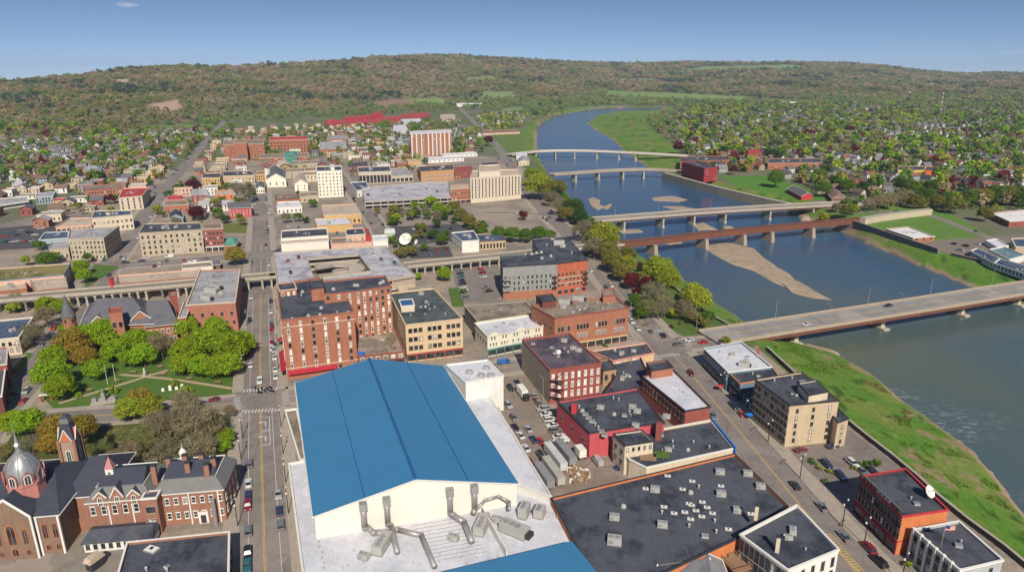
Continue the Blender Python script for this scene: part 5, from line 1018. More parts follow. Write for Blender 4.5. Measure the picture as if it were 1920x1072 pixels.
B('tan ribbed low building joined to the right of the white studio building', TAN, M('navy_roof'), 6, [(899, 453), (948, 450), (938, 436), (892, 439)], {0: w6(8, 1, 'strip', 1.4, 3, 1)}, cap=BRN, units='va')
t_ = thing('transmitter_hut', (*G(732, 440), 0), 'small pale green hut on the lot left of the big satellite dish', 'hut'); hiproof(t_, [G(x, y, 3.5) for x, y in ((722, 437), (740, 436), (738, 428), (723, 429))], 0, 3.5, 4.2, M('pale_green_wall', (.4, .48, .38)), TRW, 'x', 0)
d_ = dish(None, 762, 462, 0, 4.6, radians(195), radians(38)); tag(d_, 'huge white satellite dish standing on the lot behind the railway', 'satellite dish'); LAND.append(('the big satellite dish', 762, 455))
d2 = dish(None, 782, 459, 0, 2.0, radians(230), radians(25)); tag(d2, 'small pinkish satellite dish right of the huge white one', 'satellite dish')
# farther out
r = B('large dark brick hospital with two stepped wings, left of the tan slab', BR, RT, (270, 419, 298), [(418, 272), (495, 269), (492, 262), (420, 264)], {0: w6(14, 5, 'd', 1.2, 1.6, 2)}, cap=CRM, ref='the brick hospital')
P = [G(x, y, r['h']+4) for x, y in ((438, 268), (462, 267), (461, 261), (439, 262))]; volume(r, BR, RT, P, 0, r['h']+4, .4, CRM)
B('brick and glass hospital wing with a red roof step', BR, RRED, (262, 507, 288), [(505, 263), (579, 261), (576, 255), (505, 257)], {0: w6(12, 4, 'strip', 2.4, 1.3, 2)}, cap=CRM, ref='the red-stepped hospital wing')
B('low brick clinic with a flat roof in front of the red-stepped hospital wing', BR, RT, 7, [(486, 297), (581, 293), (578, 286), (487, 289)], {0: w6(14, 2, 'd')}, cap=CRM)
HB('teal glass pyramid-roofed entrance pavilion on the low brick clinic', GRN, GRN, 8, 13, [(533, 296), (557, 295), (556, 284), (534, 285)], 'x', .4, cat='pavilion', name='pavilion')
HB('brick gabled church with a gray roof right of the hospital', BR, RG, 7, 13, [(600, 280), (650, 278), (645, 265), (601, 267)], 'x', 0, {0: w6(6, 1, 'd')}, 'church', 'church', 'the gray-roofed brick church')
r = B('eleven-storey orange brick apartment slab with vertical white balcony stripes', BR, RW, (249, 770, 291), [(769, 252), (847, 248), (845, 242), (768, 246)], {0: w6(8, 10, 'w', 1.6, 1.5, 2)}, cap=WHT, ref='the brick apartment slab')
h_ = r['h']; Q = [Vector(G(x, y, h_)) for x, y in ((769, 252), (847, 248))]; o_ = Vector((r.location.x, r.location.y)); d = Q[1]-Q[0]; n_ = Vector((d.y, -d.x)).normalized()*.3
for t0 in (.03, .14, .26, .42, .52, .62, .72, .82, .93): q = Q[0]+d*t0+n_-o_; MB().cbox((q.x, q.y), (1.6, .5), 0, h_, atan2(d.y, d.x)).build('balcony_stripe', WHT, r)
for i_, (px, h, c_, rf, lb) in enumerate((
    ([(608, 232), (632, 230), (632, 224), (610, 225)], 10, RED, RRED, 'bright red factory end block at the left of the red works'), ([(632, 233), (700, 228), (698, 222), (632, 226)], 7, RED, RRED, 'long bright red factory hall in the front row of the red works'),
    ([(645, 224), (720, 217), (718, 213), (646, 219)], 8, RED, RRED, 'long bright red factory hall in the back row of the red works'), ([(698, 216), (716, 214), (714, 208), (700, 210)], 14, RED, RRED, 'tall red factory block rising above the red works'),
    ([(700, 229), (752, 226), (750, 218), (702, 220)], 7, RED, RRED, 'red sawtooth factory hall at the middle of the red works'), ([(752, 222), (806, 217), (805, 211), (752, 214)], 7, BRR, RRED, 'duller red factory hall at the right of the red works'),
    ([(745, 232), (790, 229), (788, 222), (746, 224)], 5, PNK, RW, 'pale long shed in front of the duller red factory hall'), ([(737, 250), (768, 247), (760, 234), (737, 236)], 6, WHT, RW, 'white-roofed warehouse just left of the brick apartment slab'),
    ([(825, 224), (855, 222), (852, 214), (826, 215)], 7, TAN, RTAN, 'tan warehouse beside the river street, right of the red works'), ([(612, 262), (655, 260), (652, 253), (613, 254)], 8, BR, RG, 'brick block behind the gray-roofed brick church'),
    ([(803, 301), (870, 297), (868, 292), (803, 295)], 4, WHT, RW, 'long low white building in front of the brick apartment slab'), ([(830, 292), (895, 288), (893, 285), (830, 288)], 4, WHT, RW, 'long low white building right of the brick apartment slab'),
    ([(548, 308), (600, 305), (598, 300), (548, 302)], 6, LIM, RT, 'gray-beige flat block left of the viaduct bend'), ([(655, 312), (690, 310), (688, 303), (656, 305)], 8, BRD, RK, 'dark brick flat block behind the brown modernist office'),
    ([(910, 238), (945, 236), (945, 231), (912, 232)], 4, PNK, RTAN, 'long pinkish low building by the river street'), ([(905, 250), (975, 247), (972, 243), (906, 245)], 4, PNK, BRN, 'pinkish motel strip behind the green river lawn'))):
    r = B(lb, c_, rf, h, px, {0: w6(8, 1 if h < 8 else 2, 'd')}, cap=None, units='' if i_ % 2 else 'a')
LAND.append(('the red works', 700, 222))
HB('cream riverside house with pale gables left of the upper bridge', CRM, RG, 5, 8, [(972, 304), (992, 303), (990, 295), (972, 296)], 'y', 0, {0: w6(3, 1, 'd')}); HB('white boathouse at the near end of the upper bridge', WHT, RW, 5, 6.5, [(968, 292), (988, 291), (986, 286), (968, 287)], 'x', 0)
# far bank
B('tall crimson mill at the water edge, dark flat roof', M('crimson_brick', (.38, .03, .04), kind='brick'), RK, (315, 1320, 341), [(1321, 316), (1346, 313), (1308, 302), (1279, 304)], {3: w6(12, 4, 'strip', 2, .8, 3), 0: w6(6, 4, 'd')}, cap=BRR, ref='the crimson mill', units='hv')
B('long arcaded brick mill range behind the crimson mill', BR, RK, 9, [(1276, 303), (1368, 299), (1364, 292), (1276, 294)], {0: w6(16, 1, 'strip', 1.6, 5, 1.5)}, cap=BRR, units='aaa', ref='the brick mill range')
B('stepped orange brick school block right of the mill range', BR, RK, 10, [(1388, 300), (1417, 297), (1412, 290), (1388, 292)], {0: w6(5, 3, 'd')}, cap=CRM)
B('tall red brick tower block behind the stepped school block', BRR, RRED, 15, [(1402, 288), (1429, 285), (1425, 279), (1404, 281)], {0: w6(4, 3, 'd')}, cap=BRR)
B('long low brick factory in the right suburb behind the trees', BR, RK, 8, [(1440, 306), (1541, 305), (1538, 297), (1440, 297)], {0: w6(16, 1, 'd')}, cap=PNK, units='aaa')
r = B('yellow-fronted strip shop with an orange end sign in the right suburb', M('ochre_sign', (.6, .42, .08)), RK, 6, [(1684, 319), (1735, 319), (1734, 311), (1684, 311)], {}); 
B('orange-fronted end unit joined to the yellow strip shop', M('orange_sign', (.7, .12, .03)), RK, 6.2, [(1736, 320), (1764, 321), (1762, 312), (1736, 312)], {})
HB('red barn with a long dark roof on the far bank beside the road bridge', RED, SLT, 4, 7, [(1503, 368), (1524, 366), (1498, 352), (1476, 354)], 'y', 0)
HB('brown-roofed house by the landing of the road bridge', BRN, M('brown_roof', (.2, .13, .09), kind='shingle'), 4, 7, [(1560, 372), (1584, 370), (1570, 356), (1548, 358)], 'y', .1)
B('single-storey orange brick office with a white roof on the green behind the river wall', BR, M('bright_membrane', (.62, .6, .58), kind='roof', var=.1), (446, 1712, 455), [(1712, 446), (1753, 443), (1704, 425), (1660, 429)], {3: w6(10, 1, 'd', 1.6, 1.4, 1), 0: w6(3, 1, 'd')}, cap=TRW, units='hhv', ref='the white-roofed office on the green')
B('large brick warehouse with a pale roof at the right edge', BRR, M('bright_membrane'), (415, 1894, 426), [(1893, 415), (1990, 410), (1950, 390), (1857, 399)], {3: w6(5, 1, 'd'), 0: w6(4, 1, 'd')}, cap=TRW, units='hh', ref='the pale-roofed brick warehouse')
B('long white motel wing with a blue-gray roof behind the river wall', WHT, M('navy_roof'), 4, [(1863, 493), (1874, 484), (1832, 465), (1820, 470)], {3: w6(8, 1, 'd')}, cap=TRW, ref='the white motel')
B('second white motel wing at the right edge of the river wall', WHT, M('navy_roof'), 4, [(1965, 528), (1975, 512), (1875, 484), (1864, 493)], {3: w6(14, 1, 'd')}, cap=TRW)
B('teal-roofed building behind the white motel', WHT, M('teal_roof', (.06, .12, .14), kind='roof'), 4.5, [(1893, 486), (1922, 478), (1882, 462), (1855, 467)], {}, cap=TRW); B('row of white trailers parked on the gravel above the white motel', WHT, RW, 3.5, [(1870, 463), (1892, 460), (1870, 447), (1848, 450)], {}, name='depot', cat='depot')
B('dark-roofed beige office at the right edge above the white motel', TAN, M('navy_roof'), 5, [(1905, 462), (1960, 466), (1960, 445), (1896, 447)], {3: w6(3, 1, 'd')}, cap=TRW)
B('white flat-roofed depot at the far right edge of the suburb', WHT, RW, 5, [(1894, 335), (1960, 337), (1960, 326), (1893, 327)], {}, cap=TRW); B('dark asphalt-roofed market hall in the right suburb', BRN, RK, 4, [(1782, 340), (1850, 345), (1846, 334), (1782, 331)], {})
for i_, (px, py, w_, lb) in enumerate(((1082, 164, 26, 'white domed barn on the hillside above the river bend'), (1102, 166, 50, 'long white shed beside the domed barn above the river bend'), (347, 145, 40, 'white farm building near the top of the left hill'), (1705, 185, 60, 'pale long sheds at the foot of the right hill'), (880, 200, 90, 'long white warehouse in the trees beyond the river street'), (1480, 197, 60, 'white greenhouse strip at the far end of the valley'), (1860, 176, 18, 'white farmhouse alone on the right hillside'))):
    for z_ in np.linspace(0, 200, 400):
        g_ = G(px, py, min(z_, 119)); 
        if float(gz(*g_)[0]) >= z_-1 and z_ > 0: break
        if z_ >= 119: break
    g_ = G(px, py, 0 if py > 190 else min(z_, 110)); zz = float(gz(*g_)[0])
    if math.hypot(*g_) > 9000: continue
    t_ = thing('farm_building', (g_[0], g_[1], zz), lb, 'farm building')
    if math.hypot(*g_) > 9000: continue
    hw = w_/2; hiproof(t_, [(g_[0]-hw, g_[1]-10), (g_[0]+hw, g_[1]-10), (g_[0]+hw, g_[1]+10), (g_[0]-hw, g_[1]+10)], zz-6, zz+6, zz+12, WHT, RW, 'x', 0 if i_ != 0 else .2)
# lattice radio mast
def mast(px, py, h, lb, cols=(TRW, RED)):
    x, y = G(px, py); z = float(gz(x, y)[0]); r = thing('radio_mast', (x, y, z), lb, 'radio mast')
    for k in range(8):
        m = MB(); z0, z1 = k*h/8, (k+1)*h/8; w0, w1 = 3.2-k*.3, 2.9-k*.3
        for a in range(3): p = lambda w, z, a: (w*cos(a*2*pi/3), w*sin(a*2*pi/3), z); m.tube(p(w0, z0, a), p(w1, z1, a), .45, n=4); m.tube(p(w0, z0, a), p(w1, z1, a+1), .25, n=3)
        m.build('mast_section', cols[k % 2], r)
mast(1764, 202, 60, 'red and white lattice radio mast rising from the right suburb')
x, y = G(14, 246); r = None
for k, px in enumerate((10, 20)):
    g_ = (G(px, 240)[0]*1.85, G(px, 240)[1]*1.85); z = float(gz(*g_)[0]); t_ = thing('transmission_tower', (*g_, z), ['left', 'right'][k]+' of the two gray transmission towers on the far left skyline', 'pylon'); m = MB()
    for sx in (-4, 4): m.tube((sx, 0, -2), (sx, 0, 45), .8, n=4)
    t_b = m.build('mast', COND, t_); m = MB()
    for z_ in (22, 32, 42): m.tube((-9, 0, z_), (9, 0, z_), .7, n=4)
    m.build('cross_arm', COND, t_)
# ---------------------------------------------------------------- city hall
def city_hall():
    ze, zr = 11, 19; x, y = G(240, 600, ze); r = thing('city_hall', (x, y, 0), 'red brick city hall with gray slate hipped roofs, square tower and conical turret', 'city hall'); LAND.append(('the slate-roofed city hall', 240, 590))
    P = [G(a, b, ze) for a, b in ((152, 612), (284, 606), (276, 566), (170, 572))]; FOOT.append(P); hiproof(r, P, 0, ze, zr, BR, SLT, 'x', .25, 1, wins={0: w6(9, 2, 'w', 1.3, 2.4, 2)}, trim=TRW)
    P = [G(a, b, ze-1) for a, b in ((276, 612), (330, 606), (322, 572), (268, 576))]; FOOT.append(P); hiproof(r, P, 0, ze-1, zr-1.5, BR, SLT, 'x', .2, 1, wins={0: w6(5, 2, 'w', 1.2, 2.2, 2)}, trim=CRM)
    P = [G(a, b, 19.5) for a, b in ((204, 585), (228, 583), (226, 575), (204, 577))]; volume(r, BR, BRR, P, 0, 19.5, .4, BRR, {0: w6(2, 1, 'd', 1.4, 2.6, 12)}, nm='tower_wall')
    P = [G(a, b, 13) for a, b in ((320, 570), (334, 568), (332, 560), (319, 562))]; volume(r, BRR, RT, P, 0, 17, .4, BRR, nm='chimney')
    for a, b, w_, h1 in ((266, 602, 6.5, 16), (186, 606, 5, 14.5)):
        g_ = Vector(G(a, b, ze)); u = Vector((cos(GRID+radians(0)), -sin(GRID)*-1)); u = Vector((cos(-GRID*-1), sin(-GRID*-1))); u = Vector((cos(radians(19.5)), sin(radians(19.5)))); v = Vector((-u.y, u.x)); o_ = Vector((x, y)); g_ -= v*1.0
        q = [g_-u*w_-o_, g_+u*w_-o_, g_+u*w_+v*7-o_, g_-u*w_+v*7-o_]; m = MB(); m.add([(*q[0], 4), (*q[1], 4), (*q[1], ze-1), (*q[0], ze-1), (*((q[0]+q[1])/2), h1)], [(0, 1, 2, 4, 3)]); m.build('gable_wall', BR, r)
        t2 = (q[0]+q[1])/2-v*.3; bk = (q[2]+q[3])/2; m = MB(); a0, a1, a2, a3 = q[0]-u*.4-v*.3, q[1]+u*.4-v*.3, q[2]+u*.4, q[3]-u*.4; m.add([(*a0, ze-1.2), (*a1, ze-1.2), (*a2, ze-1.2), (*a3, ze-1.2), (*t2, h1+.3), (*bk, h1+.3)], [(0, 4, 5, 3), (1, 2, 5, 4)]); m.build('gable_roof', SLT, r)
        m = MB(); m.tube((*a0, ze-1.2), (*t2, h1+.3), .25, n=4); m.tube((*t2, h1+.3), (*a1, ze-1.2), .25, n=4); m.build('verge_trim', TRW, r)
        q_ = (q[0]+q[1])/2-v*.02
        for dx in (-1.6, 0, 1.6): p_ = q_+u*dx; ob('window', winmesh(1.0, 2.2, 'w'), r, (p_.x, p_.y, 8.2), radians(19.5))
    g_ = G(138, 640, 0); m = MB(); c_ = (g_[0]-x, g_[1]-y, 0); m.lathe(c_, [(2.7, 0), (2.7, 13)], 12); m.build('turret_wall', BR, r); MB().lathe(c_, [(3.2, 12.6), (3.1, 13), (1.2, 18.5), (.12, 23)], 12).build('turret_roof', SLT, r)
    for k in range(6): a = k*pi/3; ob('window', winmesh(.9, 2, 'd'), r, (c_[0]+2.72*sin(a), c_[1]-2.72*cos(a), 9.8), a)
    g_ = G(160, 575, 0)
city_hall()
# ---------------------------------------------------------------- cathedral-like church and rectory, bottom left
def church():
    A0 = Vector(G(418, 916, 10.2)); A1 = Vector(G(286, 927, 10.2)); u = (A1-A0).normalized()        # u runs left along the front
    v = Vector((u.y, -u.x));
    if v.y < 0: v = -v
    r = thing('church', (A0.x, A0.y, 0), 'ornate brick church and rectory with slate roofs, silver ribbed dome and stone tower', 'church'); LAND.append(('the domed brick church', 200, 930)); LAND.append(('the brick rectory', 370, 940))
    o_ = A0; rz = atan2(-u.y, -u.x)
    def S2(px, py, z): q = Vector(G(px, py, z))-o_; return q.dot(u), q.dot(v)
    def W2(s, t): q = u*s+v*t; return (q.x, q.y)
    def WW(s, t): q = o_+u*s+v*t; return (q.x, q.y)
    def quad(s0, s1, t0, t1): return [WW(s1, t0), WW(s0, t0), WW(s0, t1), WW(s1, t1)]
    L = (A1-A0).length
    Ld = S2(165, 937, 10.2)[0]
    # rectory and link wings: wall, gray mansard, dark deck roof
    def wing(s0, s1, t0, t1, ze, wins=None):
        P = quad(s0, s1, t0, t1); FOOT.append(P); loc = [(p[0]-o_.x, p[1]-o_.y) for p in P]; MB().prism(loc, 0, ze, top=False).build('wall', M('church_brick', (.31, .15, .10), kind='brick'), r)
        O = inset(loc, -.4); I = inset(loc, 2.2); n = 4; m = MB(); m.add([(*p, ze) for p in O]+[(*p, ze+3.0) for p in I], [(k, (k+1) % n, n+(k+1) % n, n+k) for k in range(n)]); m.build('mansard_roof', M('mansard_gray', (.17, .165, .155), kind='shingle'), r)
        m = MB(); m.add([(*p, ze-.3) for p in O]+[(*p, ze+.05) for p in O]+[(*p, ze+3.15) for p in inset(loc, 2.0)]+[(*p, ze+3.0) for p in inset(loc, 2.4)], [(k, (k+1) % n, n+(k+1) % n, n+k) for k in range(n)]+[(2*n+k, 2*n+(k+1) % n, 3*n+(k+1) % n, 3*n+k) for k in range(n)]); m.build('cornice', TRW, r)
        I2 = inset(loc, 2.3); q0 = (Vector(I2[0])+Vector(I2[3]))/2; q1 = (Vector(I2[1])+Vector(I2[2]))/2; a = q0.lerp(q1, .04); b_ = q0.lerp(q1, .96); m = MB(); m.add([(*p, ze+3.0) for p in I2]+[(*a, ze+5.4), (*b_, ze+5.4)], [(0, 1, 5, 4), (2, 3, 4, 5), (3, 0, 4), (1, 2, 5)]); m.build('roof', SLB, r)
        for e_, sp in (wins or {}).items():
            for s_ in sp: windows(r, P[e_], P[(e_+1) % 4], s_, (o_.x, o_.y), 0, ze)
    wing(0, L, 0, 15, 10.2, {0: [w6(8, 1, 'w', 1.2, 2.0, 6.6), w6(8, 1, 'w', 1.2, 2.0, 2.0)], 1: [w6(4, 2, 'w', 1.2, 2, 2)]})
    wing(L, Ld, -1.2, 14, 10.2, {0: [w6(6, 1, 'w', 1.3, 2.6, 6.2)]})
    for s_ in (1.5, L*.5, L-.3, L+5, L+11): q = W2(s_, -.12 if s_ < L else -1.32); MB().cbox(q, (.35, .3), 0, 10.2, rz).build('pilaster', TRW, r)
    q = W2(L*.33, -.12); m = MB(); m.cbox(q, (2.6, .5), 0, 3.6, rz); m.build('doorway', TRW, r); MB().cbox(W2(L*.33, -.4), (1.4, .1), .2, 2.7, rz).build('door', TRD, r)
    # dormers and gables on the link wing
    for k, s_ in enumerate((L+4.2, L+8.4, L+12.6)):
        if s_ > Ld-1.5: continue
        h1 = 14.2 if k == 1 else 13; c0, c1 = s_-1.7, s_+1.7; m = MB(); q = [W2(c1, -1.5), W2(c0, -1.5), W2(c0, 2), W2(c1, 2)]
        m.prism(q, 9, 11.4, top=False); a, b_ = Vector(q[0]), Vector(q[1]); m.add([(*a, 11.4), (*b_, 11.4), (*((a+b_)/2), h1)], [(0, 1, 2)]); m.build('dormer', M('church_brick'), r)
        c_, d = Vector(q[2]), Vector(q[3]); m = MB(); mid = (a+b_)/2; mid2 = (c_+d)/2; m.add([(*a, 11.3), (*b_, 11.3), (*c_, 11.3), (*d, 11.3), (*mid, h1+.15), (*mid2, h1+.15)], [(0, 4, 5, 3), (1, 2, 5, 4)]); m.build('dormer_roof', SLB, r)
        m = MB(); m.tube((*a, 11.3), (*mid, h1+.2), .2, n=4); m.tube((*mid, h1+.2), (*b_, 11.3), .2, n=4); m.build('dormer_trim', TRW, r); ob('window', winmesh(1.3, 2.6, 'arch'), r, (*W2(s_, -1.55), 9.2), rz)
    q = [W2(L+1.6, -3.4), W2(L-2.2, -3.4), W2(L-2.2, 0), W2(L+1.6, 0)]; volume(r, M('church_brick'), RK, [(p[0]+o_.x, p[1]+o_.y) for p in q], 0, 11.4, .3, TRW, {0: w6(1, 2, 'd', 2.2, 1.9, 3)}, nm='stair_wall')
    # low porch with dark roof in front
    q = quad(L-1.5, Ld-1, -8.5, -2); hiproof(r, q, 0, 3.0, 4.6, WHT, RK, 'x', .06, .5, nm='porch_wall', wins={0: w6(9, 1, 'd', 1.0, 1.5, .8)})
    for (a, b_), z in (((1.2, 7.5), 0), ((L*.42, 5.5), 0), ((L*.9, 5.2), 0), ((L*.28, 11), 0), ((L*.52, 11), 0), ((L*.75, 10), 0), ((.12*L, 3.2), 0)):
        q = W2(a*1.0+2, b_*.75); m = MB(); m.cbox(q, (1.3, 1.0), 11, 16.8, rz); m.cbox(q, (1.5, 1.2), 16.8, 17.2, rz, 1); m.build('chimney', [M('church_brick'), TRD], r)
    # nave: cross gable facade and flanks
    F0, ty = S2(126, 1034, 0)[0], S2(126, 1034, 0)[1]; F1 = S2(20, 1037, 0)[0]; FE = F1+26
    nb = M('rubble_stone', (.235, .15, .10), kind='brick')
    P = quad(F0, FE, ty, ty+28); FOOT.append(P); hiproof(r, P, 0, 11.5, 17, nb, SLB, 'x', .16, .4, nm='nave_wall', trim=TRW)
    P = quad(Ld-4, F0+2, 1, ty+30 if ty < 0 else 22); hiproof(r, P, 0, 10.8, 17, M('church_brick'), SLB, 'x', .3, .4, nm='transept_wall', trim=TRW)
    g0, g1 = (S2(75, 1036, 0)[0]), S2(20, 1037, 0)[0]; g0, g1 = F0+6.0, F0+6+10.5; q = [W2(g1, ty-1.3), W2(g0, ty-1.3), W2(g0, ty+8), W2(g1, ty+8)]; a, b_, c_, d = [Vector(k) for k in q]; m = MB(); m.prism(q, 0, 12.5, top=False); mid = (a+b_)/2; mid2 = (c_+d)/2; m.add([(*a, 12.5), (*b_, 12.5), (*mid, 17.5)], [(0, 1, 2)]); m.build('gable_wall', nb, r)
    m = MB(); m.add([(*a, 12.4), (*b_, 12.4), (*c_, 12.4), (*d, 12.4), (*mid, 17.7), (*mid2, 17.7)], [(0, 4, 5, 3), (1, 2, 5, 4)]); m.build('gable_roof', SLB, r); m = MB()
    for e0, e1 in (((*a, 12.4), (*mid, 17.8)), ((*mid, 17.8), (*b_, 12.4))): m.tube(e0, e1, .35, n=5)
    for e in (a, b_): m.tube((*e, 0), (*e, 12.5), .35, n=5)
    m.build('stone_trim', TRW, r)
    ww = g1-g0
    for f_, w_, hh in ((.2, 1.5, 4.6), (.5, 2.4, 6), (.8, 1.5, 4.6)): ob('window', winmesh(w_, hh, 'ar'), r, (*W2(g0+ww*f_, ty-1.32), 4.6), rz)
    for f_, w_, hh in ((.2, 1.3, 1.6), (.5, 1.9, 2.2), (.8, 1.3, 1.6)): ob('window', winmesh(w_, hh, 'ar'), r, (*W2(g0+ww*f_, ty-1.32), 1.2), rz)
    for s_ in (F0+1.6, F0+4.0, g1+2, g1+4.4, g1+7, g1+9.4):
        ob('window', winmesh(1.5, 4.6, 'ar'), r, (*W2(s_, ty-.02), 4.8), rz); ob('window', winmesh(1.3, 1.7, 'ar'), r, (*W2(s_, ty-.02), 1.2), rz)
    for s_ in (F0+.2, F0+5.4, g1+.7, g1+5.8): MB().cbox(W2(s_, ty-.25), (.5, .6), 0, 11.3, rz).build('buttress', TRW, r)
    # apse: half octagon at the right end of the nave
    # dome on an octagonal drum
    ds, dt = S2(48, 900, 17.5); q = W2(ds, dt); c_ = (q[0], q[1], 0); m = MB(); m.lathe(c_, [(4.4, 13), (4.4, 17.6), (4.7, 17.7), (4.7, 18.3), (4.2, 18.4)], 8, 0, pi/8); m.build('dome_drum', M('drum_pink', (.5, .2, .17), kind='stucco'), r)
    prof = [(4.15, 18.3), (4.2, 19.5), (3.95, 21.2), (3.3, 23), (2.3, 24.6), (1.1, 25.7), (.7, 26)]; m = MB(); m.lathe(c_, prof, 16, 0); dm = m.build('dome', M('silver_metal', (.42, .41, .4), rough=.35, metal=.6), r, smooth=True); m = MB()
    for k in range(8):
        a = pi/8+k*pi/4
        for (r0, z0), (r1, z1) in zip(prof, prof[1:]): m.tube((c_[0]+r0*cos(a), c_[1]+r0*sin(a), z0), (c_[0]+r1*cos(a), c_[1]+r1*sin(a), z1), .14, n=4, cap=False)
    m.build('rib', M('silver_metal'), dm)
    for k in range(8):
        a = k*pi/4; p = (c_[0]+4.35*sin(a), c_[1]-4.35*cos(a), 18.3); ob('window', winmesh(1.7, 2.8, 'arch'), dm, p, a); m = MB(); 
        pts = [(-1.15, 0), (-1.15, 2.3), (0, 3.7), (1.15, 2.3), (1.15, 0)]
        for p0, p1 in zip(pts, pts[1:]): m.tube((p0[0], -.15, p0[1]), (p1[0], -.15, p1[1]), .14, n=4)
        m.build('window_hood', M('hood_red', (.4, .12, .1)), dm, p, a)
    m = MB(); m.lathe(c_, [(1.0, 25.7), (1.05, 26.2), (.6, 26.4), (.6, 27.8), (.9, 28), (.5, 28.7), (.2, 30.5), (.06, 34.5)], 8); m.build('spire', M('silver_metal'), r)
    # clock tower
    ts, tt = S2(140, 866, 12); q = W2(ts, tt); tw = M('tower_stone', (.36, .26, .19), kind='brick'); MB().cbox(q, (3.8, 3.8), 0, 20, rz).build('tower_wall', tw, r)
    for a_, b_ in ((-1, -1), (1, -1), (1, 1), (-1, 1)): p = Vector(q)+(-u)*2.05*a_+v*2.05*b_; MB().cbox(tuple(p), (.8, .8), 0, 20.3, rz).build('pier', M('church_brick'), r)
    for k, (dx, dy) in enumerate(((0, -1), (1, 0), (0, 1), (-1, 0))):
        p = Vector(q)+(-u)*2.12*dx+v*2.12*dy; ob('louvre_window', winmesh(1.4, 4, 'arch'), r, (p.x, p.y, 13.2), rz+k*pi/2)
        a = rz+k*pi/2; e = Vector((cos(a), sin(a))); n_ = Vector((e.y, -e.x)); pp = p+n_*.15; m = MB(); m.add([(*(pp-e*1.5), 20), (*(pp+e*1.5), 20), (*pp, 23.4), (*(pp-e*1.5-n_*2), 20), (*(pp+e*1.5-n_*2), 20), (*(pp-n_*2), 23.4)], [(0, 1, 2), (1, 4, 5, 2), (3, 0, 2, 5)]); m.build('tower_gable', M('orange_louver', (.5, .16, .07)), r); m = MB(); m.tube((*(pp-e*1.6), 20), (*pp, 23.6), .16, n=4); m.tube((*pp, 23.6), (*(pp+e*1.6), 20), .16, n=4); m.build('gable_trim', TRW, r)
    m = MB(); m.cbox(q, (4.4, 4.4), 20, 25, rz, 0, .5); m.build('tower_roof', SLB, r); m = MB(); m.cbox(q, (2.2, 2.2), 25, 26.6, rz); m.cbox(q, (2.5, 2.5), 26.6, 27.6, rz, 1, .2); m.build('lantern', [M('silver_metal'), SLB], r)
    # small turret and cupola on the ridges
    ss, st = S2(208, 884, 15); q = W2(ss, st); m = MB(); m.cbox(q, (2.0, 2.0), 13, 16.4, rz); m.cbox(q, (2.3, 2.3), 16.4, 19.5, rz, 1, .08); m.tube((*q, 19), (*q, 21.5), .06, n=4, i=1); m.build('turret', [TRW, M('pink_slate', (.45, .2, .18))], r); ob('window', winmesh(.9, 1.8, 'arch'), r, (*W2(ss, st-1.02), 14), rz)
    ss, st = S2(344, 858, 14.5); q = W2(ss, st); m = MB(); m.lathe((q[0], q[1], 14), [(.9, 0), (.9, 2.2), (1.1, 2.3), (.8, 3), (.1, 3.8), (.05, 5)], 8); m.build('cupola', TRW, r)
    q = W2(S2(405, 960, 3)[0], -1.4); m = MB(); m.tube((*q, 0), (*q, 8.2), .55, n=10); m.build('vent_stack', MET, r)
    return r
church()
r = B('black flat-roofed parish hall with a rooftop skylight, at the bottom edge beside the street', M('church_brick'), RK, 7, [(205, 1130), (428, 1105), (430, 996), (238, 1016)], {1: w6(6, 2, 'd')}, cap=TRW, ref='the black-roofed parish hall')
x, y = G(284, 1027, 7); o_ = unit(r, 'sky', x, y, 6.4, GRID, 1.3)
t_ = thing('guard_booth', (*G(180, 1062), 0), 'small tan booth with a sloped roof on the church car park', 'booth', rz=GRID); MB().box(-1.1, -1.8, 0, 1.1, 1.8, 2.4).build('wall', TRD, t_); MB().cbox((0, 0), (2.7, 4.4), 2.4, 3.6, 0, 0, .75).build('roof', RTAN, t_)
# gray gabled houses at the bottom edge
for i_, (px, lb) in enumerate((([(1228, 1085), (1330, 1072), (1322, 1050), (1245, 1060)], 'gray gable-roofed house at the bottom edge below the orange wall'), ([(1300, 1110), (1370, 1100), (1352, 1052), (1300, 1056)], 'pale-roofed outbuilding right of the gray gabled house at the bottom edge'))):
    HB(lb, CRM, [SLT, MET][i_], 4.2, 6.6, px, 'xy'[i_], 0)
t_ = thing('timber_deck', (*G(1385, 1040, 3), 0), 'weathered timber roof deck with railings and tables, beside the orange wall', 'deck', rz=radians(19.5)); m = MB()
m.box(-5, -5, 2.7, 5, 5, 3.0)
for k in range(4): m.box(-5+k*3.1, -5, 0, -4.7+k*3.1, -4.7, 2.7)
m.build('decking', WOOD, t_); m = MB()
for a in ((-5, -5, 5, -4.85), (-5, 4.85, 5, 5), (-5, -5, -4.85, 5), (4.85, -5, 5, 5)): m.box(a[0], a[1], 3.0, a[2], a[3], 3.15); m.box(a[0], a[1], 3.9, a[2], a[3], 4.05)
m.build('railing', M('red_wood', (.3, .12, .07)), t_)
for k in range(3): MB().box(-3+k*2.4, 0, 3.0, -1.6+k*2.4, 2.4, 3.8).build('table', WOOD, t_)
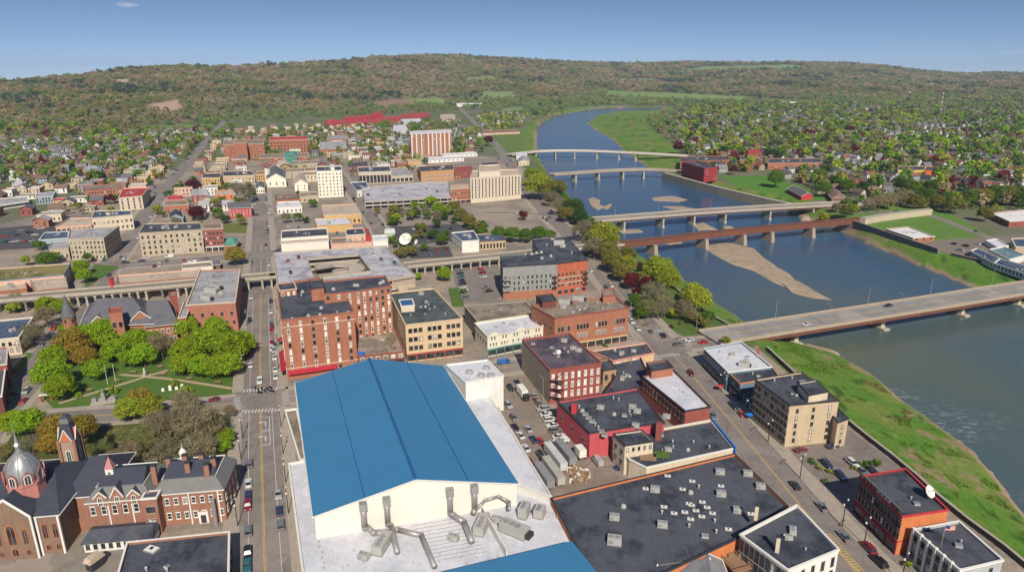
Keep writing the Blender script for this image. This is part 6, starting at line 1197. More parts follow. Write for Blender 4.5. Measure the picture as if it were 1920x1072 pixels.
# ---------------------------------------------------------------- walls, viaduct, bridges
def wallline(px, h, w, lab, mat, name='flood_wall', cat='wall', z0=-1.5, zb=0):
    P = resample(smooth([Vector(G(x, y, zb)) for x, y in px], 1), 6); r = MB(); n = len(P); V = []
    for i, p in enumerate(P):
        d = (P[min(i+1, n-1)]-P[max(i-1, 0)]).normalized(); s = Vector((d.y, -d.x))*w/2
        for q, z in ((p-s, z0), (p-s, h), (p+s, h), (p+s, z0)): V.append((q.x, q.y, z))
    F = []
    for i in range(n-1):
        for k in range(3): F.append((i*4+k, i*4+k+1, i*4+4+k+1, i*4+4+k))
    F += [(0, 1, 2, 3), (n*4-1, n*4-2, n*4-3, n*4-4)]; r.add(V, F); t_ = thing(name, (0, 0, 0), lab, cat); r.build('wall', mat, t_); V2 = [(v[0], v[1], v[2]) for v in V]
    m = MB()
    for i in range(n-1): a, b_ = P[i], P[i+1]; d = b_-a; q = (a+b_)/2; m.cbox((q.x, q.y), (d.length+.05, w+.25), h+.003, h+.15, atan2(d.y, d.x))
    m.build('coping', CON, t_); return t_
wallline([(2110, 1235), (1920, 1058), (1779, 955), (1702, 882), (1601, 804), (1520, 732), (1437, 655)], 1.6, .6, 'long dark concrete flood wall along the top of the near river bank', M('dark_wall', (.09, .085, .08), kind='stucco'))
wallline([(1370, 614), (1320, 586), (1255, 533), (1205, 500)], 1.2, .6, 'low dark flood wall along the tree-lined bank above the road bridge', M('dark_wall'))
wallline([(1600, 421), (1680, 449), (1758, 475)], 3.4, .7, 'gray flood wall below the green on the far bank', M('gray_wall', (.17, .16, .15), kind='stucco'), z0=-4)
wallline([(1783, 478), (1840, 492), (1920, 518), (2050, 556)], 1.6, .6, 'dark flood wall in front of the white motel on the far bank', M('dark_wall'))
wallline([(1245, 330), (1330, 354), (1420, 376), (1500, 394)], .2, 5, 'sloping stone revetment along the far bank below the road bridge landing', M('riprap', (.32, .27, .2), kind='stucco', var=.35), name='stone_revetment', cat='revetment', z0=-8, zb=-4)
wallline([(1616, 420), (1660, 412), (1742, 402)], 5, 5, 'pale concrete railway abutment wall at the far end of the rusty railway bridge', M('abutment', (.5, .42, .3), kind='stucco'), name='retaining_wall', z0=-1)
def bridge(name, lab, px, zd, w, th, piers, mats, ztop=0, gird=None, lamps=(), pier_w=1.6, pier_base=None, curve=0, rail=.9, surf=ASP, lines=False, piershape='wall', arch=0, ref=None):
    P = [Vector(G(x, y, zd)) for x, y in px]; P = resample(smooth(P, 2), 4); n = len(P); c = P[n//2]; r = thing(name, (c.x, c.y, 0), lab, 'bridge' if 'bridge' in name else 'viaduct'); mb, mp_, mr = mats
    off = lambda o0, o1, z0_, z1_, nm, mt, zz=0: None
    def slab(o0, o1, z0_, z1_, nm, mt):
        V = []; F = []
        for i, p in enumerate(P):
            d = (P[min(i+1, n-1)]-P[max(i-1, 0)]).normalized(); s = Vector((d.y, -d.x)); zc = arch*math.sin(pi*i/(n-1))
            for o, z in ((o0, z0_), (o0, z1_), (o1, z1_), (o1, z0_)): q = p+s*o-c; V.append((q.x, q.y, z+zc))
        for i in range(n-1):
            for k in range(4): F.append((i*4+k, i*4+(k+1) % 4, i*4+4+(k+1) % 4, i*4+4+k))
        F += [(3, 2, 1, 0), tuple(range(n*4-4, n*4))]; m = MB(); m.add(V, F); return m.build(nm, mt, r)
    slab(-w/2, w/2, zd-th, zd, 'deck', surf)
    if lines:
        for o in (-.2, .1): slab(o, o+.15, zd+.01, zd+.03, 'lane_marking', PAY)
        for o in (-w/2+1.5, w/2-1.9, -w/4, w/4): slab(o, o+.4, zd+.01, zd+.025, 'lane_marking', M('pale_wear', (.3, .28, .25)))
        slab(-w/2+.3, -w/2+2.0, zd+.01, zd+.2, 'footway', PAV); slab(w/2-2.0, w/2-.3, zd+.01, zd+.2, 'footway', PAV)
    for s_ in (-1, 1): a, b_ = (s_*w/2-.25*s_, s_*w/2+.1*s_); slab(min(a, b_), max(a, b_), zd-th-.02, zd+rail, 'parapet', mr)
    if gird:
        for o in gird[1]: slab(o-.25, o+.25, zd-th-gird[0], zd-th+.02, 'girder', mb)
    for pp in piers:
        q = Vector(G(*pp, zd)); i = min(range(n), key=lambda k: (P[k]-q).length); p = P[i]; d = (P[min(i+1, n-1)]-P[max(i-1, 0)]).normalized(); s = Vector((d.y, -d.x)); z0_ = pier_base if pier_base is not None else ZW-2; zt = zd-th-(gird[0] if gird else 0); q = p-c; rz = atan2(d.y, d.x); m = MB()
        if piershape == 'wall': m.cbox((q.x, q.y), (pier_w, w*.8), z0_, zt+.3, rz, 0, 1); m.cbox((q.x, q.y), (pier_w+1, w*.8+1.6), z0_, z0_+3.4, rz, 0, .9)
        elif piershape == 'stone': m.cbox((q.x, q.y), (pier_w*1.6, w+7), z0_, zt, rz, 0, .72)
        elif piershape == 'y': m.cbox((q.x, q.y), (pier_w, w*.35), z0_, zt-2, rz, 0, 1); m.cbox((q.x, q.y), (pier_w, w*.35), zt-2.01, zt+.2, rz, 0, 2.1); m.cbox((q.x, q.y), (pier_w+1.4, w*.7), z0_, z0_+2.8, rz)
        else:
            for o in (-w*.36, w*.36): e = q+s*o; m.cbox((e.x, e.y), (pier_w, pier_w), z0_, zt, rz)
            m.cbox((q.x, q.y), (pier_w+.2, w*.95), zt-.9, zt+.1, rz)
        m.build('pier', mp_, r)
    return r, P, c, zd
br1 = bridge('road_bridge', 'wide near road bridge with rust-red girders, concrete piers and tall street lamps crossing the river', [(1330, 632), (1400, 621), (1560, 596), (1760, 565), (1920, 539), (2150, 505)], 1.2, 17, .8, [(1486, 608), (1650, 582), (1797, 559), (1905, 542), (2040, 521)], (RUST, M('weathered_concrete', (.48, .42, .33), kind='stucco'), M('bridge_rail', (.38, .3, .22))), gird=(2.0, (-7.6, -3, 3, 7.6)), surf=M('bridge_deck_concrete', (.28, .262, .24), kind='asphalt'), lines=True, piershape='y', pier_w=2.5)
br2 = bridge('road_bridge', 'long concrete road bridge with slim wall piers just behind the rusty railway bridge', [(1085, 414), (1150, 409), (1250, 401), (1350, 394), (1450, 388), (1560, 382), (1640, 380)], 2.5, 15, .9, [(1175, 410), (1240, 404), (1303, 399), (1363, 395), (1445, 390), (1528, 386)], (M('dark_girder', (.2, .13, .1)), M('pier_concrete', (.42, .38, .31), kind='stucco'), M('rail_tan', (.42, .35, .28))), gird=(1.6, (-6, -2, 2, 6)), surf=M('bridge_deck_concrete'), lines=True, pier_w=1.4)
br3 = bridge('railway_bridge', 'rusty plate-girder railway bridge on stone piers', [(1160, 456), (1230, 449), (1330, 437), (1440, 426), (1530, 418), (1618, 410)], 3.0, 6, .5, [(1229, 449), (1322, 438), (1388, 431), (1441, 426), (1519, 419), (1598, 412)], (RUST, M('old_stone', (.34, .28, .21), kind='brick'), RUST), gird=(2.6, (-3, 3)), piershape='stone', pier_w=2.2, rail=1.0, surf=M('ballast', (.07, .045, .04), kind='stucco'))
LAND += [('the near road bridge', 1620, 590), ('the second road bridge', 1330, 395), ('the rusty railway bridge', 1400, 430)]
bridge('road_bridge', 'slender curved concrete road bridge fourth upstream, beside the crimson mill', [(1035, 327), (1090, 323), (1150, 319), (1215, 317), (1278, 321)], 2.5, 12, .8, [(1080, 324), (1124, 321), (1168, 318), (1208, 317), (1250, 319)], (COND, M('pier_concrete'), M('rail_tan')), gird=(1.2, (-5, 0, 5)), pier_w=1.8, ref=1)
bridge('road_bridge', 'farthest white arched road bridge on the river bend', [(955, 290), (985, 286), (1012, 283), (1075, 282), (1140, 284), (1200, 287), (1290, 292)], 3.5, 11, .8, [(1003, 284), (1038, 282), (1077, 282), (1122, 283), (1161, 285), (1196, 287)], (COND, M('pier_concrete'), M('pale_rail', (.62, .55, .46))), gird=(1.2, (-5, 0, 5)), pier_w=1.5)
via = bridge('elevated_railway', 'long concrete elevated railway viaduct on square columns running behind the city hall', [(-80, 566), (0, 560), (130, 549), (260, 538), (376, 528), (516, 515)], 7, 9, .9, [(x, 560-x*.088) for x in range(-40, 510, 17)], (CON, CON, CON), gird=(.9, (-3.5, 3.5)), piershape='col', pier_w=1.0, pier_base=0, rail=.9, surf=M('ballast_tan', (.24, .2, .16), kind='stucco'))
via2 = bridge('elevated_railway', 'concrete elevated railway viaduct section between the spiral-ramp garage and the apartments', [(742, 499), (800, 493), (870, 486), (940, 479), (1010, 471), (1080, 464), (1165, 456)], 6, 9, .9, [(x, 499-(x-742)*.1015) for x in range(750, 940, 17)]+[(1025, 470), (1120, 461)], (CON, CON, CON), gird=(.9, (-3.5, 3.5)), piershape='col', pier_w=1.0, pier_base=0, rail=.9, surf=M('ballast_tan'))
LAND += [('the left viaduct', 250, 545), ('the right viaduct', 850, 488)]
bridge('elevated_railway', 'plain brown railway overpass crossing the main street between the station and the garage', [(505, 516), (530, 514), (560, 511)], 7, 9, .9, [], (COND, CON, CON), gird=(.9, (-3.5, 3.5)), pier_base=0, surf=M('ballast_tan'))
# ---------------------------------------------------------------- telling repeats apart
AUTO = []
ORD = ['first', 'second', 'third', 'fourth', 'fifth', 'sixth', 'seventh', 'eighth', 'ninth', 'tenth', 'eleventh', 'twelfth', 'thirteenth', 'fourteenth', 'fifteenth', 'sixteenth', 'seventeenth', 'eighteenth', 'nineteenth', 'twentieth']
def auto(o, what, x, y, where=None): AUTO.append([o, what, *PR(x, y, 0), where])
def label_all():
    D = {}
    for a in AUTO:
        o, what, px, py, where = a
        if where is None:
            best = min(LAND, key=lambda l: math.hypot((l[1]-px), (l[2]-py)*2.2)); dx, dy = px-best[1], py-best[2]
            rel = ('right of ' if dx > 0 else 'left of ') if abs(dx) > abs(dy)*1.2 else ('in front of ' if dy > 0 else 'behind ')
            where = rel+best[0]
        D.setdefault(what+' '+where, []).append((px, py, o))
    for k, L in D.items():
        L.sort(key=lambda q: q[0]); n = len(L)
        for i, (px, py, o) in enumerate(L):
            if n == 1: s = ''
            elif n == 2: s = [', left one', ', right one'][i]
            elif i == 0: s = ', leftmost'
            elif i == n-1: s = ', rightmost'
            elif i < (n+1)/2: s = ', '+ORD[min(i, 19)]+' from left'
            else: s = ', '+ORD[min(n-1-i, 19)]+' from right'
            o['label'] = k+s
# ---------------------------------------------------------------- trees
def crownmesh(seed, R, z0, z1, nc, nl, ls, kind='leaf'):
    rg = np.random.default_rng(seed); V = []; 
    c = []
    for k in range(nc):
        a = rg.random()*2*pi; e = rg.uniform(-.35, 1)**1.0; rad = rg.uniform(.45, .95); h_ = e
        c.append((R*rad*cos(a)*math.sqrt(max(.05, 1-h_*h_*.8)), R*rad*sin(a)*math.sqrt(max(.05, 1-h_*h_*.8)), z0+(z1-z0)*(.28+.62*(h_+.35)/1.35), R*rg.uniform(.24, .42)))
    c = np.array(c); idx = rg.integers(0, nc, nl); d = rg.normal(size=(nl, 3)); d[:, 2] += .35; d /= np.linalg.norm(d, axis=1)[:, None]
    rr_ = rg.uniform(.55, 1.05, nl)[:, None]; p = c[idx, :3]+d*c[idx, 3:4]*rr_*np.array([1, 1, .85])
    nrm = d+rg.normal(size=(nl, 3))*.45; nrm /= np.linalg.norm(nrm, axis=1)[:, None]; t_ = np.cross(nrm, rg.normal(size=(nl, 3))); t_ /= np.linalg.norm(t_, axis=1)[:, None]+1e-9; b_ = np.cross(nrm, t_)
    s = ls*rg.uniform(.6, 1.3, nl)[:, None]
    if kind == 'twig': w1, w2 = s*.14, s*1.5; V = np.stack([p-t_*w1-b_*w2, p+t_*w1-b_*w2, p+t_*w1+b_*w2, p-t_*w1+b_*w2], 1)
    else: V = np.stack([p-t_*s, p-b_*s*.7, p+t_*s, p+b_*s*.7], 1)
    me = bpy.data.meshes.new('crown'); n = nl*4; me.vertices.add(n); me.vertices.foreach_set('co', V.reshape(-1)); me.loops.add(n); me.loops.foreach_set('vertex_index', np.arange(n, dtype=np.int32)); me.polygons.add(nl)
    me.polygons.foreach_set('loop_start', np.arange(0, n, 4, dtype=np.int32)); me.polygons.foreach_set('loop_total', np.full(nl, 4, np.int32)); me.update(); return me
def trunkmesh(seed, R, H, nb=7, r0=.32):
    rg = random.Random(seed); m = MB(); top = Vector((rg.uniform(-.4, .4), rg.uniform(-.4, .4), H*.5)); m.tube((0, 0, -.5), top, r0, r0*.6, 7)
    for k in range(nb):
        a = k*2.4+rg.random(); e = Vector((R*.62*cos(a), R*.62*sin(a), H*rg.uniform(.6, .85))); s = top*rg.uniform(.55, 1); m.tube(s, e, r0*.42, r0*.12, 5, cap=False)
        for j in range(3): b_ = a+rg.uniform(-.9, .9); m.tube(s.lerp(e, .55+.12*j), e+Vector((R*.3*cos(b_), R*.3*sin(b_), H*rg.uniform(.03, .14))), r0*.18, r0*.05, 4, cap=False)
    return mk('trunk', m.V, m.F, BARK, m.I)
PROTO = {}
for k in range(4): PROTO['L', k] = (trunkmesh(k, 5, 11), crownmesh(100+k, 5, 2.2, 11.5, 85, 8200, .29))
for k in range(3): PROTO['B', k] = (trunkmesh(20+k, 5, 11, 11, .3), crownmesh(200+k, 5, 2.8, 11.5, 60, 2500, .34, 'twig'))
for k in range(3): PROTO['M', k] = (trunkmesh(40+k, 5, 11, 5), crownmesh(300+k, 5, 2.2, 11.5, 34, 1300, .62))
PROTO['C', 0] = (trunkmesh(60, 1.5, 11, 0), None); rg = np.random.default_rng(9); m = MB()
for k in range(1500):
    z = 1+10.5*rg.random()**1.4; r_ = (12-z)*.3*(.5+.5*rg.random()); a = rg.random()*6.283; s = .45; m.add([(r_*cos(a), r_*sin(a), z), ((r_+s*1.6)*cos(a+.2), (r_+s*1.6)*sin(a+.2), z-.35), ((r_+s*1.6)*cos(a-.2), (r_+s*1.6)*sin(a-.2), z-.35)], [(0, 1, 2)])
PROTO['C', 0] = (PROTO['C', 0][0], mk('crown', m.V, m.F, FOL))
for (a, b_), (tm, cm) in PROTO.items():
    if not len(cm.materials): cm.materials.append(FOL)
TONE = {'bright': ('bright green leafy tree', (.25, .39, .025), 'L'), 'green': ('mid green leafy tree', (.115, .215, .035), 'L'), 'dark': ('dark green tree', (.06, .12, .035), 'L'), 'ochre': ('yellow-brown budding tree', (.32, .25, .05), 'L'),
        'lime': ('yellow-green spring tree', (.29, .36, .045), 'L'), 'bare': ('gray-brown nearly bare tree', (.27, .245, .165), 'B'), 'olive': ('olive green tree', (.22, .225, .06), 'L'), 'maroon': ('dark maroon-leaved tree', (.13, .03, .04), 'L'), 'ever': ('dark conical evergreen', (.035, .08, .035), 'C'), 'moss': ('gray-green sparse tree', (.25, .26, .11), 'B')}
NTREE = [0]; TREEPOS = []
def tree(x, y, R, H, tone, z=0.0, near=True, where=None, group=None):
    nm, col, kd = TONE[tone]; i = NTREE[0]; NTREE[0] += 1
    if kd == 'L' and not near: kd = 'M'
    ks = [k for k in PROTO if k[0] == kd]; tm, cm = PROTO[ks[i % len(ks)]]; rd = random.Random(i*7+1)
    o = tag(ob('tree', None, None, (x, y, z), rd.random()*6.28), 'x', 'tree', group or 'trees round the town'); sx = R/5; sz = H/11.5; o.scale = (sx, sx, sz)
    ob('trunk', tm, o); c_ = ob('crown', cm, o); j = rd.uniform(.85, 1.18); c_.color = (col[0]*j*rd.uniform(.9, 1.1), col[1]*j, col[2]*j, 1); auto(o, nm, x, y, where); TREEPOS.append((x, y, R)); return o
def pxtree(px, py, rp, tone, hk=2.1, where=None):
    R = 5
    for _ in range(6): H = R*hk; z = H*.6; x, y = G(px, py, z); dep = y*CP+(CAMH-z)*SP; R = rp*dep/FPX
    z0 = float(gz(x, y)[0]); tree(x, y, R*1.04, H, tone, z0, R*FPX/dep > 11, where)
HT = {'bright': [(183, 614, 18), (222, 626, 21), (258, 630, 18), (285, 636, 17), (128, 618, 16), (300, 622, 15), (95, 700, 30), (102, 668, 24), (152, 632, 26), (195, 625, 30), (178, 691, 20), (112, 722, 24), (215, 655, 22), (248, 640, 22), (243, 670, 17), (268, 662, 22), (345, 612, 22), (350, 655, 26), (385, 640, 30), (405, 684, 22), (430, 648, 30), (455, 640, 22), (340, 682, 20), (376, 684, 22), (428, 682, 22), (403, 612, 20), (55, 790, 27), (22, 792, 24), (405, 788, 13), (424, 815, 15), (418, 835, 13), (88, 572, 18), (115, 574, 15), (152, 500, 14), (158, 516, 13), (832, 512, 13), (1600, 390, 11), (785, 517, 7), (808, 378, 11), (822, 390, 12), (777, 385, 8)],
      'ochre': [(132, 645, 30), (158, 668, 20), (105, 802, 28), (148, 806, 30), (440, 478, 17), (262, 748, 22), (90, 830, 20)], 'lime': [(240, 765, 22), (282, 762, 22), (1235, 505, 27), (1252, 520, 22), (1308, 560, 25), (1300, 545, 18), (1135, 440, 27), (1010, 345, 24), (1000, 330, 17), (1175, 495, 18), (1360, 638, 9), (1548, 392, 10)],
      'bare': [(302, 645, 25), (330, 800, 38), (368, 792, 42), (292, 795, 28), (310, 850, 32), (372, 838, 32), (240, 850, 26), (205, 862, 22), (345, 752, 24), (60, 832, 20), (85, 592, 20), (60, 622, 20), (40, 640, 16), (460, 358, 20), (442, 350, 12), (1095, 430, 20), (1115, 462, 20), (1228, 548, 24), (1247, 572, 18), (1285, 578, 20), (1035, 370, 15), (1050, 385, 16), (1650, 378, 15), (1668, 374, 15), (1688, 370, 14), (1630, 382, 13), (1238, 252, 0.1), (395, 800, 28), (430, 770, 12)],
      'moss': [(270, 820, 28), (160, 850, 20), (1215, 575, 18), (1300, 592, 14), (10, 845, 18), (28, 560, 14), (1105, 448, 14), (220, 820, 20)], 'maroon': [(362, 348, 13), (204, 372, 9), (368, 398, 13), (982, 402, 9), (1200, 500, 9), (1185, 525, 15), (1213, 530, 13), (1193, 547, 10), (1321, 604, 6), (1028, 372, 6), (1272, 275, 11), (1376, 318, 8), (1515, 250, 9), (1592, 242, 8), (915, 263, 9)],
      'green': [(335, 352, 11), (407, 398, 10), (85, 485, 14), (102, 480, 11), (165, 482, 9), (558, 406, 8), (735, 448, 8), (741, 457, 6), (830, 447, 11), (905, 432, 10), (935, 436, 13), (960, 438, 14), (985, 440, 13), (1010, 436, 13), (1030, 440, 11), (1190, 562, 12), (1205, 585, 12), (1643, 868, 6), (1455, 333, 15), (1536, 328, 13), (1543, 352, 14), (1550, 316, 11), (1590, 348, 13), (1737, 365, 15), (1712, 350, 13), (1778, 373, 15), (1818, 370, 15), (1868, 363, 18), (1914, 365, 18), (1195, 578, 9), (868, 545, 6), (1620, 872, 3.5)],
      'olive': [(740, 394, 11), (850, 388, 12), (864, 401, 12), (879, 413, 12), (893, 424, 11), (755, 472, 11), (770, 469, 11), (744, 475, 9), (1025, 352, 19), (1062, 400, 14), (1150, 488, 20), (1165, 508, 17), (1205, 522, 15), (1140, 468, 18), (1793, 383, 15), (1843, 368, 16), (1893, 363, 18), (1848, 400, 13), (1588, 394, 12), (1758, 378, 13), (1718, 376, 13), (708, 394, 6), (1048, 350, 14), (860, 440, 9), (1180, 475, 12)], 'dark': [(1075, 390, 19), (1088, 406, 14), (1040, 360, 14), (1210, 508, 12), (1745, 350, 12), (1690, 345, 12), (1622, 352, 12), (1565, 340, 12), (1120, 425, 12)]}
def near_where(px, py):
    if py > 600 and px < 470 and py < 740: return 'in the park before the slate-roofed city hall'
    if py > 738 and px < 460: return 'in the shaded green behind the domed brick church'
    return None
for tn, L in HT.items():
    for px, py, rp in L:
        if rp > 1: pxtree(px, py, rp, tn, 2.1, near_where(px, py))
NHAND = NTREE[0]
# occupancy test for scattered trees and houses
FB = [(min(p[0] for p in P)-1, max(p[0] for p in P)+1, min(p[1] for p in P)-1, max(p[1] for p in P)+1, [tuple(p) for p in P]) for P in FOOT]
def blocked(xs, ys, m=3.0):
    r = inpoly(xs, ys, TPOLY) | inpoly(xs, ys, WPOLY) | onroad(xs, ys, m*.5)
    for x0, x1, y0, y1, P in FB:
        q = (xs > x0-m) & (xs < x1+m) & (ys > y0-m) & (ys < y1+m)
        if q.any(): w = np.where(q)[0]; r[w] |= inpoly(xs[w], ys[w], P) | (polydist(xs[w], ys[w], P) < m)
    return r
rdk = random.Random(77); FW = [CRM, TAN, BR, BRR, WHT, PNK, LIM, GRY, YEL, BR, WHT]; FWN = ['cream', 'tan', 'orange brick', 'red brick', 'white', 'pink', 'beige', 'gray', 'ochre', 'orange brick', 'white']; FR = [RK, RG, RW, RT, RTAN, SLT]; FRN = ['black', 'gray', 'white', 'brown', 'tan', 'dark']; nb_ = 0; nlots = 0
for poly, pr in (([(-40, 372), (110, 338), (250, 320), (330, 298), (395, 264), (470, 262), (474, 330), (474, 405), (300, 425), (225, 402), (120, 432), (0, 422)], .85), ([(425, 246), (600, 236), (905, 236), (905, 298), (770, 318), (600, 330), (500, 318), (420, 300)], .7), ([(515, 338), (650, 332), (690, 392), (515, 400)], .5), ([(890, 236), (980, 240), (985, 300), (950, 300)], .4), ([(1300, 305), (1440, 310), (1560, 335), (1640, 372), (1740, 380), (1740, 330), (1500, 300)], .4)):
    W_ = [G(*p) for p in poly]; us = [p[0]*cos(.34)+p[1]*sin(.34) for p in W_]; vs = [-p[0]*sin(.34)+p[1]*cos(.34) for p in W_]
    for a in np.arange(min(us), max(us), 24):
        for b_ in np.arange(min(vs), max(vs), 31):
            x = a*cos(.34)-b_*sin(.34)+rdk.uniform(-3, 3); y = a*sin(.34)+b_*cos(.34)+rdk.uniform(-3, 3)
            if rdk.random() > pr or not inpoly(np.array([x]), np.array([y]), W_)[0] or blocked(np.array([x]), np.array([y]), 9.5)[0] or nlots > 240: continue
            w, l = rdk.uniform(8, 18)/2, rdk.uniform(10, 20)/2; i_ = rdk.randrange(11); j_ = rdk.randrange(6); h_ = rdk.choice((4, 5, 6.5, 7, 8, 9.5)); q = [(x+u*cos(.34)-v*sin(.34), y+u*sin(.34)+v*cos(.34)) for u, v in ((-w, -l), (w, -l), (w, l), (-w, l))]
            lab = f'small {FWN[i_]} {FRN[j_]}-roofed '; ns = max(1, int(h_/3.3)); nlots += 1; px, py = PR(x, y)
            if rdk.random() < .62:
                r = B('x', FW[i_], FR[j_], h_, [PR(*p, h_) for p in q], {0: w6(max(2, int(w*2/3)), ns, 'd'), 1: w6(max(2, int(l*2/3.5)), ns, 'd')}, cap=rdk.choice((None, TRW, CON)), units=rdk.choice(('', 'a', 'v', 'h')), group='small town buildings'); auto(r, lab+'flat building', x, y)
            else:
                r = thing('house', (x, y, 0), 'x', 'house', 'suburban houses'); w2 = min(w, 5.5); q = [(x+u*cos(.34)-v*sin(.34), y+u*sin(.34)+v*cos(.34)) for u, v in ((-w2, -l*.8), (w2, -l*.8), (w2, l*.8), (-w2, l*.8))]; hiproof(r, q, 0, 5.6, 8.8, FW[i_], rdk.choice((SLT, RG, M('brown_roof'))), rdk.choice('xy'), 0, wins={0: w6(2, 2, 'd')}); FOOT.append(q); auto(r, f'{FWN[i_]} two-storey gabled town house', x, y)
                r_ = 0
            q = FOOT[-1]; FB.append((min(p[0] for p in q)-1, max(p[0] for p in q)+1, min(p[1] for p in q)-1, max(p[1] for p in q)+1, q))
print('lots', nlots)
SUB = {'right': [(1262, 262), (1266, 212), (1300, 203), (1500, 197), (2000, 192), (2000, 385), (1800, 394), (1745, 388), (1650, 388), (1560, 372), (1500, 347), (1440, 327), (1350, 327), (1302, 318), (1292, 292)],
       'left': [(-80, 420), (-80, 252), (130, 250), (392, 243), (396, 262), (335, 318), (290, 345), (205, 338), (115, 348), (0, 372)], 'mid': [(400, 300), (430, 258), (600, 240), (860, 228), (905, 288), (760, 305), (600, 300), (480, 298)], 'bend': [(870, 260), (900, 215), (985, 212), (978, 238), (900, 256)]}
SUBW = {k: [G(*p) for p in v] for k, v in SUB.items()}
hx = np.array([0.0]); ca, sa = cos(GRID), sin(GRID)
houses = []
for zn, P in SUBW.items():
    us = [p[0]*cos(.34)+p[1]*sin(.34) for p in P]; vs = [-p[0]*sin(.34)+p[1]*cos(.34) for p in P]
    a, b_ = np.meshgrid(np.arange(min(us), max(us), 19.0), np.arange(min(vs), max(vs), 33.0)); a = a.ravel(); b_ = b_.ravel(); a = a+RNG.uniform(-3, 3, a.shape); b_ = b_+RNG.uniform(-3, 3, b_.shape)
    xs = a*cos(.34)-b_*sin(.34); ys = a*sin(.34)+b_*cos(.34); ok = inpoly(xs, ys, P) & (RNG.random(xs.shape) < {'right': .78, 'left': .95, 'mid': .6, 'bend': .5}[zn]) & ~blocked(xs, ys, 7)
    ok &= fbm(xs/220, ys/220, 77, 2) > (.33 if zn == 'right' else .2)
    houses += [(float(x), float(y), zn) for x, y in zip(xs[ok], ys[ok])]
houses = [h for h in houses if PR(h[0], h[1])[0] < 1990 and PR(h[0], h[1])[0] > -70]; houses.sort(key=lambda h: hypot(h[0], h[1]))
def housemesh(w, l, e, r_, kind):
    m = MB(); m.box(-w/2, -l/2, -1, w/2, l/2, e, bot=False); m.add([(-w/2, -l/2, e), (w/2, -l/2, e), (0, -l/2, r_-.1), (w/2, l/2, e), (-w/2, l/2, e), (0, l/2, r_-.1)], [(0, 1, 2), (3, 4, 5)])
    if kind: m.box(w/2, -l*.2, -1, w/2+2.6, l*.25, e*.55, bot=False)
    for fl in range(2 if e > 4.5 else 1):
        for k in (-1, 1): m.box(k*w*.25-.5, -l/2-.05, 1+fl*2.8, k*w*.25+.5, -l/2, 2.5+fl*2.8, 1)
        for s_ in (-1, 1):
            for k in (-1, 0, 1): m.box(*( (s_*w/2-.05, k*l*.3-.5) ), 1+fl*2.8, s_*w/2+.05, k*l*.3+.5, 2.5+fl*2.8, 1)
    ro = MB(); o = .5; ro.add([(-w/2-o, -l/2-o, e-.3), (0, -l/2-o, r_), (0, l/2+o, r_), (-w/2-o, l/2+o, e-.3), (w/2+o, -l/2-o, e-.3), (w/2+o, l/2+o, e-.3)], [(0, 1, 2, 3), (4, 5, 2, 1)])
    ro.add([(-w/2-o, -l/2-o, e-.5), (0, -l/2-o, r_-.2), (0, l/2+o, r_-.2), (-w/2-o, l/2+o, e-.5), (w/2+o, -l/2-o, e-.5), (w/2+o, l/2+o, e-.5)], [(3, 2, 1, 0), (1, 2, 5, 4)])
    if kind: ro.add([(w/2, -l*.2-.3, e*.75), (w/2+3, -l*.2-.3, e*.52), (w/2+3, l*.25+.3, e*.52), (w/2, l*.25+.3, e*.75)], [(0, 1, 2, 3)])
    return m, ro
HP = [(7.5, 10.5, 5.6, 8.8, 1), (8.5, 11, 5.8, 8.6, 0), (9, 13, 3.2, 5.8, 1), (7, 12, 5.8, 9.4, 0)]; HM = []; HMI = []
for a in HP:
    m_, ro = housemesh(*a); HM.append((mk('house', m_.V, m_.F, [OBC, GLD], m_.I), mk('roof', ro.V, ro.F, OBC, ro.I)))
HCOL = [('white', (.66, .64, .58)), ('white', (.7, .68, .62)), ('white', (.6, .58, .54)), ('cream', (.6, .52, .38)), ('pale gray', (.4, .4, .38)), ('pale blue', (.32, .4, .46)), ('brick red', (.3, .1, .07)), ('tan', (.42, .33, .22)), ('white', (.72, .7, .66)), ('pale green', (.35, .42, .32))]
RCOL = [('gray', (.16, .16, .17)), ('dark', (.06, .06, .07)), ('brown', (.16, .105, .075)), ('gray', (.22, .21, .21)), ('reddish', (.22, .08, .06))]
ZN = {'right': 'in the right suburb', 'left': 'in the left suburb', 'mid': 'in the central neighborhood', 'bend': 'near the river bend'}
hst = []
for i, (x, y, zn) in enumerate(houses):
    rd = random.Random(i*3+5); hc = rd.choice(HCOL); rc = rd.choice(RCOL); k = rd.randrange(4); rz = .34+rd.choice((0, pi/2))+rd.uniform(-.05, .05); FB.append((x-6, x+6, y-6, y+6, [(x-5, y-5), (x+5, y-5), (x+5, y+5), (x-5, y+5)]))
    if i < 250:
        o = tag(ob('house', HM[k][0], None, (x, y, 0), rz), 'x', 'house', 'suburban houses'); o.color = (*hc[1], 1); r_ = ob('roof', HM[k][1], o); r_.color = (*rc[1], 1); auto(o, f'small {hc[0]} {rc[0]}-roofed gabled house', x, y)
    else: hst.append((x, y, rz, k, hc[1], rc[1]))
print('houses', len(houses))
# trees of the suburbs: the nearest as trees, the rest as one mass
tp = []
for zn, P in SUBW.items():
    n = {'right': 5600, 'left': 1500, 'mid': 800, 'bend': 260}[zn]; x0, x1 = min(p[0] for p in P), max(p[0] for p in P); y0, y1 = min(p[1] for p in P), max(p[1] for p in P)
    xs = RNG.uniform(x0, x1, n*4); ys = RNG.uniform(y0, y1, n*4); ok = inpoly(xs, ys, P) & ((fbm(xs/90, ys/90, 91, 3) > .40) | (RNG.random(xs.shape) < .35)); xs, ys = xs[ok][:n], ys[ok][:n]; ok = ~blocked(xs, ys, 2.5); tp += [(float(a), float(b_), zn) for a, b_ in zip(xs[ok], ys[ok])]
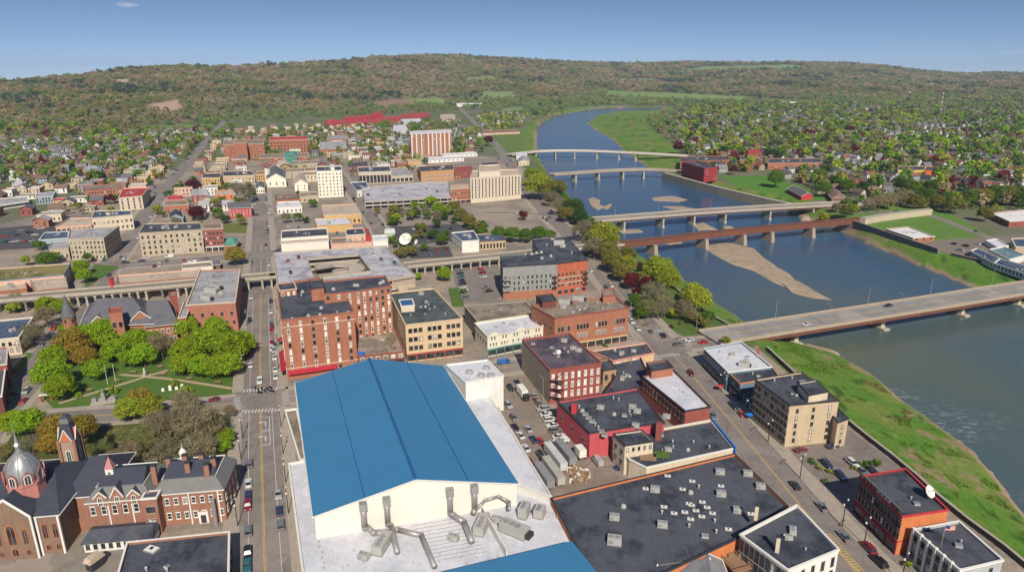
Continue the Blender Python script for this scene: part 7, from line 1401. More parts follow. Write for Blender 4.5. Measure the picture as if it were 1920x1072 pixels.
# extra town trees along lots and banks
for poly, n in (([(20, 345), (480, 345), (480, 430), (240, 430), (100, 400)], 190), ([(530, 300), (880, 300), (880, 345), (530, 352)], 80), ([(420, 250), (610, 240), (900, 240), (900, 300), (420, 310)], 200), ([(525, 350), (690, 350), (700, 440), (525, 440)], 26), ([(390, 340), (475, 340), (475, 430), (400, 420)], 30), ([(700, 400), (860, 395), (930, 450), (850, 480), (740, 470)], 34), ([(0, 560), (80, 560), (60, 590), (0, 590)], 8), ([(1040, 430), (1100, 470), (1180, 540), (1210, 560), (1180, 480), (1100, 410), (1050, 370)], 34), ([(1215, 590), (1300, 560), (1345, 612), (1262, 622)], 12), ([(985, 215), (1060, 205), (1060, 218), (1005, 232)], 60), ([(1125, 222), (1240, 215), (1290, 300), (1240, 285), (1170, 250)], 10), ([(1540, 372), (1740, 385), (1740, 398), (1600, 405), (1560, 400)], 26), ([(1745, 385), (1960, 380), (1960, 400), (1880, 405), (1800, 402)], 26), ([(730, 400), (850, 402), (850, 420), (730, 430)], 12), ([(690, 280), (880, 300), (880, 312), (690, 305)], 22), ([(40, 470), (240, 470), (240, 500), (40, 500)], 8)):
    W_ = [G(*p) for p in poly]; x0, x1 = min(p[0] for p in W_), max(p[0] for p in W_); y0, y1 = min(p[1] for p in W_), max(p[1] for p in W_); xs = RNG.uniform(x0, x1, n*12); ys = RNG.uniform(y0, y1, n*12); ok = inpoly(xs, ys, W_); xs, ys = xs[ok][:n], ys[ok][:n]
    bl = np.zeros(len(xs), bool)
    for x0, x1, y0, y1, P in FB: bl |= (xs > x0-2) & (xs < x1+2) & (ys > y0-2) & (ys < y1+2)
    bl |= onroad(xs, ys, 2) | inpoly(xs, ys, WPOLY); tp += [(float(a), float(b_), 'town') for a, b_ in zip(xs[~bl], ys[~bl])]
tp = [t_ for t_ in tp if -60 < PR(t_[0], t_[1])[0] < 1980]; tp.sort(key=lambda h: hypot(h[0], h[1])); far = []
WT = {'right': ['green']*6+['bright']*3+['dark']*2+['olive']*3+['bare']*2+['lime']+['maroon']+['ever'], 'left': ['green']*5+['bright']*2+['olive']*4+['bare']*4+['dark']*2+['maroon'], 'mid': ['green']*4+['olive']*3+['bare']*2+['dark'], 'bend': ['green', 'olive', 'lime'], 'town': ['green', 'olive', 'green', 'bare', 'lime', 'dark']}
for i, (x, y, zn) in enumerate(tp):
    rd = random.Random(i*11+3); tn = rd.choice(WT[zn]); R = rd.uniform(3.2, 6.6)*(1.12 if zn == 'right' else .95)*(.7 if zn == 'town' else 1); H = R*rd.uniform(1.7, 2.4)
    if NTREE[0] < 300: tree(x, y, R, H, tn, float(gz(x, y)[0]), False)
    else: far.append((x, y, R, H, tn))
print('trees', NTREE[0], len(far))
# ---------------------------------------------------------------- masses: far trees, wooded hills, far houses (one object each)
def scatter(name, pts, rot, scl, tone, idx, protos, lab=None, mats=None):
    col = bpy.data.collections.new(name+'_kinds')
    for i, me_ in enumerate(protos): o = bpy.data.objects.new('kind_%02d' % i, me_); col.objects.link(o)
    n = len(pts); me = bpy.data.meshes.new(name); me.vertices.add(n); me.vertices.foreach_set('co', np.asarray(pts, float).ravel())
    for nm_, ty, arr, fld in (('rot', 'FLOAT_VECTOR', rot, 'vector'), ('scl', 'FLOAT_VECTOR', scl, 'vector'), ('tone', 'FLOAT_COLOR', tone, 'color'), ('kind', 'INT', idx, 'value')):
        a = me.attributes.new(nm_, ty, 'POINT'); a.data.foreach_set(fld, np.asarray(arr).ravel())
    o = ob(name, me); tag(o, kind='stuff'); g = bpy.data.node_groups.new(name, 'GeometryNodeTree'); g.interface.new_socket('Geometry', in_out='INPUT', socket_type='NodeSocketGeometry'); g.interface.new_socket('Geometry', in_out='OUTPUT', socket_type='NodeSocketGeometry')
    gi = g.nodes.new('NodeGroupInput'); go = g.nodes.new('NodeGroupOutput'); ip = g.nodes.new('GeometryNodeInstanceOnPoints'); ci = g.nodes.new('GeometryNodeCollectionInfo'); ci.inputs['Collection'].default_value = col; ci.inputs['Separate Children'].default_value = True; ci.inputs['Reset Children'].default_value = True
    def na(nm_, ty): q = g.nodes.new('GeometryNodeInputNamedAttribute'); q.data_type = ty; q.inputs['Name'].default_value = nm_; return q.outputs['Attribute']
    g.links.new(gi.outputs[0], ip.inputs['Points']); g.links.new(ci.outputs[0], ip.inputs['Instance']); ip.inputs['Pick Instance'].default_value = True; g.links.new(na('kind', 'INT'), ip.inputs['Instance Index'])
    e2 = g.nodes.new('FunctionNodeEulerToRotation'); g.links.new(na('rot', 'FLOAT_VECTOR'), e2.inputs[0]); g.links.new(e2.outputs[0], ip.inputs['Rotation']); g.links.new(na('scl', 'FLOAT_VECTOR'), ip.inputs['Scale']); g.links.new(ip.outputs[0], go.inputs[0])
    md = o.modifiers.new('scatter', 'NODES'); md.node_group = g; return o
FM = []
for k in range(5):
    c_ = crownmesh(500+k, 1, .12, 2.05, 13, 230, .2); c_.materials.append(FOLI); FM.append(c_)
for k in range(2): c_ = crownmesh(520+k, 1, .12, 2.05, 16, 260, .17, 'twig'); c_.materials.append(FOLI); FM.append(c_)
def tones(names): return np.array([[*TONE[n][1], 1] for n in names])
n = len(far); rd = np.random.default_rng(8)
if n:
    j = rd.uniform(.8, 1.2, (n, 1)); tc = tones([f[4] for f in far]); tc[:, :3] *= j*1.3
    sc_ = np.array([[f[2], f[2], f[3]/2] for f in far]); pts = [(f[0], f[1], float(z)) for f, z in zip(far, gz([f[0] for f in far], [f[1] for f in far]))]
    scatter('far_trees', pts, np.stack([np.zeros(n), np.zeros(n), rd.uniform(0, 6.28, n)], 1), sc_, tc, rd.integers(0, 5, n).astype(np.int32), FM)
# wooded hills and valley woods
n = 95000; th_ = rd.uniform(-radians(47), radians(47), n); r_ = np.sqrt(rd.uniform(1250**2, 7800**2, n)); xs, ys = r_*np.sin(th_), r_*np.cos(th_); zs = hill(xs, ys); pxs, pys = PR(xs, ys, zs)
ok = (pxs > -500) & (pxs < 2450)
for P in SUBW.values(): ok &= ~inpoly(xs, ys, P)
for P in NOFOR: ok &= ~inpoly(pxs, pys, P)
ok &= ~(inpoly(xs, ys, TPOLY) | inpoly(xs, ys, WPOLY)) & ~onroad(xs, ys, 5)
for x0, x1, y0, y1, P in FB:
    if y1 > 1000 and y1-y0 > 14: ok &= ~((xs > x0-8) & (xs < x1+8) & (ys > y0-25) & (ys < y1+8))
ok &= ~inpoly(pxs, pys, [(420, 300), (440, 228), (900, 205), (1000, 212), (990, 330), (600, 330)])
ok &= ~inpoly(pxs, pys, [(130, 246), (280, 236), (400, 232), (395, 242), (250, 252)])
dn = fbm(xs/350, ys/350, 61, 3); ok &= (rd.random(n) < np.clip((dn-.2)*5, .8, 1))
xs, ys, zs, pxs, pys, r_ = xs[ok], ys[ok], zs[ok], pxs[ok], pys[ok], r_[ok]; n = len(xs); print('forest', n)
f1 = fbm(xs/420, ys/420, 71, 4); f2 = fbm(xs/160, ys/160, 73, 3); u_ = rd.random(n); low = np.clip(1-(zs/25), 0, 1)
brown = np.array((.30, .225, .15)); ol = np.array((.25, .245, .09)); gr = np.array((.17, .25, .08)); dk = np.array((.06, .10, .065)); tan_ = np.array((.36, .30, .19))
cc = np.where((f1 < .47)[:, None], brown, ol); cc = np.where(((f2 > .55) & (u_ < .7))[:, None], tan_, cc); cc = np.where(((f2 < .37) & (u_ < .8))[:, None], dk, cc); cc = np.where((u_ > .7)[:, None], gr, cc); cc = np.where(((rd.random(n) < low*.75))[:, None], gr*1.15, cc)
cc = cc*rd.uniform(1.0, 1.3, (n, 1)); R = rd.uniform(5.5, 12.5, n)*np.clip(r_/3200, .75, 1.5); sc_ = np.stack([R, R, R*rd.uniform(.65, .95, n)], 1)
scatter('wooded_hills', np.stack([xs, ys, zs-1], 1), np.stack([np.zeros(n), np.zeros(n), rd.uniform(0, 6.28, n)], 1), sc_, np.concatenate([cc, np.ones((n, 1))], 1), rd.integers(0, 7, n).astype(np.int32), FM)
# rough weeds and tussocks on the near river bank
nn = 26000; P_ = [G(x, y, -3) for x, y in ((1425, 640), (1520, 640), (1660, 712), (1830, 845), (1960, 980), (2150, 1200), (2050, 1200), (1925, 1062), (1700, 884), (1600, 805))]; x0, x1 = min(p[0] for p in P_), max(p[0] for p in P_); y0, y1 = min(p[1] for p in P_), max(p[1] for p in P_); xs = rd.uniform(x0, x1, nn); ys = rd.uniform(y0, y1, nn)
ok = inpoly(xs, ys, P_) & inpoly(xs, ys, TPOLY) & ~inpoly(xs, ys, WPOLY); ok &= (fbm(xs/9, ys/9, 83, 3) > .63); xs, ys = xs[ok], ys[ok]; n = len(xs); k_ = fbm(xs/22, ys/22, 85, 3)
tc = np.where((k_ > .5)[:, None], np.array((.2, .2, .07)), np.array((.17, .31, .05))); tc = np.where((rd.random(n) < np.clip((k_-.5)*3, .03, .35))[:, None], np.array((.36, .29, .17)), tc)*rd.uniform(.7, 1.3, (n, 1)); s_ = rd.uniform(.18, .5, n)
TU = crownmesh(800, 1, -.1, .9, 6, 40, .3); TU.materials.append(FOLI); scatter('bank_weeds', np.stack([xs, ys, gz(xs, ys)], 1), np.stack([np.zeros(n), np.zeros(n), rd.uniform(0, 6, n)], 1), np.stack([s_, s_, s_*.7], 1), np.concatenate([tc, np.ones((n, 1))], 1), np.zeros(n, np.int32), [TU])
# far houses
if hst:
    PR_ = []; 
    for a in HP[:3]:
        m_, ro = housemesh(*a); b0 = len(m_.V); V = m_.V+ro.V; F = m_.F+[tuple(i+b0 for i in f) for f in ro.F]; PR_.append(mk('far_house', V, F, [OBI, GLD, M('far_roof', (.14, .13, .13))], m_.I+[2]*len(ro.F)))
    n = len(hst); scatter('far_houses', [(h[0], h[1], 0) for h in hst], [(0, 0, h[2]) for h in hst], np.ones((n, 3)), [(*h[4], 1) for h in hst], np.array([h[3] % 3 for h in hst], np.int32), PR_)
# ---------------------------------------------------------------- vehicles
def carparts(kind):
    L, Wd, H = {'sedan': (4.7, 1.85, 1.45), 'suv': (4.8, 1.95, 1.8), 'pickup': (5.6, 2.0, 1.85), 'van': (5.6, 2.05, 2.3), 'hatchback': (4.1, 1.8, 1.5)}[kind]; hb = H*.56
    prof = {'sedan': [(-.5, .22), (-.5, .5), (-.46, .56), (-.2, .6), (.02, .62), (.34, .62), (.48, .58), (.5, .45), (.5, .22)], 'hatchback': [(-.5, .22), (-.5, .5), (-.44, .56), (-.2, .62), (.4, .64), (.49, .58), (.5, .22)]}.get(kind, [(-.5, .24), (-.5, .52), (-.44, .58), (-.24, .6), (.46, .62), (.5, .58), (.5, .24)])
    def extr(P, w0, i=0, taper=0):
        m = MB(); n = len(P); V = []
        for s in (-1, 1):
            for y, z in P: V.append((s*(w0/2-taper*max(0, z-hb)*.35), y, z))
        m.add(V, [tuple(range(n))[::-1] if False else tuple(range(n)), tuple(range(2*n-1, n-1, -1))]+[(k, n+k, n+(k+1) % n, (k+1) % n) for k in range(n)], i); return m
    P = [(-y*L, z*H) for y, z in prof]; b = extr(P, Wd)
    cab = {'sedan': (-.2, -.06, .2, .38), 'suv': (-.24, -.12, .42, .47), 'hatchback': (-.22, -.08, .3, .46), 'pickup': (-.2, -.1, .1, .14), 'van': (-.4, -.27, .46, .49)}[kind]
    G_ = [(-cab[0]*L, hb), (-cab[1]*L, H*.97), (-cab[2]*L, H*.97), (-cab[3]*L, hb)]; g = extr(G_, Wd*.92, 0, 1)
    y0, y1 = -cab[2]*L+.05, -cab[1]*L-.05; b.box(-Wd*.36, min(y0, y1), H*.955, Wd*.36, max(y0, y1), H)
    if kind == 'pickup': b.box(-Wd/2+.02, -L/2+.05, hb, -Wd/2+.12, -.1*L, hb+.3); b.box(Wd/2-.12, -L/2+.05, hb, Wd/2-.02, -.1*L, hb+.3); b.box(-Wd/2, -L/2, hb, Wd/2, -L/2+.1, hb+.3)
    if kind == 'van': b.box(-Wd*.465, -L*.49, hb, Wd*.465, L*.12, H*.975)
    w = MB(); r = .34; V = []; n = 12
    w.tube((-.11, 0, 0), (.11, 0, 0), r, n=12)
    lt = MB(); lt.box(-.2, -.04, -.08, .2, .04, .08)
    return dict(L=L, W=Wd, H=H, body=mk('body', b.V, b.F, PAINT, b.I), glass=mk('window_glass', g.V, g.F, CARG, g.I), wheel=mk('wheel', w.V, w.F, RUB, w.I), light=mk('headlight', lt.V, lt.F, TRW), tail=mk('tail_light', lt.V, lt.F, RED))
CP_ = {k: carparts(k) for k in ('sedan', 'suv', 'pickup', 'van', 'hatchback')}
CC = {'white': (.7, .7, .68), 'silver': (.42, .43, .44), 'gray': (.18, .19, .2), 'black': (.02, .02, .024), 'navy blue': (.02, .04, .11), 'dark red': (.22, .02, .03), 'bright red': (.5, .025, .02), 'bright blue': (.02, .13, .45), 'tan': (.35, .28, .2), 'teal': (.03, .14, .17)}
def heading(x, y, d):
    if d == 'A': return radians(19.5)
    if d == 'B': return radians(19.5-90)
    if isinstance(d, (int, float)): return radians(d)
    best = None
    for R in ROADS:
        for a, b_ in zip(R['P'], R['P'][1:]):
            e = ((a+b_)/2-Vector((x, y))).length
            if best is None or e < best[0]: best = (e, atan2(-(b_-a).x, (b_-a).y))
    return best[1]
def car(px, py, d='road', kind='sedan', col='white', where=None, z=.05, group='cars in the town'):
    x, y = G(px, py, z); c_ = CP_[kind]; o = tag(ob('car', None, None, (x, y, z), heading(x, y, d)+(pi if (px*7+py) % 2 else 0)), 'x', 'car', group)
    b = ob('body', c_['body'], o); b.color = (*CC[col], 1); ob('window_glass', c_['glass'], o)
    far_ = hypot(x, y) > 420
    for sx in (-1, 1):
        for sy in (-.31, .31): ob('wheel', c_['wheel'], o, (sx*(c_['W']/2-.1), sy*c_['L'], .34))
        if not far_: ob('headlight', c_['light'], o, (sx*c_['W']*.36, c_['L']/2, c_['H']*.45)); ob('tail_light', c_['tail'], o, (sx*c_['W']*.38, -c_['L']/2, c_['H']*.48))
    if kind != 'sedan': what = {'suv': 'SUV', 'pickup': 'pickup truck', 'van': 'van', 'hatchback': 'hatchback'}[kind]
    else: what = 'sedan'
    auto(o, f'{col} {what}', x, y, where); return o
K_ = ['sedan', 'suv', 'hatchback', 'suv', 'sedan', 'pickup']; c_n = ['white', 'silver', 'black', 'gray', 'navy blue', 'dark red', 'white', 'gray', 'tan', 'teal', 'bright red', 'black']
for L, wh in (([(468, 872, 'suv', 'gray'), (466, 908, 'sedan', 'white'), (466, 930, 'sedan', 'navy blue'), (465, 950, 'suv', 'dark red'), (466, 998, 'suv', 'gray'), (465, 1040, 'suv', 'black'), (464, 1064, 'pickup', 'teal')], 'at the left kerb of the main street by the church'),
              ([(522, 929, 'sedan', 'silver'), (524, 960, 'sedan', 'navy blue'), (527, 987, 'suv', 'gray')], 'at the right kerb of the main street by the arena'),
              ([(517, 708, 'sedan', 'white'), (516, 695, 'sedan', 'white'), (515, 672, 'sedan', 'white'), (514, 659, 'suv', 'silver'), (514, 648, 'sedan', 'navy blue'), (510, 614, 'suv', 'dark red'), (508, 586, 'sedan', 'white'), (508, 566, 'suv', 'black')], 'at the hotel kerb of the main street'),
              ([(472, 640, 'suv', 'black'), (473, 652, 'suv', 'black'), (470, 686, 'sedan', 'white')], 'on the park side of the main street'),
              ([(50, 735, 'suv', 'silver'), (18, 752, 'suv', 'gray'), (25, 742, 'sedan', 'black')], 'on the diagonal avenue at the left edge'),
              ([(506, 388, 'sedan', 'navy blue'), (504, 400, 'sedan', 'white'), (505, 424, 'suv', 'white'), (482, 378, 'sedan', 'gray'), (481, 404, 'sedan', 'black'), (504, 495, 'sedan', 'black'), (505, 507, 'suv', 'silver')], 'on the upper main street'),
              ([(1648, 1056, 'suv', 'black'), (1628, 1030, 'suv', 'dark red'), (1295, 702, 'suv', 'dark red'), (1490, 912, 'sedan', 'black'), (1582, 1008, 'sedan', 'gray'), (1540, 952, 'sedan', 'gray')], 'on the storefront street near the river'),
              ([(1146, 537, 'sedan', 'white'), (1108, 508, 'sedan', 'white'), (1018, 410, 'sedan', 'black'), (1025, 414, 'suv', 'black'), (1031, 409, 'sedan', 'black'), (1221, 623, 'sedan', 'gray'), (1243, 631, 'suv', 'black'), (1180, 566, 'sedan', 'silver'), (990, 345, 'sedan', 'white'), (1080, 470, 'suv', 'gray')], 'on the upper river street'),
              ([(945, 681, 'van', 'bright blue'), (1292, 639, 'sedan', 'white'), (1318, 643, 'sedan', 'bright red'), (1272, 648, 'suv', 'gray')], 'on the cross street leading to the near bridge'),
              ([(275, 485, 'sedan', 'white'), (318, 483, 'van', 'white'), (385, 486, 'sedan', 'gray'), (235, 493, 'sedan', 'black'), (600, 470, 'sedan', 'gray')], 'on the wide parkway')):
    for px, py, k, cl in L: car(px, py, 'road', k, cl, wh)
for i, (px, py, k, cl) in enumerate([(970, 719, 'sedan', 'navy blue'), (957, 730, 'suv', 'black'), (983, 731, 'sedan', 'dark red'), (1002, 745, 'sedan', 'silver'), (1006, 752, 'sedan', 'dark red'), (1011, 760, 'suv', 'tan'), (1018, 769, 'suv', 'silver'), (1024, 778, 'sedan', 'white'), (1031, 789, 'suv', 'white'), (1036, 799, 'sedan', 'white'), (1041, 809, 'suv', 'gray'), (1048, 820, 'sedan', 'white'), (1052, 829, 'pickup', 'white')]): car(px, py, 'B' if i > 5 else 'A', k, cl, 'in the arena car park beside the pale-sided brick building')
for px, py, k, cl in [(953, 762, 'suv', 'silver'), (963, 786, 'suv', 'gray'), (966, 803, 'sedan', 'black'), (940, 792, 'suv', 'navy blue'), (1013, 829, 'sedan', 'bright red'), (986, 842, 'sedan', 'white'), (1014, 857, 'suv', 'black'), (993, 868, 'sedan', 'dark red'), (948, 812, 'sedan', 'tan'), (976, 818, 'sedan', 'white'), (1032, 845, 'suv', 'black'), (958, 832, 'sedan', 'silver'), (970, 850, 'suv', 'white'), (930, 770, 'suv', 'black'), (935, 758, 'sedan', 'gray'), (1000, 826, 'sedan', 'navy blue'), (990, 806, 'sedan', 'silver'), (983, 880, 'suv', 'silver'), (1000, 886, 'sedan', 'white')]: car(px, py, 'A', k, cl, 'in the arena car park along the blue-roofed hall')
for px, py, k, cl, d in [(1501, 845, 'sedan', 'dark red', 'B'), (1560, 838, 'sedan', 'navy blue', 'B'), (1550, 873, 'suv', 'navy blue', 10), (1598, 871, 'suv', 'white', 10), (1576, 895, 'suv', 'navy blue', 10), (1617, 886, 'sedan', 'gray', 10), (1634, 883, 'sedan', 'black', 10)]: car(px, py, d, k, cl, 'in the small riverside car park behind the tan corner block')
n_ = 0
for row, wh in (([(861+i*1.4, 507+i*6.6) for i in range(9)], 'in the left row of the car park before the apartments'), ([(902+i*2, 506+i*7) for i in range(3)]+[(912, 541), (917, 547)], 'in the right row of the car park before the apartments'), ([(6+i*6.2, 455-i*.25) for i in range(12)], 'in the near row of the far-left car park'),
                ([(20, 437), (31, 442), (55, 437), (66, 441), (77, 430), (40, 433), (90, 436), (10, 444)], 'in the upper rows of the far-left car park'), ([(738, 432), (775, 430), (800, 452), (830, 441), (770, 448), (845, 430)], 'in the dark car parks behind the big satellite dish'), ([(735, 411), (760, 408), (790, 406), (815, 412)], 'in the tree-dotted car park below the flat parking deck'), ([(808, 480), (820, 470), (836, 468)], 'in the small lot beside the railway'), ([(540, 425), (560, 428), (585, 440), (632, 438), (540, 440)], 'in the lot behind the blank cream block'), ([(690, 366), (720, 360), (750, 365), (800, 355), (820, 360)], 'up on the flat parking deck'),
                ([(540, 490), (560, 484), (700, 478), (715, 488), (545, 512), (740, 495)], 'up on the roof deck of the spiral-ramp garage'), ([(1788, 458), (1810, 462), (1832, 458), (1800, 470)], 'on the gravel lot on the far bank'), ([(300, 492), (312, 491), (345, 489), (290, 500), (300, 499)], 'beside the wide parkway near the station')):
    for px, py in row:
        z = 6.55 if 'flat parking deck' in wh and 'up on' in wh else (10.05 if 'spiral-ramp' in wh else .05); n_ += 1
        car(px, py, 'B' if 'row' in wh else 'A', K_[(n_*5) % 6], c_n[(n_*7) % 12], wh, z)
rd = random.Random(12)
for R in ROADS[:6]:
    q = [p for p in resample(R['P'], 7.2) if 235 < p.length < 760]; n = 0
    for a, b_ in zip(q, q[1:]):
        d = (b_-a).normalized(); s = Vector((d.y, -d.x))
        for sg in (-1, 1):
            e = a+s*sg*(R['w']/2-1.2); px, py = PR(e.x, e.y)
            if rd.random() < .2 and 0 < px < 1920 and not inpoly(np.array([e.x]), np.array([e.y]), TPOLY)[0] and not any(pdist(e, Q['P']) < Q['w']/2+5 for Q in ROADS if Q is not R): car(px, py, 'road', rd.choice(K_), rd.choice(c_n), None)
for R in ROADS[:14]:
    q = [p for p in R['R'] if 430 < p.length < 1500]
    for p in q[::16]:
        if rd.random() < .55:
            px, py = PR(p.x, p.y); 
            if 0 < px < 1920 and not (TPOLY and inpoly(np.array([p.x]), np.array([p.y]), WPOLY)[0]) and NTREE[0] is not None:
                s = rd.choice((-1, 1))*R['w']*.3; x, y = p.x+s, p.y; px, py = PR(x, y); car(px, py, 'road', rd.choice(K_), rd.choice(c_n))
for i, (t0, side, cl) in enumerate(((.36, -3.6, 'black'), (.18, 3.6, 'white'), (.72, 3.2, 'gray'))):
    P, c_, zd = br1[1], br1[2], br1[3]; k = int(t0*(len(P)-1)); d = (P[k+1]-P[k]).normalized(); s = Vector((d.y, -d.x)); q = P[k]+s*side; px, py = PR(q.x, q.y, zd+.05); car(px, py, math.degrees(atan2(-d.x, d.y)), 'sedan', cl, 'driving over the near road bridge', zd+.05)
m = MB(); m.tube((-.05, .75, .32), (.05, .75, .32), .32, n=10); m.tube((-.05, -.7, .32), (.05, -.7, .32), .32, n=10); MW = mk('wheel', m.V, m.F, RUB, m.I); m = MB(); m.box(-.16, -.45, .35, .16, .4, .75); m.box(-.14, -.8, .7, .14, .05, .88); m.box(-.18, .05, .75, .18, .45, 1.0); m.tube((0, .55, .4), (0, .45, 1.1), .05, n=5); m.tube((-.38, .42, 1.1), (.38, .42, 1.1), .03, n=5); MF = mk('frame', m.V, m.F, BLKM, m.I)
for k, (px, py) in enumerate(((478, 729), (484, 733), (491, 731), (497, 735), (502, 732), (508, 729), (510, 735), (488, 738))): x, y = G(px, py); o = tag(ob('motorcycle', None, None, (x, y, .06), radians(19.5+k*9)), 'x', 'motorcycle', 'motorcycles at the crossing'); ob('frame', MF, o); ob('wheel', MW, o); auto(o, 'black motorcycle', x, y, 'waiting at the crosswalk by the hotel corner'); o.scale = (1.15, 1.15, 1.15)
car(487, 716, 'A', 'pickup', 'white', 'stopped before the crosswalk by the hotel')
def truck(px, py, d, L, lab, cab=True, col=TRW, name='truck', cat='truck'):
    x, y = G(px, py); o = thing(name, (x, y, .05), lab, cat, rz=heading(x, y, d)); m = MB(); m.box(-1.25, -L/2, 1.0, 1.25, L/2, 3.7); 
    for k in range(int(L/1.5)): m.box(-1.3, -L/2+.7+k*1.5, 1.05, -1.25, -L/2+.8+k*1.5, 3.65); m.box(1.25, -L/2+.7+k*1.5, 1.05, 1.3, -L/2+.8+k*1.5, 3.65)
    m.build('cargo_box', col, o); MB().box(-.5, -L/2+.2, .6, .5, L/2-.1, .98).build('chassis', TRD, o)
    if cab: c_ = MB(); c_.box(-1.1, -L/2-2.2, .5, 1.1, -L/2-.15, 2.6); c_.build('cab', TRD if 'dark cab' in lab else TRW, o); MB().box(-1.0, -L/2-2.25, 1.6, 1.0, -L/2-2.19, 2.4).build('windscreen', CARG, o)
    for sx in (-1, 1):
        for sy in ([-.36, .34]+([-.5-1.2/L] if cab else [])): MB().tube((sx*1.2, sy*L, .5), (sx*.95, sy*L, .5), .5, n=12).build('wheel', RUB, o)
truck(979, 742, 'A', 6.5, 'white box truck with a dark cab driving through the arena car park'); 
truck(1041, 866, 'A', 14, 'long pale box trailer, left one of the pair parked behind the arena', False, M('trailer_pale', (.5, .49, .46)), 'trailer', 'trailer'); truck(1060, 858, 'A', 12, 'long gray box trailer, right one of the pair parked behind the arena', False, MET, 'trailer', 'trailer')
truck(1020, 902, 'A', 11, 'dull gray trailer tight against the arena side, nearest the black store roof', False, MET, 'trailer', 'trailer'); truck(1037, 893, 'A', 13, 'weathered beige trailer between the arena side and the junk heap', False, M('trailer_beige', (.4, .37, .32)), 'trailer', 'trailer')
truck(1088, 857, 'A', 4, 'short white utility trailer beside the bright red building', False, name='trailer', cat='trailer'); car(1120, 868, 'A', 'van', 'silver', 'parked at the corner of the bright red building'); car(1165, 878, 'B', 'suv', 'navy blue', 'tucked beside the cream-walled black roof')
m = MB(); rd = random.Random(5); x0_, y0_ = G(1085, 892)
for k in range(110): a = rd.random()*6.3; r_ = rd.random()**.6*5; m.cbox((r_*cos(a)*.8, r_*sin(a)), (rd.uniform(.3, 1.6), rd.uniform(.2, .8)), 0, rd.uniform(.2, 1.2), rd.random()*3, rd.choice((0, 1, 1, 3, 3, 3)))
t_ = m.build('junk_heap', [TRW, TANP, PAY, WOOD], None, (x0_, y0_, 0)); tag(t_, 'heap of scrap panels and planks behind the trailers in the arena yard', 'junk heap', kind='stuff')
# ---------------------------------------------------------------- street furniture
m = MB(); m.tube((0, 0, 0), (0, 0, 10), .13, .08, 6); POLE = mk('pole', m.V, m.F, STEEL, m.I); m = MB(); m.tube((0, 0, 9.9), (2.2, 0, 10.3), .07, n=5); ARM = mk('arm', m.V, m.F, STEEL, m.I); m = MB(); m.box(1.9, -.18, 10.2, 2.9, .18, 10.4); HEAD = mk('lamp_head', m.V, m.F, MET, m.I)
m = MB(); m.tube((0, 0, 0), (0, 0, 8), .14, .1, 6); DPOLE = mk('pole', m.V, m.F, BLKM, m.I); m = MB(); m.tube((-1.6, 0, 7.9), (1.6, 0, 7.9), .06, n=5); DARM = mk('arm', m.V, m.F, BLKM, m.I); m = MB()
for s in (-1.6, 1.6): m.lathe((s, 0, 7.3), [(.1, 0), (.28, .15), (.2, .55)], 8)
DHEAD = mk('lamp_head', m.V, m.F, TRW, m.I)
def lamp(px, py, z=.1, dark=False, rz=0, s=1.0, where=None):
    x, y = G(px, py, z); o = tag(ob('street_lamp', None, None, (x, y, z), rz), 'x', 'street lamp', 'street lamps'); o.scale = (s, s, s)
    ob('pole', DPOLE if dark else POLE, o); ob('arm', DARM if dark else ARM, o); ob('lamp_head', DHEAD if dark else HEAD, o); auto(o, 'dark twin-headed street lamp' if dark else 'tall pale gray street lamp', x, y, where)
for px, py in ((1460, 600), (1628, 573), (1745, 554), (1862, 536)): 
    P, c_, zd = br1[1], br1[2], br1[3]; q = Vector(G(px, py, zd)); k = min(range(len(P)), key=lambda i: (P[i]-q).length); d = (P[k]-P[k-1]).normalized(); s = Vector((d.y, -d.x)); 
    for sg, pxx in ((-8.3, 0), (8.3, 1)): e = P[min(len(P)-1, k+(-9 if pxx else 0))]+s*sg; a, b_ = PR(e.x, e.y, zd); lamp(a, b_, zd, False, atan2(-s.y*sg, -s.x*sg), 1.05, 'on the near bridge '+('front' if pxx else 'back')+' kerb')
for px, py in ((1153, 408), (1234, 401), (1332, 394), (1468, 385)): lamp(px, py, 2.6, False, -1, 1, 'on the second road bridge')
for px, py in ((1060, 283), (1140, 284)): lamp(px, py, 3.6, False, -1, 1, 'on the farthest white bridge')
for px, py in ((541, 962), (536, 905), (531, 850), (527, 800)): lamp(px, py, .15, True, 1.9, 1, 'on the arena pavement')
for px, py in ((446, 985), (449, 905), (452, 860), (455, 820)): lamp(px, py, .15, True, 1.9, 1, 'on the church pavement')
for px, py in ((522, 690), (521, 650), (520, 610), (519, 580)): lamp(px, py, .15, True, 1.9, 1, 'on the hotel pavement')
for px, py in ((457, 700), (460, 660), (463, 610)): lamp(px, py, .15, True, 1.9, 1, 'on the park pavement')
for px, py in ((1352, 733), (1402, 783), (1440, 828), (1500, 895), (1579, 985), (1620, 1020), (1690, 1090)): lamp(px, py, .15, True, .8, 1, 'along the river-side pavement of the storefront street')
for px, py in ((1232, 620), (1305, 622), (1233, 560), (1378, 628), (1018, 752), (1033, 590), (1060, 352), (1182, 600), (1120, 466)): lamp(px, py, .1, False, 2, .95)
for px, py in ((1182, 700), (1290, 678), (1238, 668), (1202, 640)): lamp(px, py, .15, False, 0, .8, 'at the bridge junction')
m = MB(); [m.box(-.9, -.25+k*.18, .42, .9, -.1+k*.18, .47) for k in range(3)]; SEAT = mk('seat', m.V, m.F, WOOD, m.I); m = MB(); m.box(-.9, .3, .6, .9, .35, .95); BACK = mk('backrest', m.V, m.F, WOOD, m.I); m = MB(); m.box(-.04, -.25, 0, .04, .35, .6); LEG = mk('leg', m.V, m.F, BLKM, m.I)
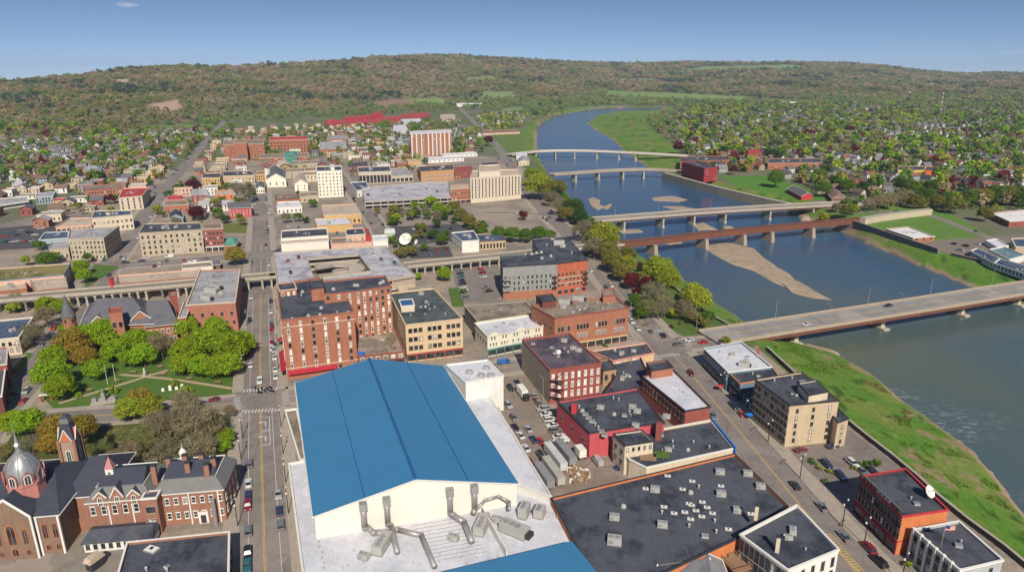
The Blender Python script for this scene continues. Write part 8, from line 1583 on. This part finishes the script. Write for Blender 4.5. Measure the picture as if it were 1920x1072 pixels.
for px, py in ((123, 748), (168, 734), (220, 716), (305, 704), (355, 712), (409, 719), (300, 690), (250, 700)):
    x, y = G(px, py); o = tag(ob('park_bench', None, None, (x, y, .05), radians(19.5)), 'x', 'bench', 'park benches'); ob('seat', SEAT, o); ob('backrest', BACK, o); ob('leg', LEG, o, (-.8, 0, 0)); ob('leg', LEG, o, (.8, 0, 0)); auto(o, 'wooden park bench', x, y, 'beside the park footpath'); o.scale = (1.3, 1.3, 1.2)
x, y = G(195, 752); o = thing('war_memorial', (x, y, .05), 'gray stone war memorial with a bronze figure and flanking pedestals on the park lawn', 'monument', rz=radians(19.5)); MB().box(-4.2, -2.8, 0, 4.2, 2.8, .25).build('plinth', CON, o)
MB().cbox((0, 0), (1.6, 1.6), .25, 3.4, 0, 0, .8).build('pedestal', MET, o); fm = MB(); fm.lathe((0, 0, 3.4), [(.32, 0), (.28, .7), (.36, 1.25), (.3, 1.5), (.1, 1.6), (.16, 1.75), (.1, 1.95)], 8); fm.build('statue', COP, o)
for s in (-3.2, 3.2): MB().cbox((s, 0), (1.5, .8), .25, 1.9).build('pedestal', MET, o)
x, y = G(325, 731); o = thing('memorial_stones', (x, y, .05), 'cluster of pale memorial stones beside the eastern park footpath', 'monument'); 
for k, s in enumerate((-3.5, -1, 1.2, 3.2)): MB().cbox((s, s*.3), (1.1, .5), 0, 1.3+(k % 2)*.8, .3, 0, .9).build('stone', TRW, o)
x, y = G(272, 705); o = thing('soldier_statue', (x, y, .05), 'pale statue on a pedestal where the park footpaths cross', 'statue'); MB().cbox((0, 0), (1.3, 1.3), 0, 1.8, 0, 0, .8).build('pedestal', CON, o); fm = MB(); fm.lathe((0, 0, 1.8), [(.3, 0), (.25, .7), (.34, 1.2), (.28, 1.45), (.1, 1.55), (.15, 1.7), (.08, 1.9)], 8); fm.build('figure', TRW, o)
x, y = G(88, 752); o = thing('park_gate', (x, y, .05), 'small brick and stone gateway at the avenue corner of the park', 'gate', rz=radians(19.5)); MB().box(-2, -.3, 0, -1.4, .3, 2.6).build('pillar', BRR, o); MB().box(1.4, -.3, 0, 2, .3, 2.6).build('pillar', BRR, o); MB().box(-2.2, -.35, 2.6, 2.2, .35, 3.0).build('lintel', TRW, o)
for i_, (px, py) in enumerate(((202, 720), (217, 716))): x, y = G(px, py); o = thing('flagpole', (x, y, 0), ['left', 'right'][i_]+' of the two white flagpoles under the park trees', 'flagpole'); m = MB(); m.tube((0, 0, 0), (0, 0, 8), .1, .06, 6); m.build('pole', TRW, o); MB().lathe((0, 0, 8), [(.06, 0), (.15, .12), (.05, .26)], 8).build('finial', PAY, o)
for i_, (px, py, cl, w_) in enumerate(((1349, 733, RED, 'red cafe umbrella on the pavement before the white-roofed riverside storefront'), (1404, 787, M('bright_blue'), 'blue cafe umbrella on the pavement before the tan corner block'))):
    x, y = G(px, py); o = thing('umbrella', (x, y, .15), w_, 'umbrella'); m = MB(); m.tube((0, 0, 0), (0, 0, 2.5), .05, n=5); m.build('pole', STEEL, o); m = MB(); m.lathe((0, 0, 2.1), [(1.5, 0), (.8, .3), (.05, .6)], 8); m.build('canopy', cl, o)
m = MB(); m.lathe((0, 0, 0), [(.12, 0), (.14, .5), (.2, .6), (.18, 1.1)], 6); x, y = G(1458, 660)
# bushes and hedges by the small riverside car park and the store
rg2 = np.random.default_rng(4)
BUSH = crownmesh(700, 1, .0, 1.6, 10, 420, .16); BUSH.materials.append(FOL)
for px, py, s, cl in ((1525, 870, 1.2, 'green'), (1537, 880, 1, 'lime'), (1555, 886, 1, 'lime'), (1565, 889, .9, 'green'), (1600, 880, .9, 'lime'), (1618, 877, 1.6, 'green'), (1640, 872, 1.8, 'green'), (1520, 862, .8, 'green'), (1546, 905, 1, 'green'), (1230, 1040, 1.4, 'bright'), (1290, 1035, 1.4, 'bright'), (1700, 1060, 1.2, 'lime'), (1150, 655, 1, 'lime'), (1135, 650, 1.2, 'green'), (195, 695, .8, 'lime'), (350, 735, 2.2, 'lime'), (190, 740, 1.6, 'bright'), (217, 735, 2, 'lime'), (330, 722, 1.6, 'lime'), (150, 745, 1.4, 'bright'), (1335, 690, 1.2, 'green'), (1192, 600, 1.6, 'green'), (1210, 612, 1.4, 'bare'), (1275, 608, 1.5, 'olive'), (1260, 615, 1.2, 'maroon'), (1100, 480, 2, 'green'), (800, 497, 2.2, 'green'), (1455, 650, 1, 'ochre')):
    x, y = G(px, py); o = tag(ob('bush', BUSH, None, (x, y, float(gz(x, y)[0])), px % 6), 'x', 'bush', 'bushes'); o.scale = (s, s, s); o.color = (*TONE[cl][1], 1); auto(o, {'green': 'green', 'lime': 'yellow-green', 'bright': 'bright green', 'bare': 'brown', 'olive': 'olive', 'maroon': 'maroon', 'ochre': 'yellow-brown'}[cl]+' leafy bush', x, y)
label_all()
# ---------------------------------------------------------------- high thin cloud
m_, t, b = newmat('cloud_vapor'); t.nodes.remove(b); pv = N(t, 'ShaderNodeVolumePrincipled'); pv.inputs['Color'].default_value = (1, 1, 1, 1); pv.inputs['Anisotropy'].default_value = -.4
tc_ = N(t, 'ShaderNodeTexCoord'); nz = noise(t, 3.5, 4, .7, tc_.outputs['Object']); ln = N(t, 'ShaderNodeVectorMath', operation='LENGTH'); t.links.new(tc_.outputs['Object'], ln.inputs[0])
fa = N(t, 'ShaderNodeMapRange', i_1=1.0, i_2=.3); t.links.new(ln.outputs['Value'], fa.inputs[0]); mu = N(t, 'ShaderNodeMath', operation='MULTIPLY'); t.links.new(fa.outputs[0], mu.inputs[0]); t.links.new(ramp(t, nz, [(.42, (0, 0, 0)), (.62, (1, 1, 1))]), mu.inputs[1])
mu2 = N(t, 'ShaderNodeMath', operation='MULTIPLY'); t.links.new(mu.outputs[0], mu2.inputs[0]); mu2.inputs[1].default_value = .0035; t.links.new(mu2.outputs[0], pv.inputs['Density']); t.links.new(pv.outputs[0], t.nodes['Material Output'].inputs['Volume'])
for px, py, w_, h_, d_ in ((290, 13, 270, 60, 1), (1885, 98, 900, 30, .5)):
    D_ = 16000; x = (px-960)/FPX*D_; z = CAMH+(HORY-py)/1406*D_; mm = MB(); mm.lathe((0, 0, 0), [(.02, -1), (.5, -.87), (.87, -.5), (1, 0), (.87, .5), (.5, .87), (.02, 1)], 16); c_ = mm.build('cloud', m_, None, (x, D_, z)); c_.scale = (w_, 250, h_); tag(c_, kind='stuff')
# ---------------------------------------------------------------- the air
m_, t, b = newmat('haze_air'); t.nodes.remove(b); pv = N(t, 'ShaderNodeVolumePrincipled'); pv.inputs['Color'].default_value = (.72, .82, 1, 1); pv.inputs['Density'].default_value = 0.00005; pv.inputs['Anisotropy'].default_value = 0
t.links.new(pv.outputs[0], t.nodes['Material Output'].inputs['Volume']); m_.cycles.homogeneous_volume = True if hasattr(m_, 'cycles') and hasattr(m_.cycles, 'homogeneous_volume') else True
zt = 330; tag(MB().box(-26500, -200, -900, 26500, 14500, zt).build('haze', m_), kind='stuff')
